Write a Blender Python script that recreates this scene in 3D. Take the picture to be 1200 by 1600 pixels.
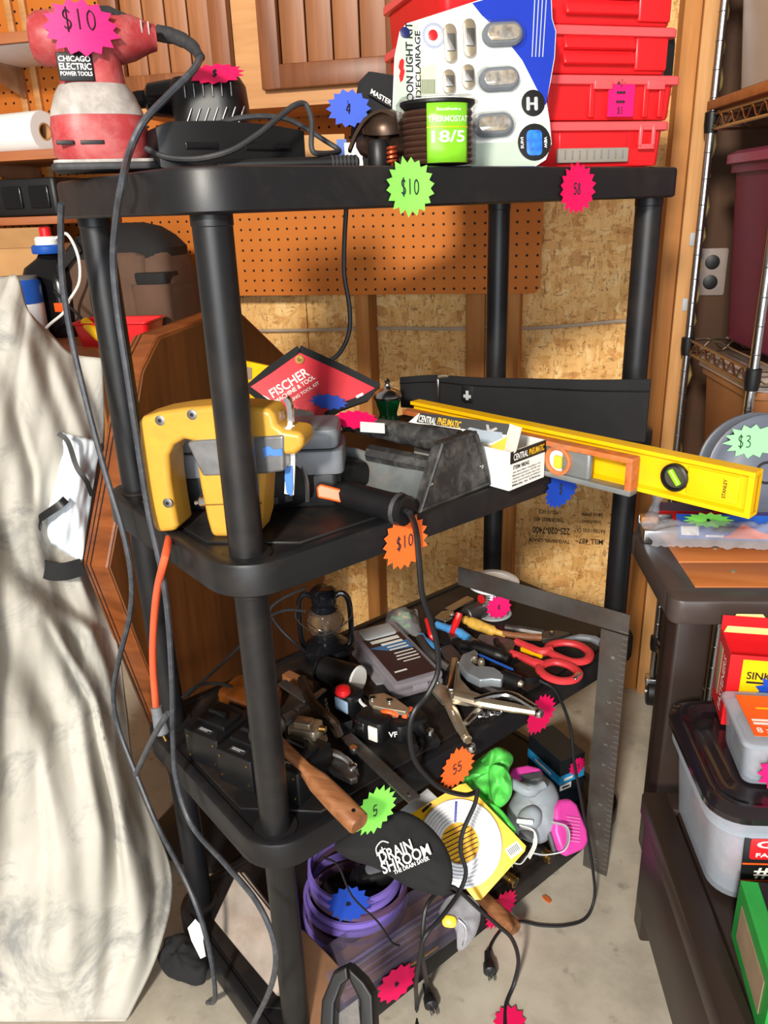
import bpy, bmesh, math, random
from mathutils import Vector, Matrix, noise
random.seed(7)
for o in list(bpy.data.objects): bpy.data.objects.remove(o)
SC = bpy.context.scene; COL = SC.collection
V = Vector; PI = math.pi
# ---------------------------------------------------------------- camera
CAM = V((0, 0, 1.291)); FPX = 1225.3
FW = V((-.236, .901, -.363)).normalized()
RT = V((.970, .241, -.033)); RT = (RT - FW * RT.dot(FW)).normalized()
UP = RT.cross(FW)
cd = bpy.data.cameras.new('camera'); co = bpy.data.objects.new('camera', cd); COL.objects.link(co)
cd.sensor_fit = 'VERTICAL'; cd.sensor_height = 36; cd.lens = FPX / 1600 * 36; cd.clip_start = .02
co.matrix_world = Matrix(((RT.x, UP.x, -FW.x, CAM.x), (RT.y, UP.y, -FW.y, CAM.y), (RT.z, UP.z, -FW.z, CAM.z), (0, 0, 0, 1)))
SC.camera = co
# ---------------------------------------------------------------- light
SC.view_settings.view_transform = 'Standard'; SC.view_settings.look = 'None'
SC.view_settings.gamma = 1; SC.view_settings.exposure = 0.0; SC.view_settings.use_curve_mapping = False
wd = bpy.data.worlds.new('world'); SC.world = wd; wd.use_nodes = True
wd.node_tree.nodes['Background'].inputs[0].default_value = (1.0, .88, .76, 1); wd.node_tree.nodes['Background'].inputs[1].default_value = .36
def area(name, loc, tgt, sx, sy, power, col):
    l = bpy.data.lights.new(name, 'AREA'); l.shape = 'RECTANGLE'; l.size = sx; l.size_y = sy; l.energy = power; l.color = col
    o = bpy.data.objects.new(name, l); COL.objects.link(o); o.location = loc
    o.rotation_euler = (V(tgt) - V(loc)).to_track_quat('-Z', 'Y').to_euler(); return o
area('ceiling_lamp', (-.35, -2.1, 2.42), (-.3, 1.5, .9), .3, .3, 180, (1, .93, .82))
area('garage_door_daylight', (.6, -4.2, 1.25), (-.2, 1.4, .7), 3.6, 2.1, 190, (.84, .92, 1))
# ---------------------------------------------------------------- picture helpers: where a sight line meets a real surface
def ray(x, y): return RT * ((x - 600) / FPX) + UP * ((800 - y) / FPX) + FW
def pz(x, y, z): d = ray(x, y); return CAM + d * ((z - CAM.z) / d.z)
def pY(x, y, Y): d = ray(x, y); return CAM + d * (Y / d.y)
def pd(x, y, t): return CAM + ray(x, y) * t
def ppl(x, y, o, n): d = ray(x, y); return CAM + d * ((V(o) - CAM).dot(n) / d.dot(n))
def depth(q): return (V(q) - CAM).dot(FW)
def mpp(q): return depth(q) / FPX
# ---------------------------------------------------------------- mesh helpers
def frame(o, x, up=(0, 0, 1)):
    x = V(x).normalized(); z = V(up); z = (z - x * z.dot(x)).normalized(); y = z.cross(x)
    return Matrix(((x.x, y.x, z.x, o[0]), (x.y, y.y, z.y, o[1]), (x.z, y.z, z.z, o[2]), (0, 0, 0, 1)))
def fpix(p, q, z):
    a = pz(*p, z); b = pz(*q, z); return frame(a, b - a), (b - a).length
def fxy(o, deg, tilt=None):
    M = Matrix.Translation(V(o)) @ Matrix.Rotation(math.radians(deg), 4, 'Z')
    return M @ tilt if tilt is not None else M
def RX(d): return Matrix.Rotation(math.radians(d), 4, 'X')
def RY(d): return Matrix.Rotation(math.radians(d), 4, 'Y')
def RZ(d): return Matrix.Rotation(math.radians(d), 4, 'Z')
def TR(x, y, z): return Matrix.Translation((x, y, z))
def rr(w, d, r, n=5):
    r = max(1e-5, min(r, w / 2 - 1e-5, d / 2 - 1e-5)); out = []
    for cx, cy, a0 in ((w/2-r, d/2-r, 0), (-w/2+r, d/2-r, 90), (-w/2+r, -d/2+r, 180), (w/2-r, -d/2+r, 270)):
        for k in range(n + 1):
            a = math.radians(a0 + 90 * k / n); out.append((cx + r * math.cos(a), cy + r * math.sin(a)))
    return out
def crom(pts, k=6, closed=False):
    P = [V(p) for p in pts]; n = len(P); out = []
    if n < 3: return P
    for i in range(n if closed else n - 1):
        a = P[(i-1) % n] if closed or i > 0 else P[0]*2 - P[1]
        b = P[i]; c = P[(i+1) % n]
        d = P[(i+2) % n] if closed or i < n - 2 else P[-1]*2 - P[-2]
        for j in range(k):
            t = j / k
            out.append(.5 * ((2*b) + (c-a)*t + (2*a-5*b+4*c-d)*t*t + (3*b-a-3*c+d)*t**3))
    if not closed: out.append(P[-1])
    return out
class MB:
    def __init__(s, M=None): s.v = []; s.f = []; s.M = M or Matrix()
    def at(s, M): s.M = M; return s
    def add(s, vs, fs):
        o = len(s.v); s.v += [s.M @ V(v) for v in vs]; s.f += [tuple(i + o for i in f) for f in fs]; return s
    def loft(s, loops, caps=(1, 1), closed=True):
        n = len(loops[0]); vs = [p for l in loops for p in l]; fs = []
        for i in range(len(loops) - 1):
            for j in range(n if closed else n - 1):
                a = i*n + j; b = i*n + (j+1) % n; fs.append((a, b, b + n, a + n))
        if closed:
            if caps[0]: fs.append(tuple(range(n - 1, -1, -1)))
            if caps[1]: fs.append(tuple((len(loops)-1)*n + k for k in range(n)))
        return s.add(vs, fs)
    def box(s, c, size, top=(1, 1)):
        x, y, z = size[0]/2, size[1]/2, size[2]/2; tx, ty = top
        return s.loft([[(c[0]+a*x, c[1]+b*y, c[2]-z) for a, b in ((-1,-1),(1,-1),(1,1),(-1,1))],
                       [(c[0]+a*x*tx, c[1]+b*y*ty, c[2]+z) for a, b in ((-1,-1),(1,-1),(1,1),(-1,1))]])
    def rbox(s, c, size, r=.01, ch=.002, n=4, top=1.):
        w, d, h = size; L = []
        for z, i, k in ((-h/2, ch, 1), (-h/2+ch*.3, ch*.3, 1), (-h/2+ch, 0, 1), (h/2-ch, 0, top), (h/2-ch*.3, ch*.3, top), (h/2, ch, top)):
            L.append([(c[0]+x*k, c[1]+y*k, c[2]+z) for x, y in rr(w-2*i, d-2*i, max(r-i, .0003), n)])
        return s.loft(L)
    def prism(s, poly, z0, z1, ch=0):
        if ch:
            cx = sum(p[0] for p in poly)/len(poly); cy = sum(p[1] for p in poly)/len(poly)
            R_ = max(math.hypot(p[0]-cx, p[1]-cy) for p in poly); k = 1 - ch/R_
            ins = [(cx+(p[0]-cx)*k, cy+(p[1]-cy)*k) for p in poly]
            return s.loft([[(x, y, z0) for x, y in ins], [(x, y, z0+ch) for x, y in poly], [(x, y, z1-ch) for x, y in poly], [(x, y, z1) for x, y in ins]])
        return s.loft([[(x, y, z0) for x, y in poly], [(x, y, z1) for x, y in poly]])
    def lathe(s, prof, n=20, M=None, caps=(1, 1)):
        M = M or Matrix()
        return s.loft([[M @ V((r*math.cos(2*PI*k/n), r*math.sin(2*PI*k/n), z)) for k in range(n)] for r, z in prof], caps)
    def cyl(s, a, b, r, r2=None, n=14, ch=0):
        a = V(a); b = V(b); d = b - a; L = d.length; q = d.to_track_quat('Z', 'Y').to_matrix().to_4x4(); q.translation = a
        r2 = r if r2 is None else r2
        pr = [(r-ch, 0), (r, ch), (r2, L-ch), (r2-ch, L)] if ch else [(r, 0), (r2, L)]
        return s.lathe(pr, n, q)
    def tube(s, pts, r, n=8, closed=False, flat=1., k=0):
        P = crom(pts, k, closed) if k else [V(p) for p in pts]
        m = len(P); L = []; t0 = None; nrm = None
        for i in range(m):
            a = P[i-1] if i or closed else P[i]; b = P[(i+1) % m] if i < m-1 or closed else P[i]
            t = (b - a).normalized()
            if nrm is None:
                nrm = t.cross(V((0, 0, 1))) if abs(t.z) < .95 else t.cross(V((1, 0, 0)))
                nrm.normalize()
            else:
                nrm = (nrm - t * nrm.dot(t)).normalized()
            bi = t.cross(nrm); ri = r[min(len(r)-1, int(i*len(r)/m))] if isinstance(r, (list, tuple)) else r
            L.append([P[i] + (nrm*math.cos(2*PI*j/n) + bi*(math.sin(2*PI*j/n)*flat))*ri for j in range(n)])
        if closed: L.append(L[0]); return s.loft(L, (0, 0))
        return s.loft(L)
    def strap(s, pts, w, t, up, k=0):
        """flat band along pts: width w across 'up' direction, thickness t"""
        P = crom(pts, k) if k else [V(p) for p in pts]; L = []
        U = [V(up)]*len(P) if not isinstance(up, list) else [V(up[min(len(up)-1, int(i*len(up)/len(P)))]) for i in range(len(P))]
        for i in range(len(P)):
            tg = (P[min(i+1, len(P)-1)] - P[max(i-1, 0)]).normalized(); u = (U[i] - tg*U[i].dot(tg)).normalized(); nn = tg.cross(u)
            L.append([P[i]+u*(w/2)+nn*(t/2), P[i]-u*(w/2)+nn*(t/2), P[i]-u*(w/2)-nn*(t/2), P[i]+u*(w/2)-nn*(t/2)])
        return s.loft(L)
    def grid(s, fn, nu, nv, thick=0):
        vs = [fn(i/nu, j/nv) for j in range(nv+1) for i in range(nu+1)]
        fs = [(j*(nu+1)+i, j*(nu+1)+i+1, (j+1)*(nu+1)+i+1, (j+1)*(nu+1)+i) for j in range(nv) for i in range(nu)]
        return s.add(vs, fs)
ORI = {}
def tag(o, label=None, cat=None, group=None, kind=None):
    if label: o['label'] = label
    if cat: o['category'] = cat
    if group: o['group'] = group
    if kind: o['kind'] = kind
    return o
def thing(name, label, cat, loc, group=None):
    o = bpy.data.objects.new(name, None); COL.objects.link(o); o.location = V(loc); o.empty_display_size = .02
    ORI[o.name] = V(loc); return tag(o, label, cat, group)
def mkobj(name, vs, fs, mat, parent, org, smooth=40):
    me = bpy.data.meshes.new(name); me.from_pydata([tuple(V(v) - org) for v in vs], [], fs)
    bm = bmesh.new(); bm.from_mesh(me); bmesh.ops.recalc_face_normals(bm, faces=bm.faces); bm.to_mesh(me); bm.free()
    if smooth:
        me.polygons.foreach_set('use_smooth', [True]*len(me.polygons))
        me.set_sharp_from_angle(angle=math.radians(smooth))
    me.materials.append(M_(mat) if isinstance(mat, str) else mat)
    o = bpy.data.objects.new(name, me); COL.objects.link(o)
    if parent is not None: o.parent = parent
    return o
def addbev(o, w):
    m = o.modifiers.new('bevel', 'BEVEL'); m.width = w; m.segments = 3; m.limit_method = 'ANGLE'; m.angle_limit = math.radians(40); m.use_clamp_overlap = True
    o.data.polygons.foreach_set('use_smooth', [True]*len(o.data.polygons)); o.data.set_sharp_from_angle(angle=math.radians(180)); m.harden_normals = False
    o.modifiers.new('wn', 'WEIGHTED_NORMAL')
def part(name, mb, mat, parent, label=None, smooth=40, kind=None, solid=0, bev=0):
    org = ORI[parent.name]; o = mkobj(name, mb.v, mb.f, mat, parent, org, smooth); ORI[o.name] = org
    if solid:
        m = o.modifiers.new('solid', 'SOLIDIFY'); m.thickness = solid; m.offset = 0
    if bev: addbev(o, bev)
    return tag(o, label, None, None, kind)
def solo(name, mb, mat, label=None, cat=None, group=None, kind=None, smooth=40, solid=0, bev=0):
    xs = [v.x for v in mb.v]; ys = [v.y for v in mb.v]; zs = [v.z for v in mb.v]
    org = V(((min(xs)+max(xs))/2, (min(ys)+max(ys))/2, min(zs)))
    o = mkobj(name, mb.v, mb.f, mat, None, org, smooth); o.location = org; ORI[o.name] = org
    if solid:
        m = o.modifiers.new('solid', 'SOLIDIFY'); m.thickness = solid; m.offset = 0
    if bev: addbev(o, bev)
    return tag(o, label, cat, group, kind)
_txt = {}
def textgeo(s, bold=False):
    key = (s, bold)
    if key not in _txt:
        cu = bpy.data.curves.new('t', 'FONT'); cu.body = s; cu.size = 1; cu.resolution_u = 3
        if bold: cu.offset = .018
        ob = bpy.data.objects.new('t', cu); me = bpy.data.meshes.new_from_object(ob)
        vs = [v.co.copy() for v in me.vertices]; fs = [tuple(p.vertices) for p in me.polygons]
        bpy.data.objects.remove(ob); bpy.data.curves.remove(cu); bpy.data.meshes.remove(me)
        x0 = min(v.x for v in vs); x1 = max(v.x for v in vs); y0 = min(v.y for v in vs); y1 = max(v.y for v in vs)
        _txt[key] = (vs, fs, x0, x1, y0, y1)
    return _txt[key]
def text(parent, s, M, w, h, mat, bold=True, name='lettering', up=.0006):
    """s fitted in a w x h box centred on M's origin, lying in M's xy plane"""
    vs, fs, x0, x1, y0, y1 = textgeo(s, bold); kx = w/(x1-x0); ky = h/(y1-y0)
    mb = MB(M); mb.add([((v.x-(x0+x1)/2)*kx, (v.y-(y0+y1)/2)*ky, up) for v in vs], fs)
    return part(name, mb, mat, parent, smooth=0)
def dash(parent, M, w, h, mat, up=.0006): return part('print_line', MB(M).box((0, 0, up), (w, h, .0003)), mat, parent, smooth=0)
STK = {'$': [[(.8,.85),(.5,1),(.2,.85),(.25,.6),(.75,.42),(.8,.18),(.5,0),(.15,.15)],[(.5,1.15),(.5,-.15)]],
 '1': [[(.5,1.05),(.5,0)]], '0': [[(.5,1),(.2,.75),(.2,.25),(.5,0),(.85,.25),(.85,.75),(.5,1)]],
 '5': [[(.85,1),(.3,1),(.25,.55),(.7,.6),(.85,.3),(.55,0),(.15,.1)]],
 '3': [[(.2,.95),(.7,1),(.75,.7),(.4,.55),(.85,.4),(.75,.05),(.2,0)]],
 '8': [[(.5,.55),(.2,.8),(.5,1),(.8,.8),(.5,.55),(.15,.25),(.5,0),(.85,.25),(.5,.55)]],
 '2': [[(.2,.8),(.5,1),(.8,.75),(.2,0),(.9,0)]], '4': [[(.7,0),(.7,1),(.15,.35),(.95,.35)]],
 '~': [[(.0,.2),(.2,.7),(.35,.2),(.5,.7),(.7,.2),(.85,.6),(1.,.3)]], '-': [[(.1,.5),(.9,.5)]]}
def hand(parent, s, M, h, cx=0, cy=0, mat='ink', r=.0009, zf=None):
    mb = MB(M); w = h*.62; x = cx - len(s)*w/2
    for ch in s:
        for pl in STK.get(ch, []):
            pts = crom([V((x+a*w*.85, cy+(b-.5)*h, 0)) for a, b in pl], 4)
            for p in pts: p.z = (zf(p.x, p.y) if zf else 0) + .0007
            mb.tube(pts, r, 4)
        x += w
    if mb.v: part('handwriting', mb, mat, parent, smooth=0)
def sticker(parent, M, w, h, mat, txt=None, th=.018, n=18, curl=0., rot=0, tx=0, ty=0, name='price_sticker', label=None, seed=1, depth=.2):
    """paper starburst price tag in M's xy plane, printed side +z"""
    rnd = random.Random(seed); mb = MB(M)
    zf = lambda x, y: curl*(abs(x)/(w/2))**2*.01 + .0006
    ring = []
    for k in range(2*n):
        a = rot + PI*k/n; q = (1 if k % 2 == 0 else 1-depth) * (1 + rnd.uniform(-.04, .04))
        ring.append((w/2*q*math.cos(a), h/2*q*math.sin(a)))
    mid = [(x*.5, y*.5) for x, y in ring]
    vs = [(0, 0, zf(0, 0))] + [(x, y, zf(x, y)) for x, y in mid] + [(x, y, zf(x, y)) for x, y in ring]
    m = 2*n; fs = [(0, 1+k, 1+(k+1) % m) for k in range(m)] + [(1+k, 1+m+k, 1+m+(k+1) % m, 1+(k+1) % m) for k in range(m)]
    lo = len(vs); vs2 = vs + [(x, y, z-.0005) for x, y, z in vs]
    fs2 = fs + [tuple(i+lo for i in reversed(f)) for f in fs] + [(1+m+k, lo+1+m+k, lo+1+m+(k+1) % m, 1+m+(k+1) % m) for k in range(m)]
    mb.add(vs2, fs2); o = part(name, mb, mat, parent, label)
    if txt: hand(o, txt, M, th, tx, ty, zf=zf)
    return o
def flat(pxs, z, th):
    P = [pz(x, y, z+th) for x, y in pxs]; mb = MB()
    return mb.loft([[V((p.x, p.y, z)) for p in P], [V((p.x, p.y, z+th)) for p in P]])
def onpl(pxs, o, n): return [ppl(x, y, o, n) for x, y in pxs]
def slab(pxs, o, n, t0, t1):
    """solid plate: outline where sight lines meet the plane (o, n), thickness from t0 to t1 along n"""
    P = onpl(pxs, o, n); n = V(n); return MB().loft([[p+n*t0 for p in P], [p+n*t1 for p in P]])
def barp(p, q, z, w, h, r=.003, ch=.001, zo=0):
    M, L = fpix(p, q, z); return MB(M).rbox((L/2, 0, h/2+zo), (L, w, h), r, ch)
def tubp(pts, r, n=8, k=5): return MB().tube([pz(*p) for p in pts], r, n, k=k)
# ---------------------------------------------------------------- materials
def lin(c):
    c = [x/255 for x in c]; return tuple((x/12.92 if x <= .04045 else ((x+.055)/1.055)**2.4) for x in c) + (1,)
_M = {}
DEF = {}
def defm(name, *a, **k): DEF[name] = (a, k)
def M_(name):
    if name not in _M: a, k = DEF[name]; _M[name] = pm(name, *a, **k)
    return _M[name]
def nodes(name):
    m = bpy.data.materials.new(name); m.use_nodes = True; nt = m.node_tree; b = nt.nodes['Principled BSDF']; return m, nt, b
def N(nt, t, **k):
    n = nt.nodes.new(t)
    for a, b in k.items(): setattr(n, a, b)
    return n
def ramp(nt, src, stops, interp='LINEAR'):
    r = N(nt, 'ShaderNodeValToRGB'); r.color_ramp.interpolation = interp; e = r.color_ramp.elements
    while len(e) < len(stops): e.new(.5)
    for i, (p, c) in enumerate(stops): e[i].position = p; e[i].color = c if len(c) == 4 else lin(c)
    nt.links.new(src, r.inputs[0]); return r.outputs[0]
def coord(nt, scale=(1, 1, 1), rot=(0, 0, 0)):
    t = N(nt, 'ShaderNodeTexCoord'); mp = N(nt, 'ShaderNodeMapping'); mp.inputs['Scale'].default_value = scale; mp.inputs['Rotation'].default_value = rot
    nt.links.new(t.outputs['Object'], mp.inputs[0]); return mp.outputs[0]
def tex(nt, vec, scale, detail=4, rough=.55, dist=0):
    n = N(nt, 'ShaderNodeTexNoise'); n.inputs['Scale'].default_value = scale; n.inputs['Detail'].default_value = detail
    n.inputs['Roughness'].default_value = rough; n.inputs['Distortion'].default_value = dist; nt.links.new(vec, n.inputs[0]); return n.outputs[0]
def mixc(nt, fac, a, b, mode='MIX'):
    m = N(nt, 'ShaderNodeMix', data_type='RGBA', blend_type=mode)
    for s, i in ((fac, 0), (a, 6), (b, 7)):
        if hasattr(s, 'links'): nt.links.new(s, m.inputs[i])
        else: m.inputs[i].default_value = s
    return m.outputs[2]
def bump(nt, b, h, strength=.3, dist=.002):
    n = N(nt, 'ShaderNodeBump'); n.inputs['Strength'].default_value = strength; n.inputs['Distance'].default_value = dist
    nt.links.new(h, n.inputs['Height']); nt.links.new(n.outputs[0], b.inputs['Normal'])
def pm(name, col, rough=.5, metal=0, var=.12, vs=25, dirt=None, ds=18, da=.5, bmp=0, bs=200, trans=0, alpha=1, coat=0, ior=1.45, emit=0):
    m, nt, b = nodes(name); vec = coord(nt); c = lin(col)
    out = ramp(nt, tex(nt, vec, vs, 5), [(.3, tuple(x*(1-var) for x in c[:3])+(1,)), (.7, tuple(min(1, x*(1+var)) for x in c[:3])+(1,))])
    if dirt:
        fac = ramp(nt, tex(nt, vec, ds, 6, .7, .4), [(.5-.1*da, (0, 0, 0, 1)), (.72, (da, da, da, 1))]); out = mixc(nt, fac, out, lin(dirt))
    nt.links.new(out, b.inputs['Base Color']); b.inputs['Roughness'].default_value = rough; b.inputs['Metallic'].default_value = metal
    b.inputs['IOR'].default_value = ior; b.inputs['Transmission Weight'].default_value = trans; b.inputs['Alpha'].default_value = alpha; b.inputs['Coat Weight'].default_value = coat
    if bmp: bump(nt, b, tex(nt, vec, bs, 3), bmp, .001)
    return m
def wood(name, a, b_, c, scale=(3, 60, 60), rough=.45, dark=None):
    m, nt, b = nodes(name); vec = coord(nt, scale)
    t = tex(nt, vec, 1, 5, .6, .6); out = ramp(nt, t, [(.25, a), (.5, b_), (.75, c)])
    big = tex(nt, coord(nt, (2, 2, 2)), 1.5, 2); out = mixc(nt, ramp(nt, big, [(.4, (0, 0, 0, 1)), (.7, (.35, .35, .35, 1))]), out, lin(a))
    nt.links.new(out, b.inputs['Base Color']); b.inputs['Roughness'].default_value = rough; bump(nt, b, t, .12, .001); _M[name] = m; return m
# colours ---------------------------------------------------------------
defm('black_resin', (21, 21, 24), .42, var=.12, vs=9, dirt=(86, 74, 62), ds=7, da=.16, bmp=.05, bs=500)
defm('resin_top', (24, 23, 24), .5, var=.2, vs=12, dirt=(92, 70, 52), ds=6, da=.3)
defm('stencil', (62, 44, 28), .9); defm('ink', (30, 22, 40), .8)
defm('black', (17, 17, 19), .45, var=.2); defm('black_gloss', (16, 16, 18), .2, var=.1); defm('black_cloth', (28, 28, 30), .9, bmp=.3, bs=900)
defm('dark_rubber', (44, 44, 47), .6, var=.15, dirt=(96, 92, 90), ds=40, da=.3)
defm('cord_black', (30, 30, 33), .45, var=.2); defm('cord_grey', (58, 61, 68), .45, var=.2, dirt=(120, 120, 122), ds=60, da=.3)
defm('white', (236, 236, 232), .5, var=.03); defm('white_gloss', (232, 234, 238), .25, var=.03); defm('paper', (228, 226, 216), .8, var=.04)
defm('chrome', (205, 208, 212), .22, 1, var=.08); defm('steel', (150, 150, 150), .38, 1, var=.2, dirt=(96, 70, 50), ds=30, da=.35)
defm('worn_steel', (112, 110, 108), .5, .9, var=.25, dirt=(84, 60, 44), ds=25, da=.5)
defm('nickel', (186, 172, 150), .32, .75, var=.15); defm('brass', (182, 146, 84), .3, 1, var=.15)
defm('pink', (236, 6, 104), .6, var=.02); defm('hot_pink', (228, 4, 86), .6, var=.02); defm('neon_green', (142, 246, 96), .6, var=.02)
defm('mint', (150, 245, 160), .6, var=.02); defm('blue_paper', (14, 66, 178), .6, var=.03); defm('orange_paper', (255, 112, 44), .6, var=.02)
defm('red', (214, 28, 34), .35, var=.05); defm('red_lid', (236, 84, 88), .3, var=.04); defm('blue', (30, 84, 176), .4); defm('yellow', (246, 190, 8), .35, var=.04, dirt=(190, 150, 70), ds=12, da=.25)
defm('orange', (238, 92, 30), .4); defm('green', (60, 170, 70), .5); defm('grey', (110, 114, 120), .45); defm('light_grey', (176, 180, 184), .5)
defm('cardboard', (188, 142, 92), .85, var=.1, vs=12); defm('pine', (186, 124, 66), .7)
defm('clear', (235, 238, 242), .08, var=.01, trans=1, ior=1.15, alpha=.35)
defm('clear_bag', (196, 196, 202), .2, var=.1, vs=30, trans=.25, ior=1.2, alpha=.5, bmp=.5, bs=70)
wood('stud_wood', (150, 92, 36), (176, 114, 50), (196, 134, 70), (40, 40, 3), .7)
wood('stud_pale', (176, 122, 66), (198, 144, 86), (210, 158, 100), (40, 40, 3), .7)
wood('cab_frame', (166, 112, 60), (190, 134, 78), (204, 150, 94), (3, 40, 40), .5)
wood('cab_door', (96, 52, 24), (124, 70, 34), (148, 88, 46), (46, 46, 3), .45)
wood('cab_plank', (120, 72, 38), (150, 94, 54), (170, 112, 68), (46, 46, 3), .45)
wood('oct_wood', (92, 46, 18), (128, 68, 30), (150, 84, 40), (4, 30, 30), .35)
wood('oct_face', (78, 42, 16), (100, 56, 22), (116, 66, 28), (40, 40, 3), .4)
wood('shelf_board', (140, 74, 34), (166, 94, 48), (180, 112, 62), (3, 40, 40), .5)
wood('handle_wood', (112, 66, 36), (148, 96, 58), (176, 126, 86), (12, 90, 90), .55)
wood('slat_wood', (176, 98, 44), (196, 114, 54), (208, 128, 66), (3, 30, 30), .5)
def osb():
    m, nt, b = nodes('osb'); cl = []
    wv = N(nt, 'ShaderNodeVectorMath', operation='MULTIPLY_ADD'); n0 = N(nt, 'ShaderNodeTexNoise'); n0.inputs['Scale'].default_value = 14; nt.links.new(coord(nt), n0.inputs[0])
    nt.links.new(n0.outputs['Color'], wv.inputs[0]); wv.inputs[1].default_value = (.05, .05, .05); nt.links.new(coord(nt), wv.inputs[2])
    for i, (sc, rot) in enumerate((((24, 24, 52), (0, .5, 0)), ((56, 30, 22), (0, -.35, 0)), ((30, 30, 66), (0, 1.2, 0)))):
        v = N(nt, 'ShaderNodeTexVoronoi'); v.inputs['Scale'].default_value = 1; mp = N(nt, 'ShaderNodeMapping'); mp.inputs['Scale'].default_value = sc; mp.inputs['Rotation'].default_value = rot
        nt.links.new(wv.outputs[0], mp.inputs[0]); nt.links.new(mp.outputs[0], v.inputs[0]); s_ = N(nt, 'ShaderNodeSeparateColor'); nt.links.new(v.outputs['Color'], s_.inputs[0]); cl.append(s_.outputs[0])
    sel = ramp(nt, tex(nt, coord(nt), 16, 3), [(.46, (0, 0, 0, 1)), (.5, (1, 1, 1, 1))]); a = mixc(nt, sel, cl[0], cl[1])
    sel2 = ramp(nt, tex(nt, coord(nt, (1, 1, 1.3), (.3, .2, 0)), 20, 3), [(.55, (0, 0, 0, 1)), (.6, (1, 1, 1, 1))]); a = mixc(nt, sel2, a, cl[2])
    out = ramp(nt, a, [(0, (196, 134, 66)), (.12, (218, 162, 88)), (.4, (234, 182, 108)), (.8, (240, 192, 120)), (1, (246, 210, 146))])
    for sc, rot, thr in (((150, 60, 34), (0, .7, 0), .635), ((40, 60, 150), (0, .35, 0), .64), ((120, 60, 60), (0, -.6, 0), .645)):
        fl = tex(nt, coord(nt, sc, rot), 1, 3, .6, .8); out = mixc(nt, ramp(nt, fl, [(thr-.03, (0, 0, 0, 1)), (thr+.02, (.7, .7, .7, 1))]), out, lin((112, 66, 28)))
    g = tex(nt, coord(nt, (90, 90, 14)), 1, 3); out = mixc(nt, .2, out, ramp(nt, g, [(.3, (176, 116, 56)), (.7, (248, 212, 150))]))
    nt.links.new(out, b.inputs['Base Color']); b.inputs['Roughness'].default_value = .75; bump(nt, b, a, .2, .0015); _M['osb'] = m
osb()
def pegmat():
    m, nt, b = nodes('pegboard'); t = N(nt, 'ShaderNodeTexCoord'); s = N(nt, 'ShaderNodeSeparateXYZ'); nt.links.new(t.outputs['Object'], s.inputs[0])
    def mm(op, x, y=None):
        n = N(nt, 'ShaderNodeMath', operation=op)
        for i, q in enumerate((x, y)):
            if q is None: continue
            if hasattr(q, 'links'): nt.links.new(q, n.inputs[i])
            else: n.inputs[i].default_value = q
        return n.outputs[0]
    d = []
    for ax in (0, 2): q = mm('SUBTRACT', mm('FRACT', mm('MULTIPLY', s.outputs[ax], 1/.0254)), .5); d.append(mm('MULTIPLY', q, q))
    hole = mm('LESS_THAN', mm('SQRT', mm('ADD', d[0], d[1])), .125)
    base = ramp(nt, tex(nt, coord(nt), 3, 3), [(.3, (180, 98, 32)), (.7, (196, 114, 42))])
    out = mixc(nt, hole, base, lin((30, 14, 4))); nt.links.new(out, b.inputs['Base Color']); b.inputs['Roughness'].default_value = .6; b.inputs['Specular IOR Level'].default_value = .2; _M['pegboard'] = m
pegmat()
def concrete():
    m, nt, b = nodes('concrete'); v = coord(nt)
    out = ramp(nt, tex(nt, v, 5, 8, .65), [(.3, (150, 142, 128)), (.55, (186, 178, 162)), (.8, (204, 197, 182))])
    out = mixc(nt, ramp(nt, tex(nt, v, 28, 4), [(.62, (0, 0, 0, 1)), (.75, (.5, .5, .5, 1))]), out, lin((112, 102, 90)))
    vo = N(nt, 'ShaderNodeTexVoronoi'); vo.inputs['Scale'].default_value = 7; nt.links.new(v, vo.inputs[0])
    out = mixc(nt, ramp(nt, vo.outputs['Distance'], [(.05, (.75, .75, .75, 1)), (.11, (0, 0, 0, 1))]), out, lin((96, 84, 72)))
    nt.links.new(out, b.inputs['Base Color']); b.inputs['Roughness'].default_value = .7; bump(nt, b, tex(nt, v, 60, 5), .15, .002); _M['concrete'] = m
concrete()
def canvas():
    m, nt, b = nodes('canvas'); v = coord(nt)
    out = ramp(nt, tex(nt, v, 7, 5), [(.3, (174, 170, 160)), (.7, (194, 190, 180))])
    out = mixc(nt, ramp(nt, tex(nt, v, 5, 6, .7, .8), [(.52, (0, 0, 0, 1)), (.66, (.75, .75, .75, 1))]), out, lin((110, 112, 114)))
    out = mixc(nt, ramp(nt, tex(nt, coord(nt, (1, 1, .4)), 11, 6, .7, .5), [(.6, (0, 0, 0, 1)), (.75, (.6, .6, .6, 1))]), out, lin((134, 128, 120)))
    nt.links.new(out, b.inputs['Base Color']); b.inputs['Roughness'].default_value = .85; bump(nt, b, tex(nt, v, 40, 5), .2, .003); _M['canvas'] = m
canvas()
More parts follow.
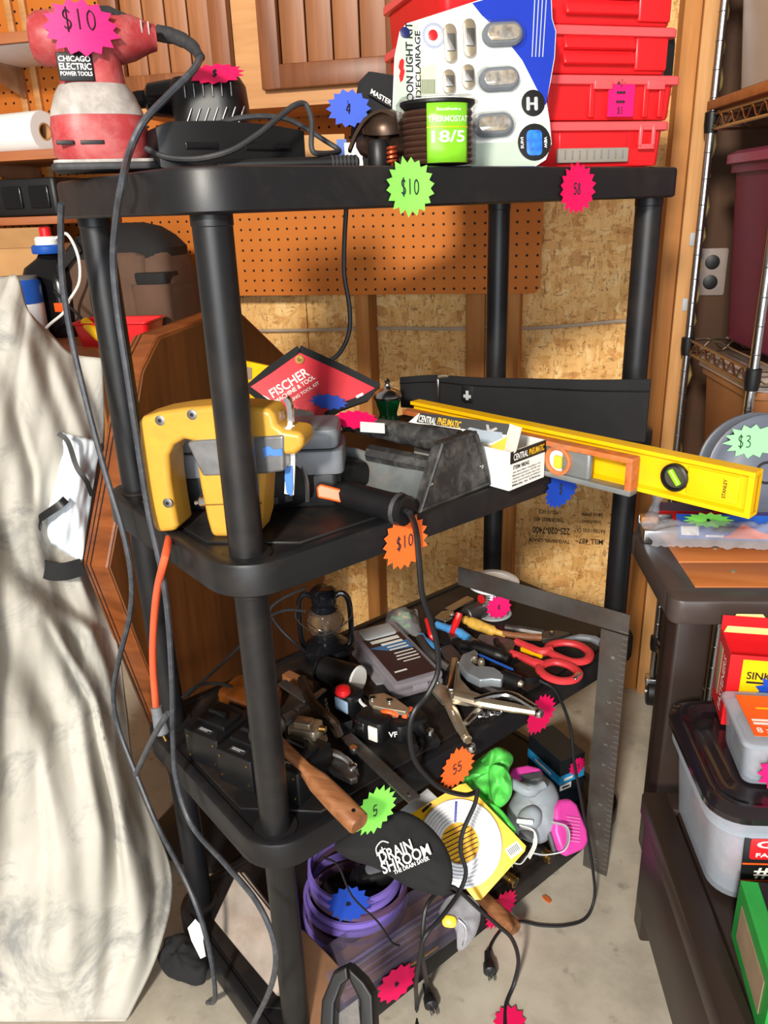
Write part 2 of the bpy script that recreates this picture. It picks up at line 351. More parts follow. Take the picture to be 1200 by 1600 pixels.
# room --------------------------------------------------------------------
WY = 2.02
def struct(name, mb, mat, label=None, smooth=0):
    o = solo(name, mb, mat, label, None, None, 'structure', smooth); return o
struct('floor', MB().box((-.5, 0, -.03), (6, 7, .06)), 'concrete', 'worn pale concrete garage floor')
osbx = pY(1062, 100, WY).x
wb = thing('wall_back', 'unfinished back wall of oriented strand board between bare studs', None, (-1, WY+.1, 0)); tag(wb, kind='structure')
for x0, x1 in ((-3.2, -1.98), (-1.977, -.757), (-.754, osbx+.03)):
    part('panel', MB().box(((x0+x1)/2, WY+.1, 1.3), (x1-x0, .012, 2.6)), 'osb', wb, smooth=0)
s1 = pY(566, 520, WY).x; s2 = pY(799, 520, WY).x
for x in (s1, s2, s1-.406, s1-.812, s1-1.22, s1-1.62, s1-2.03):
    part('stud', MB().rbox((x, WY+.047, 1.3), (.038, .089, 2.6), .004, .002, 2), 'stud_wood', wb)
part('stud', MB().rbox((s1+.29, WY+.075, .95), (.05, .03, 1.0), .003, .002, 2), 'stud_wood', wb)
# corner studs where the strand board stops
part('stud', MB().rbox((osbx+.014, WY+.03, 1.3), (.036, .14, 2.6), .003, .002, 2), 'stud_wood', wb)
cs = part('stud', MB().rbox((osbx+.056, WY+.005, 1.3), (.046, .12, 2.6), .003, .002, 2), 'stud_pale', wb)
for px, py in ((1082, 374), (1070, 476)):
    q = pY(px, py, WY-.056); part('nail_plate', MB().rbox((q.x, q.y, q.z), (.012, .003, .028), .003, .001), 'light_grey', wb)
mb = MB(); rnd = random.Random(3)
for i in range(26):
    q = V((osbx+.084+rnd.uniform(-.006, .004), WY+.045, .55+i*.065)); mb.lathe([(.004, -.03), (.010*rnd.uniform(.6, 1.2), -.015), (.012, 0), (.008, .02), (.003, .034)], 7, TR(*q))
part('spray_foam', mb, pm('foam', (214, 184, 112), .8, bmp=.5, bs=80), wb, 'yellowed spray foam squeezed along the corner stud', kind='stuff')
wr = struct('wall_right', MB().box((1.5, WY+.27, 1.3), (2.7, .03, 2.6)), pm('shaded_ply', (74, 46, 24), .7, var=.25, vs=6), 'plywood wall behind the wire rack, coloured dark for shade')  # shadow behind the rack is put into the dark wall colour
# electric cable stapled across the wall
pts = [pY(x, y, WY+.08) for x, y in ((370, 517), (470, 516), (560, 514), (620, 513), (700, 514), (760, 511), (830, 513), (900, 508), (980, 501), (1040, 503))]
solo('electric_cable', MB().tube(pts, .0048, 6, k=4), pm('cable_white', (176, 160, 140), .5), 'thin pale electric cable running across the strand board wall', 'cable')
# stencil on strand board, upside down
q = pY(884, 826, WY+.092); st = M_('black')
for s, px, py, w, h in (('225-020-7400', 861, 829, .104, .021), ('THICKNESS 403', 858, 812, .085, .012), ('PS2-10 HCE', 857, 800, .055, .012), ('TWO PANEL GRADE', 858, 845, .115, .011),
                        ('MILL 487', 923, 846, .066, .017), ('RATED 15/32 CAT', 921, 829, .085, .011), ('SHEATHING', 924, 815, .052, .009), ('24/16 SPAN', 926, 804, .056, .011)):
    c = pY(px, py, WY+.0935); text(wb, s, Matrix.Translation(c) @ RX(90) @ RZ(180), w, h, 'stencil', True, 'stencil_print')
# pegboard
pbz = pY(600, 460, WY-.004).z; pr = pY(846, 400, WY-.004).x
mb = MB().prism([(-2.9, pbz), (pr-.012, pbz), (pr, pbz+.012), (pr, 2.5), (-2.9, 2.5)], 0, .006)
for i, v in enumerate(mb.v): mb.v[i] = V((v.x, WY-.007+v.z, v.y))
pgo = solo('pegboard', mb, 'pegboard', 'brown perforated hardboard panel screwed to the studs', 'pegboard', smooth=0)
# outlet on the wall coloured dark for shade
q = pY(1111, 425, WY+.25); t = thing('wall_outlet', 'duplex wall outlet plate, greyed for shade, beside the chrome rack post', 'outlet', (q.x, q.y, q.z-.06))
part('cover_plate', MB(Matrix.Translation(q) @ RX(90)).rbox((0, 0, 0), (.074, .118, .006), .006, .002), pm('plate', (146, 132, 126), .5), t)  # plate colour dulled to carry the shade it sits in
for dz in (.025, -.025):
    c = part('socket', MB(Matrix.Translation(q+V((0, -.004, dz))) @ RX(90)).lathe([(.018, 0), (.018, .003), (.015, .004)], 16), 'black', t)
# wood cabinet -------------------------------------------------------------
CY = 1.70
cz = pY(500, 163, CY).z; cx0 = pY(168, 110, CY).x; cx1 = pY(672, 100, CY).x
t = thing('wall_cabinet', 'wooden wall cabinet with dark plank doors in a pale frame', 'cabinet', ((cx0+cx1)/2, CY+.15, cz))
part('body', MB().box(((cx0+cx1)/2, CY+.16, cz+.41), (cx1-cx0, .28, .8)), 'cab_frame', t, smooth=0)
fx = [pY(x, 100, CY).x for x in (168, 368, 412, 650)]
part('face_frame', MB().box(((cx0+cx1)/2, CY+.01, cz+.02), (cx1-cx0, .02, .04)).box(((fx[1]+fx[2])/2, CY+.01, cz+.42), (fx[2]-fx[1], .02, .76)).box((cx1-.02, CY+.01, cz+.42), (.04, .02, .76)).box((cx0+.004, CY+.01, cz+.42), (.008, .02, .76)), 'cab_frame', t, smooth=0)
for a, b in ((fx[0]+.008, fx[1]), (fx[2], min(fx[3], cx1-.04))):
    z0 = cz+.03; st_ = .042; h = .74
    d = part('door', MB().rbox((a+st_/2, CY-.012, z0+h/2), (st_, .022, h), .004, .003, 2).rbox((b-st_/2, CY-.012, z0+h/2), (st_, .022, h), .004, .003, 2)
             .rbox(((a+b)/2, CY-.012, z0+.022), (b-a-2*st_+.004, .022, .044), .004, .003, 2).rbox(((a+b)/2, CY-.012, z0+h-.022), (b-a-2*st_+.004, .022, .044), .004, .003, 2), 'cab_door', t)
    n = 4; w = (b-a-2*st_)/n
    for k in range(n):
        part('plank', MB().rbox((a+st_+w*(k+.5), CY-.004, z0+h/2), (w-.003, .01, h-.08), .002, .0015, 2), 'cab_plank', d)
# shelves on the pegboard at left -------------------------------------------
def wallshelf(ytop, ybot, Yf, x0p, x1p, label, under):
    zt = pY(40, ytop, Yf).z; zb = pY(40, ybot, Yf).z; x1 = pY(x1p, ytop, Yf).x
    t = thing('wall_shelf', label, 'shelf', (x1-.4, (Yf+WY)/2, zb), 'board shelves on the left wall')
    part('board', MB().rbox((x1-.5, (Yf+WY-.01)/2+.01, (zt+zb)/2), (1., WY-.03-Yf, zt-zb), .002, .001, 2), 'white' if under else 'shelf_board', t)
    part('front_edge', MB().rbox((x1-.5, Yf-.004, (zt+zb)/2), (1., .012, zt-zb+.002), .003, .001, 2), 'shelf_board', t)
    return t, zt, zb, x1
tA = wallshelf(50, 66, 1.74, 0, 104, 'white underside board shelf on brackets above the paper towel roll', True)
tB = wallshelf(236, 250, 1.74, 0, 100, 'brown board shelf carrying the paper towel roll', False)
for x in (22, 44):
    q = pY(x, 60, WY-.012); solo('shelf_standard', MB().rbox((q.x, q.y, 1.75), (.018, .012, 1.2), .002, .001, 2), 'cab_frame', 'slotted metal shelf standard %s on the left pegboard' % ('nearer the frame edge' if x < 30 else 'closer to the sander'), 'shelf standard', 'shelf standards')
for t_ in (tA, tB):
    q = pY(36, 130, WY-.02); zz = t_[2]
    part('bracket', MB(TR(q.x, WY-.02, zz)).prism([(0, 0), (0, -.05), (.02, -.05), (.2, -.01), (.2, 0)], -.002, .002), 'brass', t_[0]) if False else \
    part('bracket', MB(Matrix.Translation((q.x, WY-.018, zz)) @ RZ(-90) @ RX(90)).prism([(0, 0), (0, -.07), (.014, -.07), (.2, -.012), (.2, 0)], -.002, .002), 'nickel', t_[0])
# black resin shelving unit ------------------------------------------------------
FLp = V((-.387, .808, 0)); UX = V((.595, .804, 0)).normalized(); UY = V((-UX.y, UX.x, 0)); SW, SD = .80, .3315
SHM = Matrix(((UX.x, UY.x, 0, FLp.x), (UX.y, UY.y, 0, FLp.y), (0, 0, 1, 0), (0, 0, 0, 1))); SDEG = math.degrees(math.atan2(UX.y, UX.x))
def S(u, v, z=0): return FLp + UX*u + UY*v + V((0, 0, z))
Z1, Z2, Z3, Z4 = 1.334, .902, .476, .060; LIP = .045; OV = .046
SU = thing('shelving_unit', 'black resin four-tier shelving unit with round posts', 'shelf', S(SW/2, SD/2, 0))
CS = (SW/2, SD/2)
for z in (Z1, Z2, Z3, Z4):
    L = []
    for dz, i in ((-LIP, .004), (-LIP+.003, 0), (-.005, 0), (-.0015, .0015), (0, .005), (0, .016), (-.003, .018)):
        L.append([(CS[0]+x, CS[1]+y, z+dz) for x, y in rr(SW+2*OV-2*i, SD+2*OV-2*i, .064-i, 8)])
    sh = part('shelf', MB(SHM).loft(L), 'black_resin', SU, 'black shelf tray with a raised rim and rounded corners')
    w, d, c = SW+2*OV-.05, SD+2*OV-.05, .085; x0, x1, y0, y1 = CS[0]-w/2, CS[0]+w/2, CS[1]-d/2, CS[1]+d/2
    poly = [(x0+c, y0), (x1-c, y0), (x1, y0+c), (x1, y1-c), (x1-c, y1), (x0+c, y1), (x0, y1-c), (x0, y0+c)]
    n = 3
    for k in range(n):
        a = x0+c+(w-2*c)*k/n; b = x0+c+(w-2*c)*(k+1)/n
        if k == 0: pl = [(a, y0), (b-.003, y0), (b-.003, y1), (a, y1), (x0, y1-c), (x0, y0+c)]
        elif k == n-1: pl = [(a+.003, y0), (b, y0), (x1, y0+c), (x1, y1-c), (b, y1), (a+.003, y1)]
        else: pl = [(a+.003, y0), (b-.003, y0), (b-.003, y1), (a+.003, y1)]
        part('tray_panel', MB(SHM).prism(pl, z-.004, z+.0005, .001), 'resin_top', sh)
    for px in (0, SW):
        for py in (0, SD):
            part('post_collar', MB(SHM @ TR(px, py, z)).lathe([(.031, -.004), (.031, -.0005), (.0225, .0005)], 24), 'resin_top', sh)
for za, zb in ((Z2, Z1-LIP), (Z3, Z2-LIP), (Z4, Z3-LIP), (0, Z4-LIP)):
    for px in (0, SW):
        for py in (0, SD):
            part('post' if za else 'foot', MB(SHM @ TR(px, py, 0)).lathe([(.0215, za), (.0215, zb-.012), (.0225, zb-.011), (.0225, zb)], 28), 'black_resin', SU)
LIPN = -UY
def lip(px, py, off=0): return ppl(px, py, S(0, -OV-.001-off, 0), UY)
def lipM(px, py, z=None): return frame(lip(px, py), UX, LIPN)   # x along shelf, y up, z outwards
for px, py, w, h, mat, s, lab, th, rot, sd in ((640, 292, .058, .050, 'neon_green', '$10', 'lime green starburst price tag reading $10 on the top shelf rim', .016, .1, 3), (901, 295, .062, .053, 'hot_pink', '58', 'hot pink starburst price tag on the top shelf rim', .014, .2, 5),
        (632, 846, .064, .064, 'orange_paper', '$10', 'orange starburst price tag reading $10 on the second shelf rim', .017, .3, 8), (876, 764, .066, .05, 'blue_paper', '$', 'blue starburst price tag on the second shelf rim', .016, .15, 9),
        (586, 1266, .062, .062, 'neon_green', '5', 'green starburst price tag reading 5 below the hammer handle', .018, .4, 10), (714, 1199, .06, .06, 'orange_paper', '55', 'orange starburst price tag reading $5 on the third shelf rim', .018, .2, 11),
        (844, 1116, .062, .062, 'hot_pink', None, 'hot pink starburst price tag at the tip of the locking pliers', .01, .2, 12), (782, 1420, .07, .06, 'hot_pink', None, 'pink starburst price tag behind the hammer handle on the bottom rim', .01, .2, 13)):
    q = lip(px, py); sticker(SU, frame(q, UX, LIPN), w*1.3, h*1.3, mat, s, th, rot=rot, seed=sd, label=lab, curl=.25)
# ------------------------------------------------------------ left side: workbench, bag, cans
BZ = 1.03
t = thing('workbench', 'wooden workbench under the tool bag against the pegboard wall', 'workbench', (-1.7, 1.72, 0))
part('bench_top', MB().rbox((-1.72, 1.73, BZ-.02), (1.6, .54, .04), .005, .002), 'shelf_board', t)
for x in (-2.46, -.98):
    for y in (1.52, 1.95): part('leg', MB().rbox((x, y, (BZ-.04)/2), (.07, .07, BZ-.04), .004, .002), 'stud_wood', t)
# brown tool bag
defm('bag_brown', (92, 68, 54), .9, bmp=.35, bs=700, vs=14, var=.15); defm('bag_black', (26, 24, 24), .85, bmp=.3, bs=600)
p0 = pY(205, 512, 1.74); M = fxy((p0.x, p0.y, BZ), 4)
t = thing('tool_bag', 'brown canvas tool bag with black zip top and side pocket', 'bag', (p0.x, p0.y, BZ))
L = []
for z, w, d in ((0, .29, .20), (.02, .30, .22), (.10, .30, .21), (.165, .26, .17), (.185, .25, .15)):
    L.append([(x+.02*z/.18, y, z) for x, y in rr(w, d, .03, 5)])
b = part('body', MB(M).loft(L), 'bag_brown', t)
L = []
for z, w, d in ((.17, .255, .165), (.19, .258, .16), (.215, .22, .13), (.235, .17, .09), (.245, .09, .05)):
    L.append([(x+.02+.05*max(0, z-.2), y, z) for x, y in rr(w, d, .04, 5)])
part('zip_top', MB(M).loft(L), 'bag_black', t)
part('side_panel', MB(M).loft([[(x+.05, y-.006, z) for x, y in rr(.12*k, .215*k2, .02)] for z, k, k2 in ((.01, 1, 1.04), (.10, 1, 1.0), (.175, .9, .80), (.19, .5, .6))]), 'bag_brown', t)
part('side_pocket', MB(M).loft([[(x+.115, y-.012, z) for x, y in rr(.09, .215, .02)] for z in (.02, .115)]), 'bag_brown', t)
part('pocket_mouth', MB(M).rbox((.118, -.07, .125), (.075, .08, .03), .01, .004), 'bag_black', t)
part('strap', MB(M).strap([(-.02, -.115, .02), (-.025, -.11, .1), (-.02, -.088, .17)], .012, .004, (1, 0, 0), 4).strap([(-.16, -.06, .06), (-.12, -.115, .12), (-.06, -.095, .19), (0, -.05, .235)], .02, .004, (.3, .3, .9), 5), 'bag_black', t)
# paint can at far left
def lath(name, label, cat, loc, prof, mat, n=24, group=None):
    t = thing(name, label, cat, loc, group); part('body', MB(TR(*loc)).lathe(prof, n), mat, t); return t
p0 = pY(38, 525, 1.56); q = V((p0.x, 1.56, BZ))
t = lath('paint_can', 'white and blue round can half hidden by the drop cloth', 'can', q, [(.052, 0), (.055, .004), (.055, .125), (.05, .135)], 'white_gloss')
part('blue_band', MB(TR(*q)).lathe([(.0556, .085), (.0556, .128), (.051, .136)], 24), 'blue', t)
part('lid', MB(TR(*q)).lathe([(.051, .135), (.05, .142), (.03, .143)], 24), 'grey', t)
text(t, 'undu', frame(q+V((.018, -.0535, .045)), (.95, -.3, 0), (-.3, -.95, 0)), .05, .03, 'black', True)
part('swoosh', MB(TR(*q)).tube([V((.0558*math.cos(a), .0558*math.sin(a), .06+.02*math.sin((a+2.2)*1.5))) for a in [-2.2+.1*i for i in range(16)]], .003, 5), 'blue', t)
# black jug with blue, white and red cap and a white hose
p0 = pY(95, 500, 1.66); q = V((p0.x, 1.66, BZ))
t = thing('fluid_jug', 'black jug with red, white and blue cap and white hose', 'jug', q)
part('body', MB(TR(*q)).loft([[(x, y, z) for x, y in rr(w, d, .03)] for z, w, d in ((0, .12, .10), (.01, .13, .11), (.12, .13, .11), (.155, .11, .09), (.175, .06, .05), (.19, .04, .04))]), 'black_gloss', t)
part('cap_base', MB(TR(*q)).lathe([(.034, .185), (.036, .188), (.036, .2), (.032, .204)], 20), 'blue', t)
part('cap_ring', MB(TR(*q)).lathe([(.026, .203), (.026, .218), (.022, .222)], 18), 'white', t)
part('cap_nozzle', MB(TR(*q)).lathe([(.013, .22), (.013, .24), (.008, .243)], 14), 'red', t)
part('print', MB(TR(*q)).rbox((.045, -.056, .07), (.03, .003, .02), .003, .001), 'orange', t)
hp = [(88, 372, 1.66), (105, 366, 1.62), (122, 400, 1.6), (124, 440, 1.6), (108, 470, 1.58), (100, 488, 1.56), (80, 505, 1.56), (70, 515, 1.56)]
part('hose', MB().tube([pd(x, y, depth(pY(x, y, Y))) for x, y, Y in hp], .0035, 7, k=5), 'white', t)
# cardboard carton behind, black case on the shelf rail below
p0 = pY(130, 345, 1.9); z0 = BZ
t = thing('cardboard_carton', 'open tan cardboard carton behind the black jug', 'box', (p0.x-.14, 1.86, BZ))
part('carton_wall', MB().box((p0.x-.15, 1.86, BZ+.10), (.30, .2, .2)), 'cardboard', t, smooth=0)
part('flap', MB(TR(p0.x-.15, 1.755, BZ+.2) @ RX(25)).box((0, .0, .02), (.30, .003, .05)), 'cardboard', t, smooth=0)
part('label', MB().box((p0.x-.025, 1.758, BZ+.185), (.03, .002, .03)), 'white', t, smooth=0)
p0 = pY(84, 335, 1.72)
bz2 = pY(40, 338, 1.72).z
t = thing('rail_shelf', 'lower board shelf under the black tool case on the left wall', 'shelf', (p0.x-.3, 1.86, bz2-.02), 'board shelves on the left wall')
part('board', MB().rbox((p0.x-.45, 1.87, bz2-.01), (.9, .27, .018), .002, .001, 2), 'shelf_board', t)
part('bracket', MB().rbox((p0.x-.03, WY-.03, bz2-.06), (.01, .03, .1), .002, .001, 2), 'nickel', t)
t = thing('tool_case', 'black moulded plastic tool case at the left edge', 'case', (p0.x-.16, 1.84, bz2))
part('case_body', MB().rbox((p0.x-.155, 1.85, bz2+.042), (.30, .2, .084), .012, .006), 'black', t)
for k in range(3): part('recess', MB().rbox((p0.x-.05-.075*k, 1.748, bz2+.042), (.055, .008, .05), .006, .003), 'black_gloss', t)
# paper towel roll on the shelf
zb = tB[1]; c = pY(58, 202, 1.80); M = frame((c.x, 1.83, zb+.047), (-1, .18, 0))
t = thing('paper_towel_roll', 'white paper towel roll lying on the left board shelf', 'paper roll', (c.x-.13, 1.83, zb))
part('paper', MB(M @ RY(90)).lathe([(.02, .0), (.045, .0), (.0465, .003), (.0465, .275), (.02, .275)], 28, caps=(0, 0)), 'white', t)
part('core', MB(M @ RY(90)).lathe([(.02, .0), (.02, .275), (.0165, .275), (.0165, .0), (.02, .0)], 20, caps=(0, 0)), 'cardboard', t)
# red tray with yellow handled tool
p0 = pY(160, 548, 1.5); q = V((p0.x+.02, 1.55, BZ))
t = thing('parts_tray', 'red plastic tray on the bench beneath the tool bag', 'tray', q)
part('tray_body', MB(fxy(q, 8)).loft([[(x, y, z) for x, y in rr(w, d, .012)] for z, w, d in ((0, .15, .09), (.045, .165, .105), (.048, .175, .115), (.051, .175, .115), (.05, .16, .10), (.008, .145, .085))]), 'red', t)
p0 = pd(130, 500, depth(pY(130, 500, 1.5))); p1 = pd(165, 535, depth(pY(165, 535, 1.49)))
t = thing('screwdriver', 'yellow handled screwdriver leaning in the red tray', 'screwdriver', p1)
part('handle', MB().tube([p0, p0.lerp(p1, .1), p0.lerp(p1, .5), p1], [.006, .011, .012, .012, .009], 10, k=4), 'yellow', t)
d_ = (p0-p1).normalized(); part('shaft', MB().cyl(p0, p0+d_*.09, .003), 'black', t)
# ------------------------------------------------------------ octagonal table top standing on edge
A = pd(125, 880, 1.35); H = V((.15, 1, 0)).normalized(); NN = V((H.y, -H.x, 0))
vpx = [(125, 880), (150, 745), (162, 672), (178, 575), (205, 522), (330, 478), (432, 572), (478, 900), (440, 1110), (345, 1225), (268, 1232)]
poly = []
for x, y in vpx: q = ppl(x, y, A, NN)-A; poly.append((q.dot(H), q.z))
MO = Matrix(((H.x, 0, NN.x, A.x), (H.y, 0, NN.y, A.y), (0, 1, 0, A.z), (0, 0, 0, 1)))
cxx = sum(p[0] for p in poly)/len(poly); cyy = sum(p[1] for p in poly)/len(poly)
def ins(k): return [(cxx+(x-cxx)*k, cyy+(y-cyy)*k) for x, y in poly]
low = min(p[1] for p in poly)+A.z
t = thing('octagonal_tabletop', 'brown wooden octagonal tabletop standing on edge behind the shelving', 'tabletop', A+H*.3+V((0, 0, low-A.z)))
part('rim', MB(MO).loft([[(x, y, o) for x, y in ins(k)] for o, k in ((0, .975), (.004, .99), (.011, .995), (.0115, .985), (.014, .985), (.0145, .998), (.021, 1), (.0215, .99), (.024, .99), (.0245, 1), (.055, 1), (.058, .993))]), 'oct_wood', t, smooth=30)
k0 = ins(.985)
part('face_board', MB(MO).prism(k0, .055, .0605, .002), 'oct_face', t)
for off in (.0125, .0225): part('groove', MB(MO).tube([(x, y, off) for x, y in ins(.9935)], .0016, 5, closed=True), 'black', t)
q = A+H*.25
# dark crate that carries it
solo('storage_crate', MB(fxy((q.x+.05, q.y+.03, low/2), 81)).rbox((0, 0, 0), (.42, .22, low), .015, .006, top=1.04), 'black', 'black plastic crate under the octagonal tabletop', 'crate')
# ------------------------------------------------------------ drop cloth
Rb = [(160, 560, 1.47), (162, 700, 1.46), (140, 880, 1.43), (182, 1000, 1.45), (197, 1100, 1.45), (214, 1220, 1.45), (268, 1362, 1.46), (250, 1480, 1.40), (196, 1600, 1.345)]
Lb = [(-230, 360, 1.22), (-230, 500, 1.18), (-230, 650, 1.14), (-230, 800, 1.1), (-230, 950, 1.08), (-230, 1100, 1.1), (-230, 1250, 1.15), (-230, 1420, 1.25), (-230, 1600, 1.36)]
Rw = crom([pd(*p) for p in Rb], 12); Lw = crom([pd(*p) for p in Lb], 12); nv = len(Rw)-1
Rw[-1].z = .006; Lw[-1].z = .006
TopP = [(-230, 360, 1.22), (-100, 420, 1.3), (0, 433, 1.36), (27, 432, 1.38), (44, 484, 1.40), (80, 522, 1.43), (112, 552, 1.45), (160, 560, 1.47)]
Tw = crom([pd(*p) for p in TopP], 8); nu = 110
folds = [([(28,440),(60,520),(110,640),(150,760)], 16, .020), ([(0,470),(40,560),(80,680),(110,820),(140,980)], 22, .026), ([(-30,560),(30,720),(60,850),(70,920)], 26, .022), ([(100,560),(140,640),(162,720)], 12, .012),
  ([(0,900),(60,960),(130,1080),(175,1220),(205,1400),(205,1500)], 26, .036), ([(60,930),(140,990),(185,1100),(204,1220)], 13, .02), ([(0,1050),(60,1150),(90,1300),(100,1450),(90,1620)], 34, .03), ([(120,1150),(150,1300),(150,1450),(130,1620)], 22, .026),
  ([(-100,600),(-60,900),(-40,1200),(-60,1620)], 45, .045), ([(70,975),(140,1100),(180,1290),(190,1400)], 8, -.016), ([(52,1180),(70,1330),(60,1500)], 14, -.016), ([(215,1290),(228,1400),(222,1500),(180,1610)], 12, .012), ([(240,1260),(255,1380),(240,1480)], 7, .008), ([(20,640),(50,740),(52,800)], 9, -.012)]
def pxl(p):
    q = p-CAM; w_ = q.dot(FW); return 600+FPX*q.dot(RT)/w_, 800-FPX*q.dot(UP)/w_
def foldh(x, y):
    d = 0
    for P, wd_, a in folds:
        best = None
        for k in range(len(P)-1):
            (x0, y0), (x1, y1) = P[k], P[k+1]; dx, dy = x1-x0, y1-y0; L2 = dx*dx+dy*dy; t_ = ((x-x0)*dx+(y-y0)*dy)/L2; tc = min(1, max(0, t_))
            ex_, ey_ = x-x0-dx*tc, y-y0-dy*tc; dist = math.hypot(ex_, ey_)
            if best is None or dist < best[0]: best = (dist, ex_, (k+tc)/(len(P)-1))
        wl = wd_*(1.7 if best[1] < 0 else .8) if False else wd_*(1.25+.45*math.tanh(-best[1]/wd_)); e = min(1, .25+best[2]*3, .25+(1-best[2])*4)
        d += 1.5*a*e*math.exp(-(best[0]/wl)**2)
    return d
def cloth(u, w):
    j = w*nv; i = min(int(j), nv-1); f = j-i
    l = Lw[i].lerp(Lw[i+1], f); r = Rw[i].lerp(Rw[i+1], f); p = l.lerp(r, u)
    k = u*(len(Tw)-1); ki = min(int(k), len(Tw)-2); tp = Tw[ki].lerp(Tw[ki+1], k-ki); top_lin = Tw[0].lerp(Tw[-1], u)
    p = p + (tp-top_lin)*max(0, 1-w*3.2)**1.5
    toc = (CAM-p).normalized(); d = foldh(*pxl(p))
    n_ = noise.noise(V((u*7, w*5, 1.3)))*.018 + noise.noise(V((u*16+w*4, w*7, 5)))*.0035 + noise.noise(V((u*40+w*16, w*22, 2)))*.0007
    edge = min(1, (1-u)*12+.1)
    p = p + toc*(d+n_)*edge
    if p.z < .006: p.z = .006
    return p
solo('drop_cloth', MB().grid(cloth, nu, 170), 'canvas', 'off-white stained canvas drop cloth draped down to the floor', 'drop cloth', smooth=70, solid=.002)
# hem strip on the cloth is a turned fold
# plastic bag with black straps between cloth and tabletop
def bagsurf(u, w):
    tl = pd(98, 676, 1.40); tr = pd(158, 690, 1.42); bl = pd(62, 838, 1.37); br = pd(128, 880, 1.37)
    p = tl.lerp(tr, u).lerp(bl.lerp(br, u), w); b = math.sin(PI*min(1, max(0, u)))*math.sin(PI*w)
    p += (CAM-p).normalized()*(.02+b*.035+noise.noise(V((u*4, w*4, 8)))*.012+noise.noise(V((u*9, w*9, 3)))*.004)
    p += RT*(noise.noise(V((0, w*5, 4)))*.012*(1-u))
    return p
t = thing('plastic_bag', 'crumpled white plastic bag with black straps tucked beside the tabletop', 'bag', pd(100, 880, 1.4))
defm('bag_plastic', (204, 212, 220), .35, var=.05, bmp=.12, bs=90)
part('bag_sheet', MB().grid(bagsurf, 30, 36), 'bag_plastic', t, smooth=60, solid=.001)
part('strap', MB().strap([pd(91, 677, 1.335), pd(106, 690, 1.335), pd(120, 730, 1.33), pd(135, 752, 1.335), pd(144, 775, 1.36)], .008, .002, RT, 4), 'black', t)
part('strap', MB().strap([pd(103, 780, 1.315), pd(92, 790, 1.31), pd(70, 805, 1.315), pd(62, 812, 1.32), pd(64, 826, 1.33)], .013, .002, UP, 4), 'black', t)
part('black_liner', MB().strap([pd(52, 846, 1.345), pd(56, 878, 1.335), pd(76, 892, 1.325), (pd(100, 893, 1.325)), pd(128, 886, 1.34)], .03, .004, UP, 4), 'black_cloth', t)
# ------------------------------------------------------------ right side
TA = math.radians(10); EX = V((math.cos(TA), math.sin(TA)*1., 0)); EY = V((-math.sin(TA), math.cos(TA), 0))
def TF(o): return Matrix(((EX.x, EY.x, 0, o[0]), (EX.y, EY.y, 0, o[1]), (0, 0, 1, o[2]), (0, 0, 0, 1)))
defm('brown_metal', (46, 35, 31), .42, var=.12, vs=8); defm('brown_gloss', (70, 60, 57), .35, var=.06)
TZ = .72; T0 = V((.151, 1.126, 0)); M = TF((T0.x, T0.y, 0))
t = thing('patio_table', 'brown framed table with orange wood slats under the wiper packs', 'table', M @ V((.4, .27, 0)))
w, d, th = .9, .285, .042; fr = .05
part('frame', MB(M).rbox((w/2, fr/2, TZ-th/2), (w, fr, th), .02, .005, 5).rbox((w/2, d-fr/2, TZ-th/2), (w, fr, th), .02, .005, 5).rbox((fr/2, d/2, TZ-th/2), (fr, d-.06, th-.001), .01, .005).rbox((w-fr/2, d/2, TZ-th/2), (fr, d-.06, th-.001), .01, .005), 'brown_gloss', t)
n = 2; sw = (d-2*fr)/n
for k in range(n):
    s = part('slat', MB(M).rbox((w/2, fr+sw*(k+.5), TZ-.009), (w-2*fr+.004, sw-.004, .016), .003, .002, 2), 'slat_wood', t)
    if k < 2: part('screw', MB(M @ TR(fr+.075, fr+sw*(k+.5)+.01, TZ-.001)).lathe([(.005, 0), (.005, .0012), (.003, .0018)], 10), 'nickel', s)
for x, y in ((.03, .04), (w-.04, .04), (.085, d-.04), (w-.04, d-.04)):
    part('leg', MB(M).rbox((x+.012, y, (TZ-th)/2), (.055, .05, TZ-th), .006, .003), 'brown_metal', t)
# lower bench
bz = .42; B0 = V((.214, .56, 0)); M2 = TF((B0.x, B0.y, 0)); 
t = thing('low_bench', 'low dark brown bench holding the plastic tubs', 'bench', M2 @ V((.3, .2, 0)))
bl = .50; bw = .62
part('seat_frame', MB(M2).rbox((.02, bl/2, bz-.02), (.04, bl, .04), .006, .004).rbox((bw-.02, bl/2, bz-.02), (.04, bl, .04), .006, .004).rbox((bw/2, .02, bz-.02), (bw-.07, .04, .04), .006, .004).rbox((bw/2, bl-.02, bz-.02), (bw-.07, .04, .04), .006, .004), 'brown_metal', t)
for k in range(5): part('slat', MB(M2).rbox((.042+(bw-.084)*(k+.5)/5, bl/2, bz-.012), ((bw-.084)/5-.004, bl-.078, .014), .003, .002, 2), 'brown_metal', t)
part('apron', MB(M2).rbox((.012, bl/2, bz-.12), (.016, bl-.04, .16), .003, .002, 2), 'brown_metal', t)
part('apron', MB(M2).rbox((bw-.012, bl/2, bz-.10), (.016, bl-.04, .12), .003, .002, 2), 'brown_metal', t)
for x in (.15, bw-.03):
    for y in (.03, bl-.03): part('leg', MB(M2).rbox((x, y, (bz-.04)/2), (.045, .045, bz-.04), .006, .003), 'brown_metal', t)
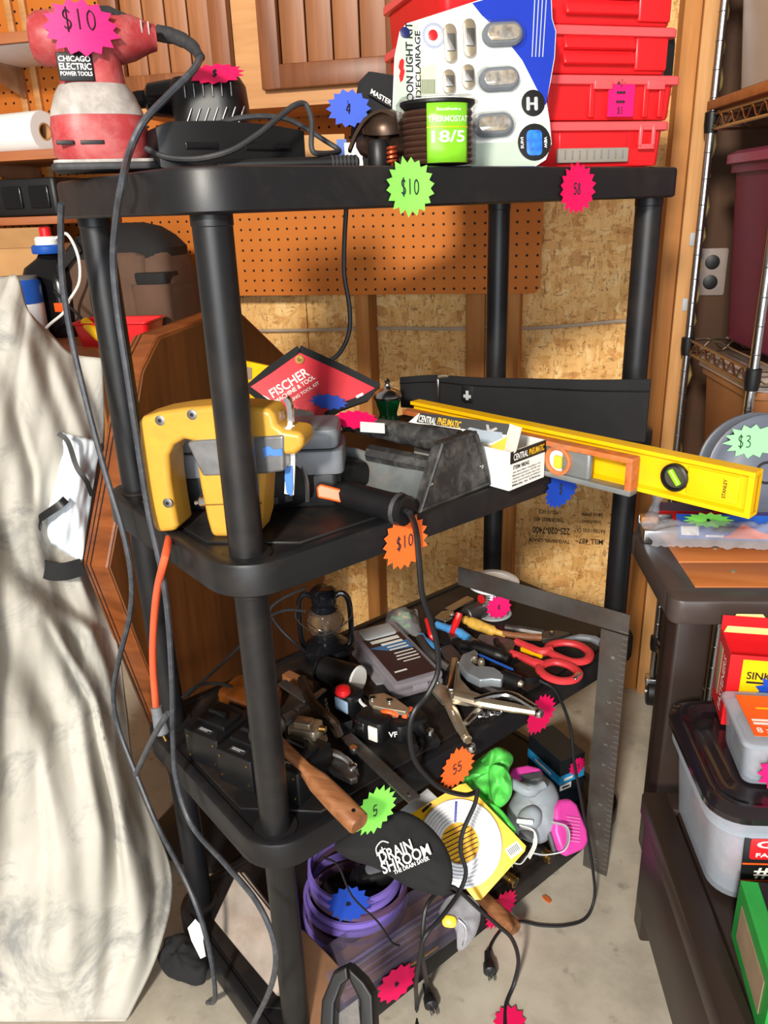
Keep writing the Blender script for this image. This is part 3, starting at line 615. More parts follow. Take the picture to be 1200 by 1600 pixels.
# clear tub with black lid on bench
defm('tub_clear', (196, 206, 220), .25, var=.03, alpha=.42, trans=.3, ior=1.2); defm('lid_black', (30, 24, 28), .16, var=.2, vs=10, coat=.3)
tw, td, tz0, tz1 = .34, .24, bz+.002, .575
q = M2 @ V((.022, .27, 0)); M3 = TF((q.x, q.y, 0))
t = thing('storage_tub', 'clear plastic tub with glossy black lid on the low bench', 'tub', M3 @ V((tw/2, td/2, bz)))
def rl(i, z, r=.045): return [(tw/2+x, td/2+y, z) for x, y in rr(tw-2*i, td-2*i, r-i*.3, 7)]
part('tub_body', MB(M3).loft([rl(.028, tz0), rl(.022, tz0+.004), rl(.02, tz0+.03), rl(.012, tz1-.03), rl(.004, tz1-.03), rl(.004, tz1-.004), rl(.008, tz1-.004), rl(.026, tz0+.008)], (1, 1)), 'tub_clear', t)
part('lid', MB(M3).loft([rl(.001, tz1-.008), rl(-.003, tz1-.004), rl(-.003, tz1+.004), rl(.006, tz1+.012), rl(.014, tz1+.012), rl(.022, tz1+.004), rl(.034, tz1+.004), rl(.040, tz1+.008), rl(.05, tz1+.008)]), 'lid_black', t)
part('contents', MB(M3).rbox((tw/2, td/2, tz0+.05), (tw-.07, td-.07, .075), .03, .012), pm('tub_contents', (176, 150, 140), .7, var=.5, vs=40, dirt=(206, 90, 120), ds=20, da=.8), t, kind='stuff')
FM = M3 @ TR(.125, .012, tz0+.065) @ RX(90)
lb = part('product_label', MB(FM @ RX(-6)).rbox((0.02, 0, .004), (.20, .105, .001), .004, .0004), 'black', t)
part('label_stripe', MB(FM @ RX(-6)).box((.02, -.043, .0052), (.20, .022, .0008)), 'orange', lb, smooth=0)
part('label_stripe', MB(FM @ RX(-6)).box((.02, .012, .0052), (.20, .002, .0008)).box((.02, -.013, .0052), (.2, .001, .0008)), 'orange', lb, smooth=0)
part('brand_patch', MB(FM @ RX(-6)).rbox((-.03, .034, .0052), (.085, .03, .001), .004, .0003), 'red', lb)
for s, x, y, w_, h_ in (('Grip', -.035, .04, .06, .013), ('FASTENERS', -.03, .026, .07, .006), ('#6 x 1-5/8', .0, 0, .13, .018), ('Coarse Thread', -.02, -.021, .09, .008), ('Sharp Point', -.03, -.031, .07, .007)):
    text(lb, s, FM @ RX(-6) @ TR(x, y, .0058), w_, h_, 'white', True)
# green box in front of it
q = M2 @ V((.006, .0, 0)); M4 = TF((q.x+.012, q.y+.105, bz)) @ RZ(-6)
t = thing('green_box', 'green and black carton in front of the clear tub', 'box', M4 @ V((.08, .05, 0)))
defm('carton_green', (36, 150, 62), .4); defm('kraft', (150, 128, 104), .8)
part('carton', MB(M4).box((.1, .07, .045), (.2, .14, .09)), 'carton_green', t, smooth=0)
part('side_panel', MB(M4).box((-.0008, .07, .045), (.001, .10, .05)), 'kraft', t, smooth=0)
part('top_stripe', MB(M4).box((.032, .07, .0906), (.024, .14, .001)), 'black', t, smooth=0)
dash(t, M4 @ TR(.032, .05, .0908) @ RZ(90), .06, .004, 'white'); dash(t, M4 @ TR(.046, .07, .0908) @ RZ(90), .12, .002, 'white')
# red nail box and white tub on the lid
lz = tz1+.013
q = pz(1120, 1132, lz); M5 = TF((q.x+.006, q.y+.002, lz)) @ RZ(-8)
t = thing('nail_box', 'red and yellow nail carton with torn open top on the black lid', 'box', M5 @ V((.05, .05, 0)))
bx, by, bh = .12, .075, .115
for nm, c, s in (('carton_front', (bx/2, 0, bh/2), (bx, .0012, bh)), ('carton_side', (0, by/2, bh/2), (.0012, by, bh)), ('carton_back', (bx/2, by, bh/2+.01), (bx, .0012, bh+.02)), ('carton_side', (bx, by/2, bh/2), (.0012, by, bh))):
    part(nm, MB(M5).box(c, s), 'red', t, smooth=0)
part('carton_base', MB(M5).box((bx/2, by/2, .001), (bx, by, .002)), 'red', t, smooth=0)
defm('inner_card', (226, 206, 128), .8)
part('torn_flap', MB(M5).prism([(0, 0), (.11, 0), (.105, .02), (.06, .016), (.05, .028), (.015, .026), (.008, .012)], -.0006, .0006) if False else MB(M5 @ TR(0.004, by-.002, bh-.006) @ RX(78)).prism([(0, 0), (.11, 0), (.108, .02), (.06, .018), (.05, .03), (.015, .028), (.006, .014)], -.0006, .0006), 'inner_card', t, smooth=0)
FM = M5 @ TR(0, -.0008, 0) @ RX(90)
part('yellow_panel', MB(FM).box((.066, .083, .0004), (.10, .052, .0006)), 'yellow', t, smooth=0)
for s, x, y, w_, h_, m_ in (('SINKER NAILS', .068, .085, .09, .012, 'black'), ('x', .0, .0, .0001, .0001, 'black')):
    text(t, s, FM @ TR(x, y, .0008), w_, h_, m_) if s != 'x' else dash(t, FM @ TR(.066, .074, .0006), .085, .003, 'black')
part('black_strip', MB(FM).box((.034, .05, .0004), (.045, .009, .0006)), 'black', t, smooth=0)
text(t, 'FASTENERS', M5 @ TR(-.0008, by/2, .055) @ RY(-90) @ RZ(90) @ RZ(-90) if False else M5 @ TR(-.0009, by*.3, .055) @ RZ(-90) @ RX(90) @ RZ(90), .085, .016, 'white')
part('die_cut', MB(M5).rbox((-.0008, by*.72, .06), (.0014, .022, .075), .0004, .0002), 'kraft', t)
sticker(t, FM @ TR(.064, .060, .002), .062, .062, 'blue_paper', '1', .014, rot=.2, seed=21, label='blue starburst price tag on the nail carton', n=12, depth=.28)
q = pz(1163, 1232, lz); M6 = TF((q.x-.006, q.y, lz)) @ RZ(-4)
t = thing('screw_tub', 'small clear tub with orange label lid on the black lid', 'tub', M6 @ V((.06, .05, 0)))
def r6(w, d, z, i=0): return [(.06+x, .055+y, z) for x, y in rr(w, d, .012)]
part('tub_body', MB(M6).loft([r6(.105, .09, 0), r6(.108, .094, .004), r6(.118, .104, .062), r6(.112, .098, .062), r6(.10, .086, .005)]), 'tub_clear', t)
part('lid', MB(M6).loft([r6(.124, .112, .060), r6(.128, .116, .063), r6(.128, .116, .069), r6(.118, .106, .072)]), 'tub_clear', t)
part('screws', MB(M6).rbox((.06, .055, .028), (.092, .078, .045), .01, .004), pm('screw_mass', (150, 120, 100), .6, .4, var=.5, vs=90), t, kind='stuff')
part('orange_label', MB(M6).box((.062, .055, .0725), (.10, .088, .0008)), pm('label_orange', (240, 92, 28), .4), t, smooth=0)
part('front_label', MB(M6).box((.075, .0005, .032), (.06, .001, .045)), 'white', t, smooth=0)
text(t, '8 x 2"', M6 @ TR(.035, .022, .0732), .035, .011, 'white'); dash(t, M6 @ TR(.045, .036, .0730), .055, .004, 'white'); dash(t, M6 @ TR(.045, .043, .0730), .055, .004, 'white')
part('label_streak', MB(M6).box((.07, .07, .0732), (.08, .003, .0004)), 'yellow', t, smooth=0)
sticker(t, M6 @ TR(.044, -.001, .028) @ RX(90), .055, .055, 'pink', None, rot=.1, seed=23, n=12, depth=.25, label='pink starburst price tag on the small tub')
# reel on the table
c = pd(1196, 738, 1.40); RM = frame(c, EX, V((.02, -.95, .18)))  # z = disc axis towards camera
t = thing('cable_reel', 'grey plastic reel with two round flanges standing on the table', 'reel', V((c.x, c.y, TZ)))
defm('reel_grey', (92, 98, 112), .4, var=.1); RR_ = min(.142, (c.z-TZ-.003))
for zz in (0, -.055): part('flange', MB(RM).lathe([(.02, zz-.005), (RR_-.004, zz-.005), (RR_, zz-.003), (RR_, zz+.003), (RR_-.004, zz+.005), (RR_-.014, zz+.003), (.06, zz+.003), (.055, zz+.006), (.02, zz+.006)], 48), 'reel_grey', t)
part('drum', MB(RM).lathe([(.07, -.05), (.07, -.004)], 30), 'black', t)
part('arbor_hole', MB(RM).lathe([(.021, .0), (.021, .0065), (.016, .0066), (.016, 0)], 20), 'black', t)
for x, y in ((-.018, -.045), (-.06, .062)): part('slot', MB(RM @ TR(x, y, .0036)).lathe([(.011, 0), (.011, .0008)], 14), 'black', t)
q = ppl(1172, 689, c, RM.to_3x3() @ V((0, 0, 1))); lq = RM.inverted() @ q
sticker(t, RM @ TR(lq.x, lq.y, .008), .098, .062, 'mint', '$3', .02, rot=.1, seed=24, n=14, depth=.28, label='mint green starburst price tag reading $3 on the grey reel', tx=-.012)
defm('dark_red', (110, 14, 20), .4)
# wiper packs, flat on the table
M7 = TF((0, 0, 0)); q0 = pz(1052, 812, TZ+.03)
q = pz(1045, 838, TZ+.012); M7 = TF((q.x, q.y, TZ)) @ RZ(-4)
t = thing('wiper_blade_box', 'red and purple boxed wiper blade lying behind the plastic bag', 'box', M7 @ V((.1, .06, 0)))
part('carton', MB(M7).box((.2, .085, .018), (.42, .045, .036)), pm('carton_purple', (60, 56, 108), .4), t, smooth=0)
part('red_end', MB(M7).prism([(-.0105, 0), (.095, 0), (.118, .0364), (-.0105, .0364)], 0, .001) if False else MB(M7 @ TR(0, .062, 0) @ RX(90)).prism([(-.0105, 0), (.085, 0), (.11, .0364), (-.0105, .0364)], -.0003, .0006), 'red', t, smooth=0)
text(t, 'WIPER', M7 @ TR(.155, .0615, .02) @ RX(90), .07, .018, 'white'); text(t, '18', M7 @ TR(.008, .0612, .02) @ RX(90), .014, .014, 'yellow')
dash(t, M7 @ TR(.055, .0612, .02) @ RX(90), .06, .012, 'dark_red')
M8 = TF((q.x, q.y, TZ+.002)) @ RZ(-5)
t = thing('wiper_blade_pack', 'clear plastic bag with blue wiper card and green star tag', 'package', M8 @ V((.08, .0, 0)))
part('card', MB(M8 @ TR(.0, .0, .016) @ RX(38)).box((.11, .015, 0), (.19, .05, .0015)), 'blue', t, smooth=0)
CM = M8 @ TR(.0, .0, .0165) @ RX(38)
part('barcode', MB(CM).box((.035, .005, .001), (.03, .018, .0005)), 'white', t, smooth=0)
part('print', MB(CM).prism([(.085, -.008), (.10, -.002), (.125, .022), (.15, .006), (.205, -.008)], .0008, .0014), 'orange', t, smooth=0)
part('print', MB(CM).prism([(.07, .006), (.075, .016), (.10, .014), (.112, .018), (.108, .006), (.09, .002)], .0014, .002), 'black', t, smooth=0)
dash(t, CM @ TR(.075, -.005, .001), .03, .004, 'white')
sticker(t, CM @ TR(.068, .026, .003), .085, .032, 'neon_green', '~', .01, rot=.1, seed=26, n=14, depth=.26, label='lime green starburst tag on the wiper card')
def wrapf(u, w):
    x = -.035+u*.27; y = -.035+w*.09; z = .028*math.sin(PI*min(1, w*1.02))*(.5+.5*min(1, u*8)) + .006*noise.noise(V((u*14, w*6, 1))) + .003*noise.noise(V((u*40, w*14, 6)))
    return M8 @ V((x-.01*noise.noise(V((w*6, 3, 3))), y+.006*noise.noise(V((u*9, 2, 2))), max(.002, z+.006)))
part('plastic_wrap', MB().grid(wrapf, 50, 22), 'clear_bag', t, smooth=70)
part('twist_end', MB().tube([M8 @ V((-.03, .02, .02)), M8 @ V((-.02, .05, .04)), M8 @ V((-.012, .06, .07))], [.016, .010, .007, .012], 8, k=4), 'clear_bag', t)
q = pz(1000, 835, TZ+.02); M9 = TF((q.x+.008, q.y+.03, TZ))
t = thing('aluminium_channel', 'short silver channel offcut on the table corner beside the plastic bag', 'metal piece', M9 @ V((.02, 0, 0)))
part('channel', MB(M9).rbox((.025, 0, .012), (.06, .045, .024), .003, .001).rbox((.025, .026, .018), (.06, .006, .036), .002, .001), 'chrome', t)
part('wood_block', MB(M9).rbox((.012, .018, .032), (.03, .02, .012), .002, .001), 'pine', t)
# ------------------------------------------------------------ chrome wire rack
A_ = V((pY(1100, 300, 1.92).x, 1.92, 0)); B_ = V((pY(1183, 540, 1.56).x, 1.56, 0)); ed = (B_-A_).normalized(); ex = V((-ed.y, ed.x, 0)); LR = .9; eL = (B_-A_).length
t = thing('wire_rack', 'chrome wire shelving rack on casters behind the table', 'rack', (A_+B_)/2+ex*.4)
cor = [A_, B_, A_+ex*LR, B_+ex*LR]
for i, c in enumerate(cor):
    mb = MB().cyl(c+V((0, 0, .09)), c+V((0, 0, 1.9)), .0088, n=12)
    p = part('post', mb, 'chrome', t)
    part('groove_rings', MB().lathe([(.0092, 0), (.0092, .0015)], 12, TR(c.x, c.y, .3)) if False else (lambda m: [m.lathe([(.0088, -.001), (.0094, 0), (.0088, .001)], 12, TR(c.x, c.y, .2+.051*k)) for k in range(33)] and m)(MB()), 'steel', p, kind='stuff')
    k = part('caster', MB().cyl(c+V((-.012, 0, .04)), c+V((.012, 0, .04)), .038, n=18, ch=.004), 'black', t)
    part('caster_fork', MB().rbox((c.x, c.y, .075), (.036, .03, .02), .004, .002).cyl(c+V((-.016, 0, .04)), c+V((.016, 0, .04)), .01), 'chrome', k)
wz = (1.445, .985, .205)
defm('wire', (188, 172, 150), .3, 1, var=.1)
for z in wz:
    mb = MB()
    for a, b in ((cor[0], cor[1]), (cor[1], cor[3]), (cor[2], cor[3]), (cor[0], cor[2])):
        for dz in (0, -.028): mb.cyl(a+V((0, 0, z+dz)), b+V((0, 0, z+dz)), .0032, n=6)
        n = int((b-a).length/.026); pts = []
        for k in range(n+1): pts.append(a.lerp(b, k/n)+V((0, 0, z-.003-(.022 if k % 2 else 0))))
        mb.tube(pts, .0022, 5, k=3)
    s = part('wire_shelf', mb, 'wire', t)
    for k in range(20):
        o = ex*(LR*(k+1)/21); part('wire', MB().cyl(A_+o+V((0, 0, z+.003)), B_+o+V((0, 0, z+.003)), .002, n=5), 'chrome', s)
    for i, c in enumerate(cor[:2]): part('collar', MB().lathe([(.0125, z-.035), (.0145, z-.02), (.0145, z+.004), (.011, z+.006)], 14, TR(c.x, c.y, 0)), 'black', s)
def wf(u, v, z): return A_ + ex*u + ed*v + V((0, 0, z))
WFM = Matrix(((ex.x, -ed.x, 0, A_.x), (ex.y, -ed.y, 0, A_.y), (0, 0, 1, 0), (0, 0, 0, 1)))
defm('maroon', (104, 24, 56), .4, var=.05); defm('maroon_lid', (150, 66, 92), .35, var=.05)
def tote(name, label, u0, w, v0, d, z0, h, mat, lidmat, taper=.9):
    M = WFM @ TR(u0+w/2, -(v0+d/2), z0); t = thing(name, label, 'tote', M @ V((0, 0, 0)))
    part('tote_body', MB(M).loft([[(x, y, z) for x, y in rr(w*k, d*k, .03)] for z, k in ((0, taper-.02), (.006, taper), (h-.03, .97), (h-.03, 1.0), (h-.012, 1.0))]), mat, t)
    part('rim_lid', MB(M).loft([[(x, y, z) for x, y in rr(w*k, d*k, .03)] for z, k in ((h-.014, 1.02), (h-.012, 1.03), (h+.004, 1.03), (h+.012, .98))]), lidmat, t); return t
tote('maroon_tote', 'maroon plastic tote with paler lid on the middle wire shelf', .035, .6, .02, .33, wz[1]+.006, .37, 'maroon', 'maroon_lid')
tote('orange_tote', 'translucent brown tote below the middle wire shelf', .02, .55, .03, .30, .62, .33, pm('tote_brown', (150, 96, 56), .35, var=.25, vs=5), pm('tote_lidb', (176, 160, 150), .3))
tote('grey_tote', 'translucent grey tote on the top wire shelf', .0, .6, .02, .32, wz[0]+.032, .28, pm('tote_grey', (170, 160, 150), .3, var=.1, vs=4), 'light_grey')
solo('loose_board', MB(WFM).rbox((.365, -.19, wz[0]+.017), (.75, .40, .018), .003, .002, 2), 'shelf_board', 'brown board laid across the top wire shelf', 'board')
solo('dark_tray', MB(WFM).rbox((.36, -.2, 1.385), (.5, .30, .022), .01, .004), pm('tray_dark', (60, 54, 54), .4), 'dark flat tray on top of the maroon tote', 'tray')
solo('dark_carton', MB(WFM).rbox((.3, -.19, .31), (.5, .28, .60), .01, .004), pm('carton_dark', (84, 54, 32), .8), 'dark brown carton on the bottom wire shelf', 'box')
# ============================================================ top shelf
def cord(parent, pts, r, mat, name='power_cord', k=6): return part(name, MB().tube(pts, r, 8, k=k), mat, parent)
LEFTU = UX  # plane beside the short left side of the unit
def left(px, py, off=.066): q = ppl(px, py, S(-off, 0, 0), UX); q.z = max(q.z, .005); return q
defm('wire_brown', (64, 40, 30), .3); defm('lens', (186, 182, 176), .15, .5, var=.5, vs=120, dirt=(236, 196, 120), ds=60, da=.5)
# red palm sander
sc_ = pd(163, 250, .95); sc_.z = Z1+.001; k_ = .95/FPX
defm('sander_red', (158, 50, 54), .45, var=.15, vs=30, dirt=(186, 116, 112), ds=26, da=.7); defm('sander_grey', (168, 160, 154), .5, var=.3, vs=40, dirt=(112, 108, 108), ds=30, da=.7)
hd = V((RT.x, RT.y, 0)).normalized(); hs_ = ray(163, 250); SM = frame(sc_, V((hs_.y, -hs_.x, 0)), (0, 0, 1)) @ TR(0, 0, .006) @ Matrix.Diagonal((1, 1, .95, 1))     # local x to the right, y away
t = thing('palm_sander', 'dusty red palm sander with pink $10 tag on the top shelf', 'sander', sc_)
part('sanding_pad', MB(SM).rbox((.002, 0, .0045), (.122, .10, .009), .012, .003), 'dark_rubber', t)
part('pad_plate', MB(SM).rbox((.002, 0, .0105), (.116, .095, .004), .012, .001), 'sander_grey', t)
def sec(w, d, z, x=0, r=.5): return [(x+a, b, z) for a, b in rr(w, d, min(w, d)*r*.8, 6)]
part('housing', MB(SM).loft([sec(.100, .085, .012), sec(.110, .092, .02), sec(.110, .092, .05), sec(.104, .088, .066), sec(.094, .08, .078)]), 'sander_red', t)
part('grey_band', MB(SM).loft([sec(.106, .09, .062), sec(.104, .09, .068), sec(.09, .08, .086), sec(.078, .07, .096), sec(.076, .068, .097)]), 'sander_grey', t)
part('neck', MB(SM).loft([sec(.074, .066, .092), sec(.073, .065, .10), sec(.070, .064, .125), sec(.078, .07, .14)]), 'sander_red', t)
L = []
for x, r, z in ((-.062, .012, .147), (-.060, .022, .147), (-.050, .029, .147), (-.016, .0325, .148), (.027, .031, .149), (.052, .025, .150), (.070, .017, .151), (.078, .0145, .151)):
    L.append([(x, r*1.05*math.cos(2*PI*j/20), z+r*math.sin(2*PI*j/20)) for j in range(20)])
part('motor_head', MB(SM).loft(L), 'sander_red', t)
L = []
for x, r, z in ((-.016, .006, .175), (.004, .016, .173), (.029, .018, .172), (.049, .010, .169)):
    L.append([(x, r*1.4*math.cos(2*PI*j/14), z+r*.6*math.sin(2*PI*j/14)) for j in range(14)])
part('top_cap', MB(SM).loft(L), 'dark_rubber', t)
for a, b in ((-.049, -.030), (-.023, .003)): part('vent_slot', MB(SM).rbox(((a+b)/2, -.0455, .031), (b-a, .004, .0045), .001, .0005), 'black', t)
pl = part('name_plate', MB(SM).rbox((-.016, -.0335, .113), (.038, .003, .030), .002, .0008), 'black', t)
for s, z, h in (('CHICAGO', .121, .006), ('ELECTRIC', .113, .007), ('POWER TOOLS', .1055, .0045)): text(pl, s, SM @ TR(-.016, -.0354, z) @ RX(90), .034, h, 'white')
part('ribs', MB(SM).rbox((.062, -.0195, .159), (.002, .004, .014), .0008, .0004).rbox((.070, -.0165, .158), (.002, .004, .014), .0008, .0004), 'sander_grey', t, kind='stuff')
sticker(t, SM @ TR(-.004, -.041, .152) @ RX(84), .082, .062, 'pink', '$10', .020, rot=.15, seed=31, n=15, label='pink starburst tag reading $10 on the sander', ty=.008, curl=-.5)
def sp(px, py, d): return pd(px, py, d)
part('cord_boot', MB().tube([sp(248, 52, .95), sp(275, 58, .94), sp(300, 72, .93), sp(313, 90, .92)], [.0095, .0085, .0075, .006], 10, k=5), 'dark_rubber', t)
cb = [sp(313, 90, .92), sp(300, 112, .90), sp(262, 150, .885), sp(225, 190, .87), sp(203, 235, .872)] + [left(x, y) for x, y in ((192, 280), (183, 330), (177, 400), (183, 480), (198, 580), (213, 680), (232, 800), (252, 890), (263, 970), (269, 1080), (270, 1150), (276, 1220), (300, 1290), (352, 1350), (403, 1412), (430, 1480), (424, 1540), (395, 1602))]
cord(t, cb, .0042, 'cord_grey')
# black vented sander behind, with folded pink tag
c = pd(332, 215, 1.10); c.z = Z1+.001; M = frame(c, hd) @ Matrix.Diagonal((1.12, 1.1, 1.22, 1))
t = thing('vented_power_tool', 'black power tool with slanted vent ribs and folded pink tag', 'power tool', c)
part('base_plate', MB(M).rbox((0, 0, .006), (.10, .08, .012), .01, .003), 'black', t)
part('housing', MB(M).loft([sec(.086, .07, .01, .006), sec(.09, .075, .03, .004), sec(.092, .076, .075, .002), sec(.092, .07, .095, .0), sec(.08, .055, .104, .0)]), 'black', t)
L = []
for x, r in ((-.078, .010), (-.072, .017), (-.045, .020), (.0, .021), (.035, .018)): L.append([(x, r*math.cos(2*PI*j/16), .085+r*math.sin(2*PI*j/16)) for j in range(16)])
part('rear_grip', MB(M).loft(L), 'black_gloss', t)
part('cord_boot', MB(M).tube([(-.075, 0, .086), (-.10, 0, .084), (-.125, .01, .078)], [.0095, .008, .006], 9, k=4), 'black', t)
for k in range(7): part('vent_rib', MB(M @ TR(-.022+k*.0105, -.0385, .055) @ RY(28)).rbox((0, 0, 0), (.0022, .003, .036), .001, .0005), 'steel', t)
for k in range(6): part('vent_rib', MB(M @ TR(-.02+k*.011, -.037, .088)).rbox((0, 0, 0), (.002, .003, .014), .001, .0005), 'steel', t)
sticker(t, M @ TR(.016, -.026, .1045) @ RX(35), .07, .042, 'hot_pink', '$', .012, rot=.2, seed=33, n=14, label='hot pink tag folded over the black tool')
# dust bag
L = []; c = pd(285, 205, 1.0); c.z = Z1; M = frame(c, V((.985, .17, 0)))
for i in range(9):
    x = -.055+.11*i/8; r = max(.004, .026*math.sin(PI*min(.95, .08+i/9))); L.append([(x, r*1.1*math.cos(2*PI*j/14), .032+r*.7*math.sin(2*PI*j/14)+.004*noise.noise(V((x*40, j, 0)))) for j in range(14)])
solo('dust_bag', MB(M).loft(L), pm('lint', (150, 140, 128), .95, var=.25, vs=60, dirt=(200, 120, 130), ds=40, da=.5, bmp=.4, bs=200), 'grey lint covered dust bag between the two black tools', 'dust bag')
# long black slotted tool
c0 = pd(236, 240, .93); c1 = pd(468, 242, 1.02); c0.z = c1.z = Z1+.001; M = frame(c0, c1-c0); Lg = (c1-c0).length
t = thing('slotted_tool', 'long black plastic tool with slotted side lying on the top shelf', 'power tool', (c0+c1)/2)
part('housing', MB(M).loft([[(x, y*k, zc+z*h) for y, z in rr(.05, 1, .018 if False else .012, 4)] for x, k, zc, h in ((0, .4, .026, .02), (.004, .8, .028, .042), (.02, 1, .029, .054), (.08, 1, .030, .056), (Lg*.75, .85, .033, .044), (Lg, .7, .032, .034))]), 'black', t)
part('slot', MB(M).rbox((.055, -.0255, .03), (.04, .002, .008), .003, .0006), 'black_gloss', t)
part('slot', MB(M).rbox((.14, -.0235, .03), (.06, .002, .010), .003, .0006), 'black_gloss', t)
c2 = pd(335, 246, .93); c3 = pd(560, 246, .97); c2.z = c3.z = Z1+.009
part('wand', MB().cyl(c2, c3, .0062, .0075, n=12, ch=.002), 'black', t)
for k in range(7): q = c2.lerp(c3, .80+.028*k); part('grip_ring', MB().cyl(q, q+(c3-c2).normalized()*.003, .0085, n=12), 'dark_rubber', t)
# loose cord on top shelf belonging to that tool
tp = [(228, 232, .92), (262, 246, .915), (310, 248, .91), (360, 236, .91), (400, 212, .92), (430, 188, .93), (458, 166, .94), (477, 163, .95), (487, 190, .95), (487, 232, .95), (500, 240, .96), (530, 236, 1.0), (505, 218, 1.0), (470, 196, .99), (440, 184, .98), (395, 182, .97), (350, 190, .97), (325, 205, .98)]
cord(t, [pd(*p) for p in tp], .0034, 'dark_rubber', 'power_cord')
# small tan carton with white label card
c = pd(485, 240, 1.13); c.z = Z1+.001; M = frame(c, hd)
t = thing('tan_carton', 'small plain tan carton behind the coiled cord', 'box', c)
part('carton', MB(M).box((0, 0, .026), (.104, .06, .052)), 'cardboard', t, smooth=0, bev=.0015)
part('label', MB(M).box((.047, -.0306, .03), (.014, .0008, .03)), 'blue', t, smooth=0)
c = pd(553, 240, 1.10); c.z = Z1+.001; M = frame(c, hd)
solo('instruction_card', MB(M).rbox((0, 0, .02), (.026, .012, .04), .002, .001), 'white', 'white card standing behind the bronze lamp clamp', 'card')
# black pouch with blue tag
c = pd(598, 240, 1.12); c.z = Z1+.001; M = frame(c, V((.97, .25, 0))) @ Matrix.Diagonal((1, 1, 1.3, 1)) 
t = thing('black_pouch', 'black fabric pouch with white woven label and blue tag', 'pouch', c)
part('pouch', MB(M @ RY(8)).loft([[(x*k, y*k2, z) for x, y in rr(.10, .05, .018)] for z, k, k2 in ((0, .9, 1), (.01, 1, 1.1), (.05, .98, 1), (.085, .85, .7), (.096, .6, .4))]), 'black_cloth', t)
lb = part('woven_label', MB(M @ TR(.0, -.026, .072) @ RY(24) @ RX(70)).box((0, 0, 0), (.036, .009, .002)), 'black', t, smooth=0)
text(lb, 'MASTER', M @ TR(.0, -.027, .0725) @ RY(24) @ RX(70), .03, .0055, 'white')
q = pd(545, 170, 1.045); sticker(t, frame(q, V((.97, .22, -.1)), V((.1, -.98, .1))), .060, .048, 'blue_paper', '4', .012, rot=.1, seed=35, n=14, label='blue starburst tag on the black pouch')
part('tag_tail', MB().strap([q, pd(565, 160, 1.09)], .02, .001, UP), 'blue_paper', t)
# bronze clamp lamp
c = pd(598, 250, 1.0); c.z = Z1+.001; mt = pm('bronze', (70, 54, 44), .35, .7, var=.3, vs=40)
t = thing('clamp_lamp', 'bronze clamp lamp with cupped shades beside the wire roll', 'lamp', c)
Dn = lambda px, py, d, dx, dy, dz: frame(pd(px, py, d), V((1, .1, .0)), V((dx, dy, dz)))
part('shade', MB(Dn(602, 188, 1.0, .05, -.25, 1)).lathe([(.030, -.012), (.029, -.004), (.022, .006), (.010, .011), (.002, .012)], 22), mt, t, solid=.001)
part('lower_cup', MB(Dn(600, 222, .99, .15, -.55, 1)).lathe([(.036, 0), (.034, -.006), (.024, -.013), (.010, -.017), (.036, .001)], 22), mt, t)
part('stem', MB().cyl(pd(602, 188, 1.0), pd(600, 225, .99), .008), mt, t)
part('arm', MB().strap([pd(546, 236, .985), pd(556, 212, .985), pd(572, 188, .985), pd(595, 176, .985), pd(616, 184, .985)], .010, .004, FW, 5), mt, t)
part('base_cup', MB(TR(*(lambda q: (q.x, q.y, Z1+.001))(pd(592, 250, .97)))).lathe([(.013, 0), (.014, .003), (.013, .028), (.010, .032)], 16), 'black', t)
q = pd(612, 245, .965); q.z = Z1; M = TR(*q)
part('copper_coil', (lambda m: [m.tube([V((.006*math.cos(a), .006*math.sin(a), .004+a*.0008)) for a in [i*.5 for i in range(52)]], .0022, 5)] and m)(MB(M)), pm('copper', (186, 84, 52), .35, .8), t)
# roll of thermostat wire
c = pd(684, 262, .985); c.z = Z1+.001; M = TR(*c) @ Matrix.Diagonal((1, 1, .86, 1)); R0 = .039
t = thing('thermostat_wire_roll', 'shrink wrapped roll of brown wire with green 18/5 label', 'wire roll', c)
for k in range(9):
    part('wire_turn', MB(M).tube([V((R0*math.cos(2*PI*i/28), R0*math.sin(2*PI*i/28), .006+k*.0078)) for i in range(28)], .0044, 7, closed=True), 'wire_brown', t)
part('core', MB(M).lathe([(R0-.001, .002), (R0-.001, .078)], 28), 'black', t)
part('top_dish', MB(M).lathe([(R0+.002, .074), (R0+.007, .080), (R0+.007, .084), (R0-.004, .084), (R0-.012, .076)], 32), 'black', t)
a0, a1 = math.radians(-96), math.radians(-28)
gl = part('green_label', MB(M).grid(lambda u, w: V(((R0+.0062)*math.cos(a0+(a1-a0)*u), (R0+.0062)*math.sin(a0+(a1-a0)*u), .003+.075*w)), 16, 4), pm('label_green', (128, 205, 40), .3), t, solid=.0006)
def wraptext(s, z, w, h, mat='white'):
    vs, fs, x0, x1, y0, y1 = textgeo(s, True); am = (a0+a1)/2; mb = MB(M)
    mb.add([(R0+.0071)*V((math.cos(am+((v.x-(x0+x1)/2)/(x1-x0)*w)/R0), math.sin(am+((v.x-(x0+x1)/2)/(x1-x0)*w)/R0), 0)) + V((0, 0, z+(v.y-(y0+y1)/2)/(y1-y0)*h)) for v in vs], fs)
    part('lettering', mb, mat, gl, smooth=0)
wraptext('THERMOSTAT', .058, .044, .0075); wraptext('18/5', .036, .036, .015); wraptext('Southwire', .070, .026, .004)
part('label_rule', MB(M).grid(lambda u, w: V(((R0+.0068)*math.cos(a0+(a1-a0)*u), (R0+.0068)*math.sin(a0+(a1-a0)*u), .0475+.001*w)), 12, 1), 'yellow', gl)
part('shrink_wrap', MB(M).lathe([(R0+.009, .001), (R0+.0095, .04), (R0+.012, .082), (R0+.006, .09), (R0-.01, .088)], 28, caps=(0, 0)), 'clear', t)
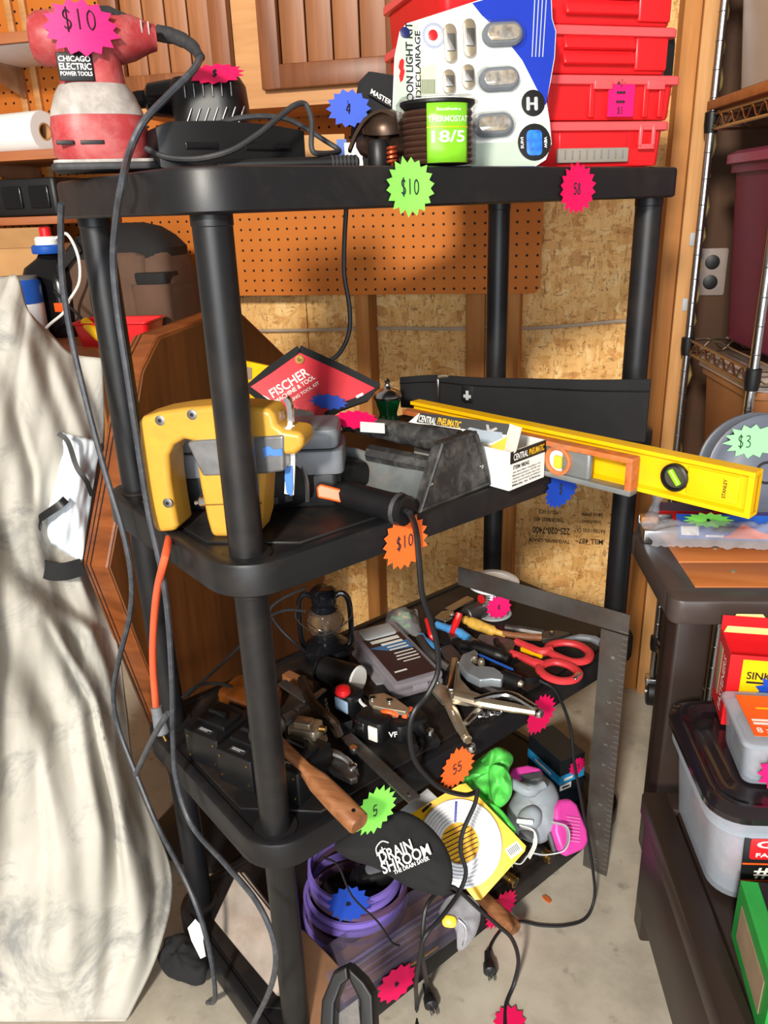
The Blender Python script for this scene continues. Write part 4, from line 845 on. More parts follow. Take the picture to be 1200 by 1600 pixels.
part('twist_tie', MB().tube([pd(634, 205, .965), pd(650, 212, .955), pd(666, 216, .95)], .0012, 5), 'kraft', t)
# pontoon light kit blister card
c = pd(762, 262, 1.06); c.z = Z1+.001
PX = V((math.cos(math.radians(24)), math.sin(math.radians(24)), 0)); PN0 = V((PX.y, -PX.x, 0)); PN = (PN0*math.cos(.16)+V((0, 0, 1))*math.sin(.16)).normalized(); PU = PN.cross(PX)
t = thing('light_kit_pack', 'blue and white clamshell pack of pontoon lights leaning on the red cases', 'package', c)
def pk(px, py, off=0): return ppl(px, py, c+PN*off, PN)
def PM(px, py, off=0): return frame(pk(px, py, off), PX, PN)
def pkslab(pxs, t0, t1): return slab(pxs, c, PN, t0, t1)
defm('card_white', (226, 230, 226), .35, var=.03); defm('card_green', (176, 190, 176), .4, var=.04); defm('card_blue', (24, 52, 168), .35, var=.1, vs=10)
part('backing_card', pkslab([(613, 168), (616, 90), (624, 50), (634, 38), (690, 20), (745, 2), (800, -14), (860, -22), (862, 30), (868, 50), (866, 90), (860, 125), (853, 160), (858, 190), (861, 225), (852, 250), (832, 263), (700, 263), (625, 262)], 0, .002), 'card_white', t, smooth=0)
part('blue_print', pkslab([(737, 6), (800, -12), (859, -20), (861, 30), (867, 50), (865, 90), (859, 125), (852, 166), (838, 140), (815, 95), (780, 50), (752, 25)], .002, .0024), 'card_blue', t, smooth=0)
part('green_print', pkslab([(614, 168), (617, 92), (625, 52), (636, 40), (655, 34), (642, 90), (636, 150), (634, 200), (634, 262), (626, 261)], .002, .0023), 'card_green', t, smooth=0)
part('green_print', pkslab([(725, 262), (735, 225), (800, 222), (832, 200), (850, 190), (858, 215), (856, 240), (832, 262)], .002, .0023), 'card_green', t, smooth=0)
text(t, 'PONTOON LIGHT KIT', PM(640, 120, .0026) @ RZ(88), .128, .0095, 'black'); text(t, "LED D'ECLAIRAGE", PM(653, 118, .0026) @ RZ(88), .105, .0075, 'black')
part('hang_hole', pkslab([(624, 96), (628, 92), (631, 96), (630, 108), (632, 112), (629, 126), (625, 130), (623, 120), (625, 112), (622, 106)], .002, .0026), 'red', t, smooth=0)
part('barcode_patch', pkslab([(652, 106), (680, 100), (682, 148), (652, 150)], .0021, .0025), pm('barcode_green', (196, 206, 168), .5), t, smooth=0)
for i in range(9): part('barcode_bar', pkslab([(656+i*2.7, 125), (657.2+i*2.7, 125), (657.2+i*2.7, 147), (656+i*2.7, 147)], .0025, .0028), 'black', t, smooth=0)
def disc(px, py, r, mat, name, o0=.002, o1=.003, parent=None): return part(name, MB(PM(px, py)).lathe([(r, o0), (r, o1), (r*.9, o1+.0003)], 24), mat, parent or t)
d_ = disc(632, 52, .0065, pm('navy', (22, 30, 90), .4), 'round_print')
d_ = disc(677, 57, .016, 'card_white', 'button_ring', .002, .0028); disc(677, 57, .0155, pm('ring_grey', (150, 156, 176), .5), 'ring_print', .0028, .003, d_); disc(677, 57, .012, 'card_white', 'ring_print', .003, .0032, d_); disc(675, 57, .0062, 'red', 'red_button', .0032, .006, d_)
d_ = disc(832, 162, .0165, 'black', 'round_print', .002, .003)
for dx in (-.006, .005): part('lamp_picture', MB(PM(832, 162, .0034) @ TR(dx, 0, 0)).rbox((0, 0, 0), (.005, .017, .0008), .002, .0002), 'light_grey', d_)
part('lamp_picture', MB(PM(832, 162, .0034)).box((0, 0, 0), (.008, .003, .0006)), 'light_grey', d_)
d_ = disc(834, 223, .0235, 'black', 'round_print', .002, .003); bl_ = pm('photo_blue', (40, 110, 210), .4, var=.5, vs=120)
part('photo_print', MB(PM(835, 223, .0034)).rbox((.0, .0, 0), (.022, .032, .0008), .006, .0002), bl_, d_)
for s, x in (('SUIVI', -.0165), ('VIEW', .0165)): text(d_, s, PM(834, 223, .0036) @ TR(x, 0, 0) @ RZ(-90 if x > 0 else 90), .014, .004, 'white')
for px, py in ((783, 56), (778, 126), (769, 197)):
    MQ = PM(px, py); a = part('blister', MB(MQ @ RZ(3)).loft([[(x, y, z) for x, y in rr(w, h, .0158, 8)] for z, w, h in ((.002, .064, .035), (.012, .060, .032), (.018, .052, .025))]), 'clear', t)
    l = part('lamp_body', MB(MQ @ RZ(3)).loft([[(x, y, z) for x, y in rr(w, h, .014, 8)] for z, w, h in ((.0022, .054, .028), (.008, .054, .028), (.011, .048, .022))]), 'grey', t)
    part('lens', MB(MQ @ RZ(3)).rbox((0, 0, .0115), (.044, .018, .002), .009, .0008), 'lens', l)
for px, py, dx in ((702, 70, 0), (732, 62, 0), (700, 130, 0), (730, 122, 0)):
    MQ = PM(px, py); hh = .046 if py < 100 else .03
    l = part('terminal', MB(MQ).rbox((0, 0, .005), (.017, hh, .006), .008, .002), 'nickel', t)
    part('thread', MB(MQ).rbox((0, 0, .0085), (.012, hh*.45, .003), .001, .0006), 'steel', l)
for i in range(4): part('fine_print', pkslab([(834+i*6, -5), (835.5+i*6, -5), (831+i*5.5, 90), (829.5+i*5.5, 90)], .0025, .0027), 'light_grey', t, smooth=0)
# stack of red organiser cases
CA = math.radians(31); CX = V((math.cos(CA), math.sin(CA), 0)); CYv = V((-CX.y, CX.x, 0))
br = pd(1036, 252, 1.20); br.z = Z1+.001; CW, CD = .362, .24
hs = [.0625, .0595, .0605, .064]; z = Z1+.001
labs = ['bottom red organiser case with grey latch in the stack', 'second red case from the bottom with upright ribs and pink note', 'third red case from the bottom with black side handle', 'uppermost red case cut by the picture edge']
for i, h in enumerate(hs):
    o = br - CX*CW; M = Matrix(((CX.x, CYv.x, 0, o.x), (CX.y, CYv.y, 0, o.y), (0, 0, 1, z), (0, 0, 0, 1)))
    wx = CW + (.012 if i == 1 else 0)
    t = thing('organiser_case', labs[i], 'case', M @ V((CW/2, CD/2, 0)), 'stacked red organiser cases')
    part('case_body', MB(M).loft([[(wx/2+x*k, CD/2+y*k, zz) for x, y in rr(wx, CD, .012)] for zz, k in ((.0005, .965), (.003, .975), (h-.012, .99))]), 'red', t)
    part('lid', MB(M).loft([[(wx/2+x, CD/2+y, zz) for x, y in rr(wx+2*e, CD+2*e, .014)] for zz, e in ((h-.014, .004), (h-.013, .006), (h-.003, .006), (h-.0015, .004))]), 'red_lid', t)
    if i == 0:
        part('recess', MB(M).rbox((wx*.66, .001, .036), (.115, .006, .022), .003, .002), 'red', t)
        g = part('handle', MB(M).rbox((wx*.66, -.001, .016), (.118, .008, .020), .002, .002), pm('latch_grey', (140, 132, 122), .5), t)
        for k in range(9): part('handle_rib', MB(M).rbox((wx*.66-.048+k*.012, -.0055, .017), (.0016, .002, .012), .0006, .0004), 'grey', g)
        for xx in (wx*.9, wx*.42): part('latch', MB(M).rbox((xx-.011, -.006, h-.022), (.006, .005, .032), .002, .001).rbox((xx+.011, -.006, h-.022), (.006, .005, .032), .002, .001).rbox((xx, -.006, h-.036), (.028, .005, .007), .002, .001), 'red_lid', t)
    elif i == 1:
        for k, xx in enumerate((.30, .44, .62, .70, .86, .93)): part('rib', MB(M).rbox((wx*xx, .0015, h*.42), (.009, .010, h*.72), .002, .001), 'red', t)
        for xx in (.66, .895): part('latch_clip', MB(M).rbox((wx*xx, -.005, h-.014), (.03, .006, .012), .002, .001), 'red_lid', t)
        nt_ = part('price_note', MB(M).box((wx*.745, -.0046, .030), (.043, .001, .052)), 'pink', t, 'square pink note with handwriting on the red case', smooth=0)
        for k, s in enumerate(('~2-', '~~~', '~~~', '$5')): hand(nt_, s, M @ TR(wx*.742, -.0052, .048-k*.012) @ RX(90), .008, r=.0005)
    else:
        for zz in (.43, .12): part('scoop', MB(M @ TR(wx*.66, -.002, h*zz+.012) @ RX(-24)).rbox((0, 0, 0), (.115, .008, h*.3), .004, .002), 'red', t)
        part('corner_panel', MB(M).rbox((wx*.9, .002, h*.42), (.055, .010, h*.7), .006, .003), 'red', t)
        if i == 2: part('side_handle', MB(M).loft([[(wx+.004+x, .05+y, zz) for x, y in rr(w, .075, .006)] for zz, w in ((h-.068, .012), (h-.06, .022), (h-.02, .022), (h-.006, .018), (h-.003, .012))]), 'black', t)
    z += h + .0005
# ============================================================ second shelf
ZB = Z2+.001
# yellow reciprocating saw with taped blade
defm('saw_yellow', (200, 150, 56), .32, var=.08, dirt=(150, 112, 60), ds=14, da=.35); defm('duct_tape', (128, 128, 130), .3, .5, var=.3, vs=30); defm('blue_tape', (70, 120, 190), .6)
a = pz(268, 822, ZB); b = pz(412, 829, ZB); Jx = (b-a).normalized(); Jn = V((Jx.y, -Jx.x, 0)); Jo = a
t = thing('reciprocating_saw', 'old yellow electric saw with tape around its nose', 'saw', (a+b)/2)
out = [(230, 652), (236, 644), (262, 636), (300, 630), (350, 626), (400, 628), (430, 632), (438, 640), (442, 655), (452, 664), (482, 668), (484, 690), (470, 702), (426, 704), (422, 760), (420, 800), (414, 822), (408, 829), (342, 829), (334, 800), (324, 750), (317, 705), (314, 682), (300, 679), (284, 688), (276, 704), (278, 740), (284, 780), (290, 812), (288, 820), (256, 822), (249, 800), (240, 750), (233, 700)]
part('housing', slab(out, Jo, Jn, -.026, .026), 'saw_yellow', t, bev=.012)
for x, y in ((250, 657), (300, 648), (262, 786)):
    q = ppl(x, y, Jo+Jn*.026, Jn); s_ = part('screw', MB(frame(q, Jx, Jn)).lathe([(.0065, -.001), (.0065, .0006), (.005, .001)], 14), 'steel', t)
    part('screw_socket', MB(frame(q, Jx, Jn)).lathe([(.0025, .0008), (.0025, .0014)], 6), 'black', s_)
part('tape_band', slab([(306, 682), (322, 678), (455, 670), (455, 726), (425, 730), (330, 734)], Jo, Jn, -.028, .0285), 'duct_tape', t, bev=.004)
part('tape_scrap', slab([(422, 690), (432, 686), (440, 692), (452, 690), (454, 700), (444, 702), (434, 700), (426, 704)], Jo, Jn, .0286, .0295), 'blue_tape', t, smooth=0)
def J(px, py, o=0): return ppl(px, py, Jo+Jn*o, Jn)
part('plunger', MB().cyl(J(410, 650), J(436, 652), .006, n=12).cyl(J(434, 652), J(442, 652), .0095, n=6), 'chrome', t)
part('blade_clamp', MB().strap([J(447, 622), J(453, 632), J(455, 668)], .009, .006, Jn, 3), 'chrome', t)
part('blade', MB().strap([J(453, 664, .002), J(454, 720, .002), J(452, 772, .002)], .012, .003, Jx, 3), 'white', t)
part('blade_tape', slab([(448, 728), (459, 726), (460, 760), (458, 773), (450, 768), (447, 745)], Jo, Jn, .004, .006), 'blue_tape', t, smooth=0)
part('arbor', MB().cyl(J(306, 786), J(316, 784), .004, n=10).cyl(J(314, 784), J(330, 782), .010, n=14, ch=.002), 'chrome', t)
part('seam_line', slab([(326, 777), (420, 774), (420, 776), (326, 779)], Jo, Jn, .0262, .0266), pm('saw_seam', (120, 84, 24), .5), t, smooth=0)
cp = [J(268, 820), J(266, 832)] + [left(x, y, .07) for x, y in ((258, 870), (246, 920), (240, 980), (239, 1040), (244, 1106))]
part('power_cord', MB().tube(cp, .0052, 9, k=6), pm('cord_orange', (226, 92, 56), .45, var=.1), t)
q0 = left(244, 1104, .07); q1 = left(254, 1146, .07)
pg = part('cord_plug', MB().cyl(q0, q0.lerp(q1, .3), .0085, n=12).cyl(q0.lerp(q1, .25), q1, .0095, .0115, n=12, ch=.002), 'grey', t)
part('prong', MB().cyl(q1, q1+(q1-q0).normalized()*.012+RT*.003, .0025), 'brass', pg)
# grey charger resting on black cordless driver
a = pz(284, 790, ZB); b = pz(640, 805, ZB); c0 = pz(430, 790, ZB); 
# black driver: barrel, handle with orange trigger
t = thing('cordless_driver', 'black cordless driver lying down with orange trigger', 'power tool', pz(470, 785, ZB))
M, L_ = fpix((420, 795), (600, 760), ZB)
M1 = M
part('gear_case', MB(M1).loft([[(x, y*k+.012, .037+z*k-(.012 if x > .09 else 0)) for y, z in rr(.085, .072, .024, 5)] for x, k in ((-.03, .8), (-.026, .95), (-.01, 1), (.06, 1), (.10, .85), (.15, .5))]), 'black', t)
part('name_panel', MB(M1).rbox((.025, .006, .0735), (.085, .032, .002), .006, .0008), 'black_gloss', t)
text(t, 'BLACK+DECKER', M1 @ TR(.018, .006, .0755) @ RZ(4), .045, .009, 'white')
part('brand_mark', MB(M1).box((-.01, .008, .0748), (.005, .005, .001)), 'orange', t, smooth=0)
part('clip', MB(M1).tube([(.045, -.026, .062), (.047, -.034, .04), (.045, -.036, .014)], .0035, 7, k=3), 'steel', t)
for k in range(3): part('button', MB(M1).rbox((-.02+.02*k, -.030, .022), (.012, .006, .010), .003, .001), 'dark_rubber', t)
ha, hb = pz(538, 772, ZB+.02), pz(630, 797, ZB+.018)
part('handle', MB().tube([ha-(hb-ha)*.1, ha, ha.lerp(hb, .5), hb, hb+(hb-ha)*.06], [.016, .019, .0195, .021, .017], 14, k=4), 'black', t)
part('trigger', slab([(500, 762), (506, 757), (540, 766), (538, 786), (522, 782), (502, 778)], pz(520, 785, ZB), V((.2, -.9, .35)).normalized(), .026, .046), 'orange', t, bev=.003)
part('grip_cap', MB().cyl(hb-(hb-ha)*.12, hb+(hb-ha)*.05, .0225, .020, n=14, ch=.004), 'dark_rubber', t)
cz = [hb, pz(640, 802, ZB+.02)] + [lip(x, y, .01) for x, y in ((650, 830), (655, 880), (660, 930), (675, 975), (683, 1010), (684, 1050), (668, 1085), (648, 1110), (640, 1140), (645, 1180), (662, 1208), (690, 1232), (725, 1242), (744, 1238))]
part('power_cord', MB().tube(cz, .0042, 8, k=6), 'cord_black', t)
# charger box
q = pz(395, 745, ZB+.06); M = frame((q.x-.03, q.y+.07, ZB), V((.97, .24, 0)))
t = thing('battery_charger', 'grey two-piece battery charger behind the yellow saw', 'charger', M @ V((0, 0, 0)))
part('base', MB(M).rbox((0, .0, .025), (.25, .08, .05), .012, .005), 'black', t)
part('lower_shell', MB(M).rbox((0, .0, .066), (.262, .09, .034), .012, .003), 'grey', t)
part('upper_shell', MB(M).rbox((0, .0, .098), (.252, .085, .03), .014, .008), 'grey', t)
# red tool pouch
c = pz(480, 690, ZB); PNr = V((.30, -.86, .42)).normalized(); PXr = V((0, 0, 1)).cross(PNr).normalized()
t = thing('red_tool_pouch', 'red vinyl tool pouch with black binding and white lettering', 'pouch', c)
Pc = pd(480, 640, 1.22)
def rp(px, py, o=0): return ppl(px, py, Pc+PNr*o, PNr)
ol = [(468, 546), (530, 574), (590, 604), (572, 622), (530, 637), (512, 648), (506, 668), (470, 664), (430, 640), (386, 606), (420, 580)]
part('pouch', slab(ol, Pc, PNr, -.004, .004), pm('vinyl_red', (206, 24, 44), .4, var=.08), t, bev=.002)
part('binding', MB().strap([rp(x, y) for x, y in ol+[ol[0]]], .011, .011, PNr), 'black_cloth', t)
g = part('grommet', MB(frame(rp(468, 562, .005), PXr, PNr)).lathe([(.007, 0), (.007, .0015), (.0035, .0015), (.0035, 0)], 16), 'brass', t)
TXr = lambda px, py, rot, o=.0052: frame(rp(px, py, o), PXr, PNr) @ RZ(rot)
for s, x, y, w, h in (('FISCHER', 452, 598, .068, .015), ('MACHINE & TOOL', 461, 608, .072, .007), ('SPRING TOOL KIT', 473, 614, .06, .005)): text(t, s, TXr(x, y, 30), w, h, 'white')
part('logo', slab([(411, 636), (414, 622), (410, 618), (417, 621), (424, 626), (428, 636), (420, 642), (413, 641)], Pc, PNr, .004, .0048), 'white', t, smooth=0)
part('clear_window', slab([(440, 620), (485, 600), (500, 612), (470, 640)], Pc, PNr, .0045, .006), 'clear', t, smooth=0)
dash(t, TXr(562, 618, 24), .012, .004, 'white')
sticker(t, TXr(514, 628, -10, .007), .062, .026, 'blue_paper', None, rot=.1, seed=41, n=12, depth=.25, label='torn blue tag on the red pouch')
# saw blade strip
a = rp(452, 645, .02); b = pz(600, 672, ZB+.05); mb = MB(); M = frame(a, b-a, (0, 0, 1)); n = 26; Ls = (b-a).length
poly = [(0, -.009), (Ls, -.009)] + [(Ls*(1-i/(2*n)), .006+(.0045 if i % 2 else 0)) for i in range(2*n+1)]
mb.M = M @ RX(60); mb.prism(poly, -.0006, .0006); solo('bare_hacksaw_steel', mb, 'steel', 'bare toothed steel saw blade lying across the pump', 'saw blade', smooth=0)
# foot pump
defm('pump_black', (40, 40, 41), .5, var=.3, dirt=(120, 116, 110), ds=30, da=.5); defm('pump_grey', (96, 102, 104), .4, var=.25, dirt=(140, 120, 100), ds=20, da=.4)
a = pz(655, 802, ZB); b = pz(766, 756, ZB); Nx = (b-a).normalized(); Nn = V((Nx.y, -Nx.x, 0)); 
t = thing('plastic_press', 'worn black plastic press with trapezoid end plate and crossbar', 'tool', (a+b)/2)
def E_(px, py, o=0): return ppl(px, py, a+Nn*o, Nn)
part('end_plate', slab([(653, 801), (766, 757), (762, 740), (744, 678), (738, 672), (722, 680), (692, 690), (684, 696)], a, Nn, -.012, .006), 'pump_black', t, bev=.003)
part('plate_rim', MB().tube([E_(x, y, .006) for x, y in ((656, 798), (764, 755), (742, 676), (690, 694))], .0035, 6, closed=True), 'pump_black', t)
for x, y in ((673, 757), (752, 729)): part('rivet', MB(frame(E_(x, y, .006), Nx, Nn)).lathe([(.0035, 0), (.003, .002), (.001, .003)], 10), 'chrome', t)
for x, y in ((703, 706), (738, 702)): part('boss', MB(frame(E_(x, y, .005), Nx, Nn)).lathe([(.011, 0), (.011, .002), (.009, .003)], 16), 'pump_black', t)
e0 = E_(716, 692, -.012); e1 = rp(540, 660, .03); part('crossbar', MB().tube([e0, e0.lerp(e1, .5), e1], [.019, .017, .015, .013], 12, k=4), 'pump_black', t)
e0 = E_(690, 730, -.01); e1 = e0 + (rp(540, 660, .03)-E_(716, 692, -.012))*.62; part('hinge_block', MB().tube([e0, e1], .013, 8), 'pump_black', t)
w0, w1, w2, w3 = E_(652, 798, -.008), E_(690, 735, -.008), pz(508, 690, ZB+.06), pz(500, 730, ZB+.01)
part('slope_plate', MB().grid(lambda u, v: w0.lerp(w3, u).lerp(w1.lerp(w2, u), v)+V((0, 0, .004*noise.noise(V((u*5, v*3, 2))))), 14, 6), 'pump_grey', t, solid=.004)
part('price_strip', MB(frame(pz(582, 668, ZB+.094), V((.93, .3, -.12)), V((.05, -.45, .85)))).box((0, 0, 0), (.035, .02, .001)), 'paper', t, smooth=0)
sticker(t, frame(pz(556, 656, ZB+.097), V((.9, .35, -.1)), V((.1, -.5, .85))), .07, .04, 'hot_pink', None, rot=.1, seed=43, n=14, label='pink starburst tag on the press crossbar')
# box of air tool
a = pz(795, 767, ZB); b = pz(849, 745, ZB); c = pz(760, 742, ZB); Bx = (b-a).normalized(); By = V((-Bx.y, Bx.x, 0)); bl_ = (b-a).length; bw_ = .19; bh_ = .058
M = Matrix(((Bx.x, By.x, 0, a.x), (Bx.y, By.y, 0, a.y), (0, 0, 1, ZB), (0, 0, 0, 1)))
t = thing('air_tool_box', 'open white, black and yellow air tool carton', 'box', M @ V((bl_/2, bw_/2, 0)))
Bl = -.06  # box reaches to the left behind the press
for nm, c_, s_ in (('carton_front', (bl_/2, 0, bh_/2), (bl_, .0015, bh_)), ('carton_side', (0, bw_/2, bh_/2), (.0015, bw_, bh_)), ('carton_side', (bl_, bw_/2, bh_/2), (.0015, bw_, bh_)), ('carton_back', (bl_/2, bw_, bh_/2), (bl_, .0015, bh_)), ('carton_base', (bl_/2, bw_/2, .001), (bl_, bw_, .002))):
    part(nm, MB(M).box(c_, s_), 'white', t, smooth=0)
FM = M @ TR(0, -.001, 0) @ RX(90)
part('black_band', MB(FM).box((bl_/2, bh_-.009, .0005), (bl_, .018, .0008)), 'black', t, smooth=0)
text(t, 'CENTRAL', FM @ TR(bl_*.27, bh_-.009, .0012), bl_*.4, .010, 'white'); text(t, 'PNEUMATIC', FM @ TR(bl_*.72, bh_-.009, .0012), bl_*.44, .010, 'yellow')
text(t, 'ITEM 98242', FM @ TR(bl_*.3, bh_-.0245, .0006), bl_*.45, .006, 'black')
for k in range(5): text(t, ('Air line filter regulator kit', 'Maximum pressure 150 PSI only', 'Warning: wear goggles when using', 'Keep out of reach of children', 'Made in China')[k], FM @ TR(bl_*.46, bh_-.032-.0048*k, .0006), bl_*.8, .003, 'black')
# raised lid flap with picture, hinged on the long left wall
fl0 = ppl(668, 700, a+By*.05, (Bx*.2-By).normalized()); 
LN = V((-.12, -.9, .42)).normalized(); La = pd(705, 700, 1.22)
lid = part('lid_flap', slab([(634, 664), (655, 646), (798, 664), (786, 722), (766, 726), (745, 700)], La, LN, -.001, .001), 'white', t, smooth=0)
part('lid_black', slab([(651, 660), (657, 645), (797, 663), (792, 680), (720, 670)], La, LN, .001, .0015), 'black', lid, smooth=0)
part('lid_yellow', slab([(755, 703), (793, 682), (785, 724), (766, 726), (756, 718)], La, LN, .001, .0015), 'yellow', lid, smooth=0)
LX = V((0, 0, 1)).cross(LN).normalized()
def LM(px, py, o=.0018): return frame(ppl(px, py, La+LN*o, LN), LX, LN)
text(lid, 'CENTRAL', LM(668, 656) @ RZ(-7), .029, .011, 'white'); text(lid, 'PNEUMATIC', LM(702, 661) @ RZ(-7), .038, .011, 'yellow'); text(lid, 'ITEM 98242', LM(770, 718) @ RZ(5), .016, .004, 'black')
part('tool_picture', slab([(722, 676), (735, 668), (752, 672), (768, 674), (785, 676), (786, 684), (770, 692), (745, 694), (728, 690)], La, LN, .0015, .0022), pm('pic_grey', (150, 164, 178), .4), lid, smooth=0)
part('tool_picture', slab([(760, 664), (764, 664), (766, 672), (776, 668), (778, 671), (768, 676), (762, 676)], La, LN, .0022, .0028), 'chrome', lid, smooth=0)
defm('card_brown', (208, 200, 190), .7)
part('end_flap', slab([(797, 662), (815, 668), (806, 705), (786, 728)], La-LN*.004, V((-.65, -.7, .3)).normalized(), -.001, .001), 'card_brown', t, smooth=0)
part('inner_flap', slab([(812, 660), (845, 676), (838, 690), (822, 684)], pd(830, 680, 1.24), V((.3, -.85, .42)).normalized(), -.001, .001), 'yellow', t, smooth=0)
# green glass cup with chrome lid
q = pz(607, 662, ZB); M = TR(q.x, q.y, ZB); k = 1.05
defm('green_glass', (10, 110, 58), .12, var=.05, coat=.3)
t = thing('oil_cup', 'small green glass oil cup with chrome cap', 'oil cup', q)
part('cup', MB(M).lathe([(.020, 0), (.022, .003), (.020, .012), (.017, .018), (.018, .024), (.025, .048), (.024, .05)], 24), 'green_glass', t)
part('cap', MB(M).lathe([(.027, .050), (.028, .054), (.024, .062), (.012, .068), (.006, .072), (.004, .078), (.006, .084), (.002, .088)], 24), 'chrome', t)
# black tool belt standing on edge
a = pz(615, 641, ZB); b = pz(1008, 690, ZB); n = V(((b-a).y, -(b-a).x, 0)).normalized()
pts = [a+n*(-.03), a.lerp(b, .15)-n*.04, a.lerp(b, .35)-n*.012, a.lerp(b, .6)-n*.008, a.lerp(b, .8)+n*.004, b]
P_ = crom(pts, 8); m = len(P_)
t = thing('tool_belt', 'wide black nylon tool belt standing on edge behind the levels', 'belt', a.lerp(b, .5))
mb = MB(); L = []
for i, p in enumerate(P_):
    f = i/(m-1); hh = .062+.045*f; zb = ZB+.0; nn = n*.003
    L.append([p-nn+V((0, 0, zb-p.z)), p-nn+V((0, 0, zb+hh-p.z)), p+nn+V((0, 0, zb+hh-p.z)), p+nn+V((0, 0, zb-p.z))])
part('band', mb.loft(L), 'black_cloth', t)
part('edge_seam', MB().tube([V((p.x, p.y, ZB+(.062+.045*i/(m-1))*.82))+n*.004 for i, p in enumerate(P_)], .0016, 5), 'black', t)
q = P_[int(m*.22)]; q = V((q.x, q.y, ZB))
part('buckle_bar', MB(frame(q+n*.009, (b-a))).rbox((0, 0, .04), (.006, .004, .052), .002, .001), 'chrome', t)
part('loop_keeper', MB().tube([q+n*.006+V((0, 0, .07)), q+n*.007+(b-a).normalized()*.02+V((0, 0, .073)), q+n*.007+(b-a).normalized()*.04+V((0, 0, .068))], .003, 6, k=3), 'nickel', t)
q = P_[int(m*.37)]; QM = frame(V((q.x, q.y, ZB+.047))+n*.0045, b-a) @ RX(90)
p_ = part('patch', MB(QM).rbox((0, 0, 0), (.026, .034, .003), .006, .001), 'black', t)
part('cross_emblem', MB(QM).box((0, -.004, .002), (.016, .006, .001)).box((0, -.002, .0022), (.006, .018, .001)), 'light_grey', p_, smooth=0)
# levels
def ibeam(M, L, h, w, web, fl):
    mb = MB(M); z0 = 0
    return mb.loft([[(x, -w/2, 0), (x, w/2, 0), (x, w/2, fl), (x, web/2, fl+.003), (x, web/2, h-fl-.003), (x, w/2, h-fl), (x, w/2, h), (x, -w/2, h), (x, -w/2, h-fl), (x, -web/2, h-fl-.003), (x, -web/2, fl+.003), (x, -w/2, fl)] for x in (0, L)])
a = pz(648, 626, ZB+.062); b = pz(1187, 737, ZB+.062); a.z = b.z = ZB; Lv = (b-a).length; M = frame(a, b-a) @ TR(0, .0, .001); hL = .062
t = thing('box_level', 'yellow box level overhanging the second shelf to the right', 'level', a.lerp(b, .3))
part('beam', ibeam(M, Lv, hL, .024, .006, .006), 'yellow', t, smooth=0, bev=.001)
part('end_cap', MB(M).box((Lv-.004, 0, hL/2), (.008, .023, hL-.012)), 'yellow', t, smooth=0)
part('end_panel', MB(M).rbox((Lv-.055, -.0046, hL/2), (.07, .003, hL-.024), .002, .001), 'yellow', t)
def vial(px, py, r):
    q = ppl(px, py, M @ V((0, -.004, 0)), (M.to_3x3() @ V((0, -1, 0)))); l = M.inverted() @ q; VM = M @ TR(l.x, -.0035, hL/2) @ RX(90)
    v = part('vial_ring', MB(VM).lathe([(r, -.002), (r, .006), (r*.86, .0075), (r*.8, .004), (r*.8, -.002)], 28), 'black', t)
    part('vial_backing', MB(VM).lathe([(r*.8, -.002), (r*.8, .001)], 28), pm('vial_back', (70, 66, 56), .5), v)
    part('vial_tube', MB(VM @ RZ(-52)).cyl((-r*.62, 0, .004), (r*.62, 0, .004), r*.22, n=12, ch=.001), pm('vial_green', (150, 220, 40), .2), v)
vial(1056, 741, .0195)
q = ppl(1143, 770, M @ V((0, -.0065, 0)), (M.to_3x3() @ V((0, -1, 0)))); l = M.inverted() @ q
text(t, 'STANLEY', M @ TR(Lv-.038, -.0063, hL/2) @ RX(90) @ RZ(90), .026, .005, 'black')
part('window_slot', MB(M).rbox((Lv*.59, 0, hL*.66), (.09, .0075, .014), .006, .001), 'black', t)
a = pz(637, 638, ZB+.056); b = pz(997, 714, ZB+.056); a.z = b.z = ZB
M = frame(a, b-a) @ TR(0, -.004, .001); Lw = (b-a).length; hL = .055
t = thing('rusty_level', 'grey aluminium level with worn orange edges in front of the yellow one', 'level', a.lerp(b, .5))
defm('worn_orange', (196, 104, 44), .55, var=.3, vs=60, dirt=(128, 112, 100), ds=40, da=.6); defm('cast_grey', (132, 136, 136), .45, .5, var=.2)
part('rail', MB(M).rbox((Lw/2, 0, hL-.004), (Lw, .020, .008), .001, .0008, 2), 'worn_orange', t)
part('rail', MB(M).rbox((Lw/2, 0, .004), (Lw, .020, .008), .001, .0008, 2), 'cast_grey', t)
part('end_block', MB(M).rbox((Lw-.005, 0, hL/2), (.010, .0195, hL-.014), .001, .0008, 2), 'worn_orange', t)
part('web', MB(M).box((Lw*.40, 0, hL/2), (Lw*.58, .006, hL-.014)), 'cast_grey', t, smooth=0)
q = ppl(874, 717, M @ V((0, -.004, 0)), (M.to_3x3() @ V((0, -1, 0)))); l = M.inverted() @ q; VM = M @ TR(l.x, -.003, hL/2) @ RX(90)
v = part('vial_housing', MB(VM).lathe([(.0225, -.002), (.0225, .007), (.0195, .008), (.0165, .0065), (.0165, 0)], 28), 'worn_orange', t)
part('vial_face', MB(VM).lathe([(.0165, 0), (.0165, .002)], 28), 'paper', v)
part('vial_tube', MB(VM).rbox((0, -.002, .004), (.014, .020, .006), .004, .002), pm('vial_yellow', (206, 186, 50), .25), v)
part('vial_boss', MB(M).rbox((l.x+.028, 0, hL/2), (.05, .012, hL-.015), .008, .003), 'cast_grey', t)
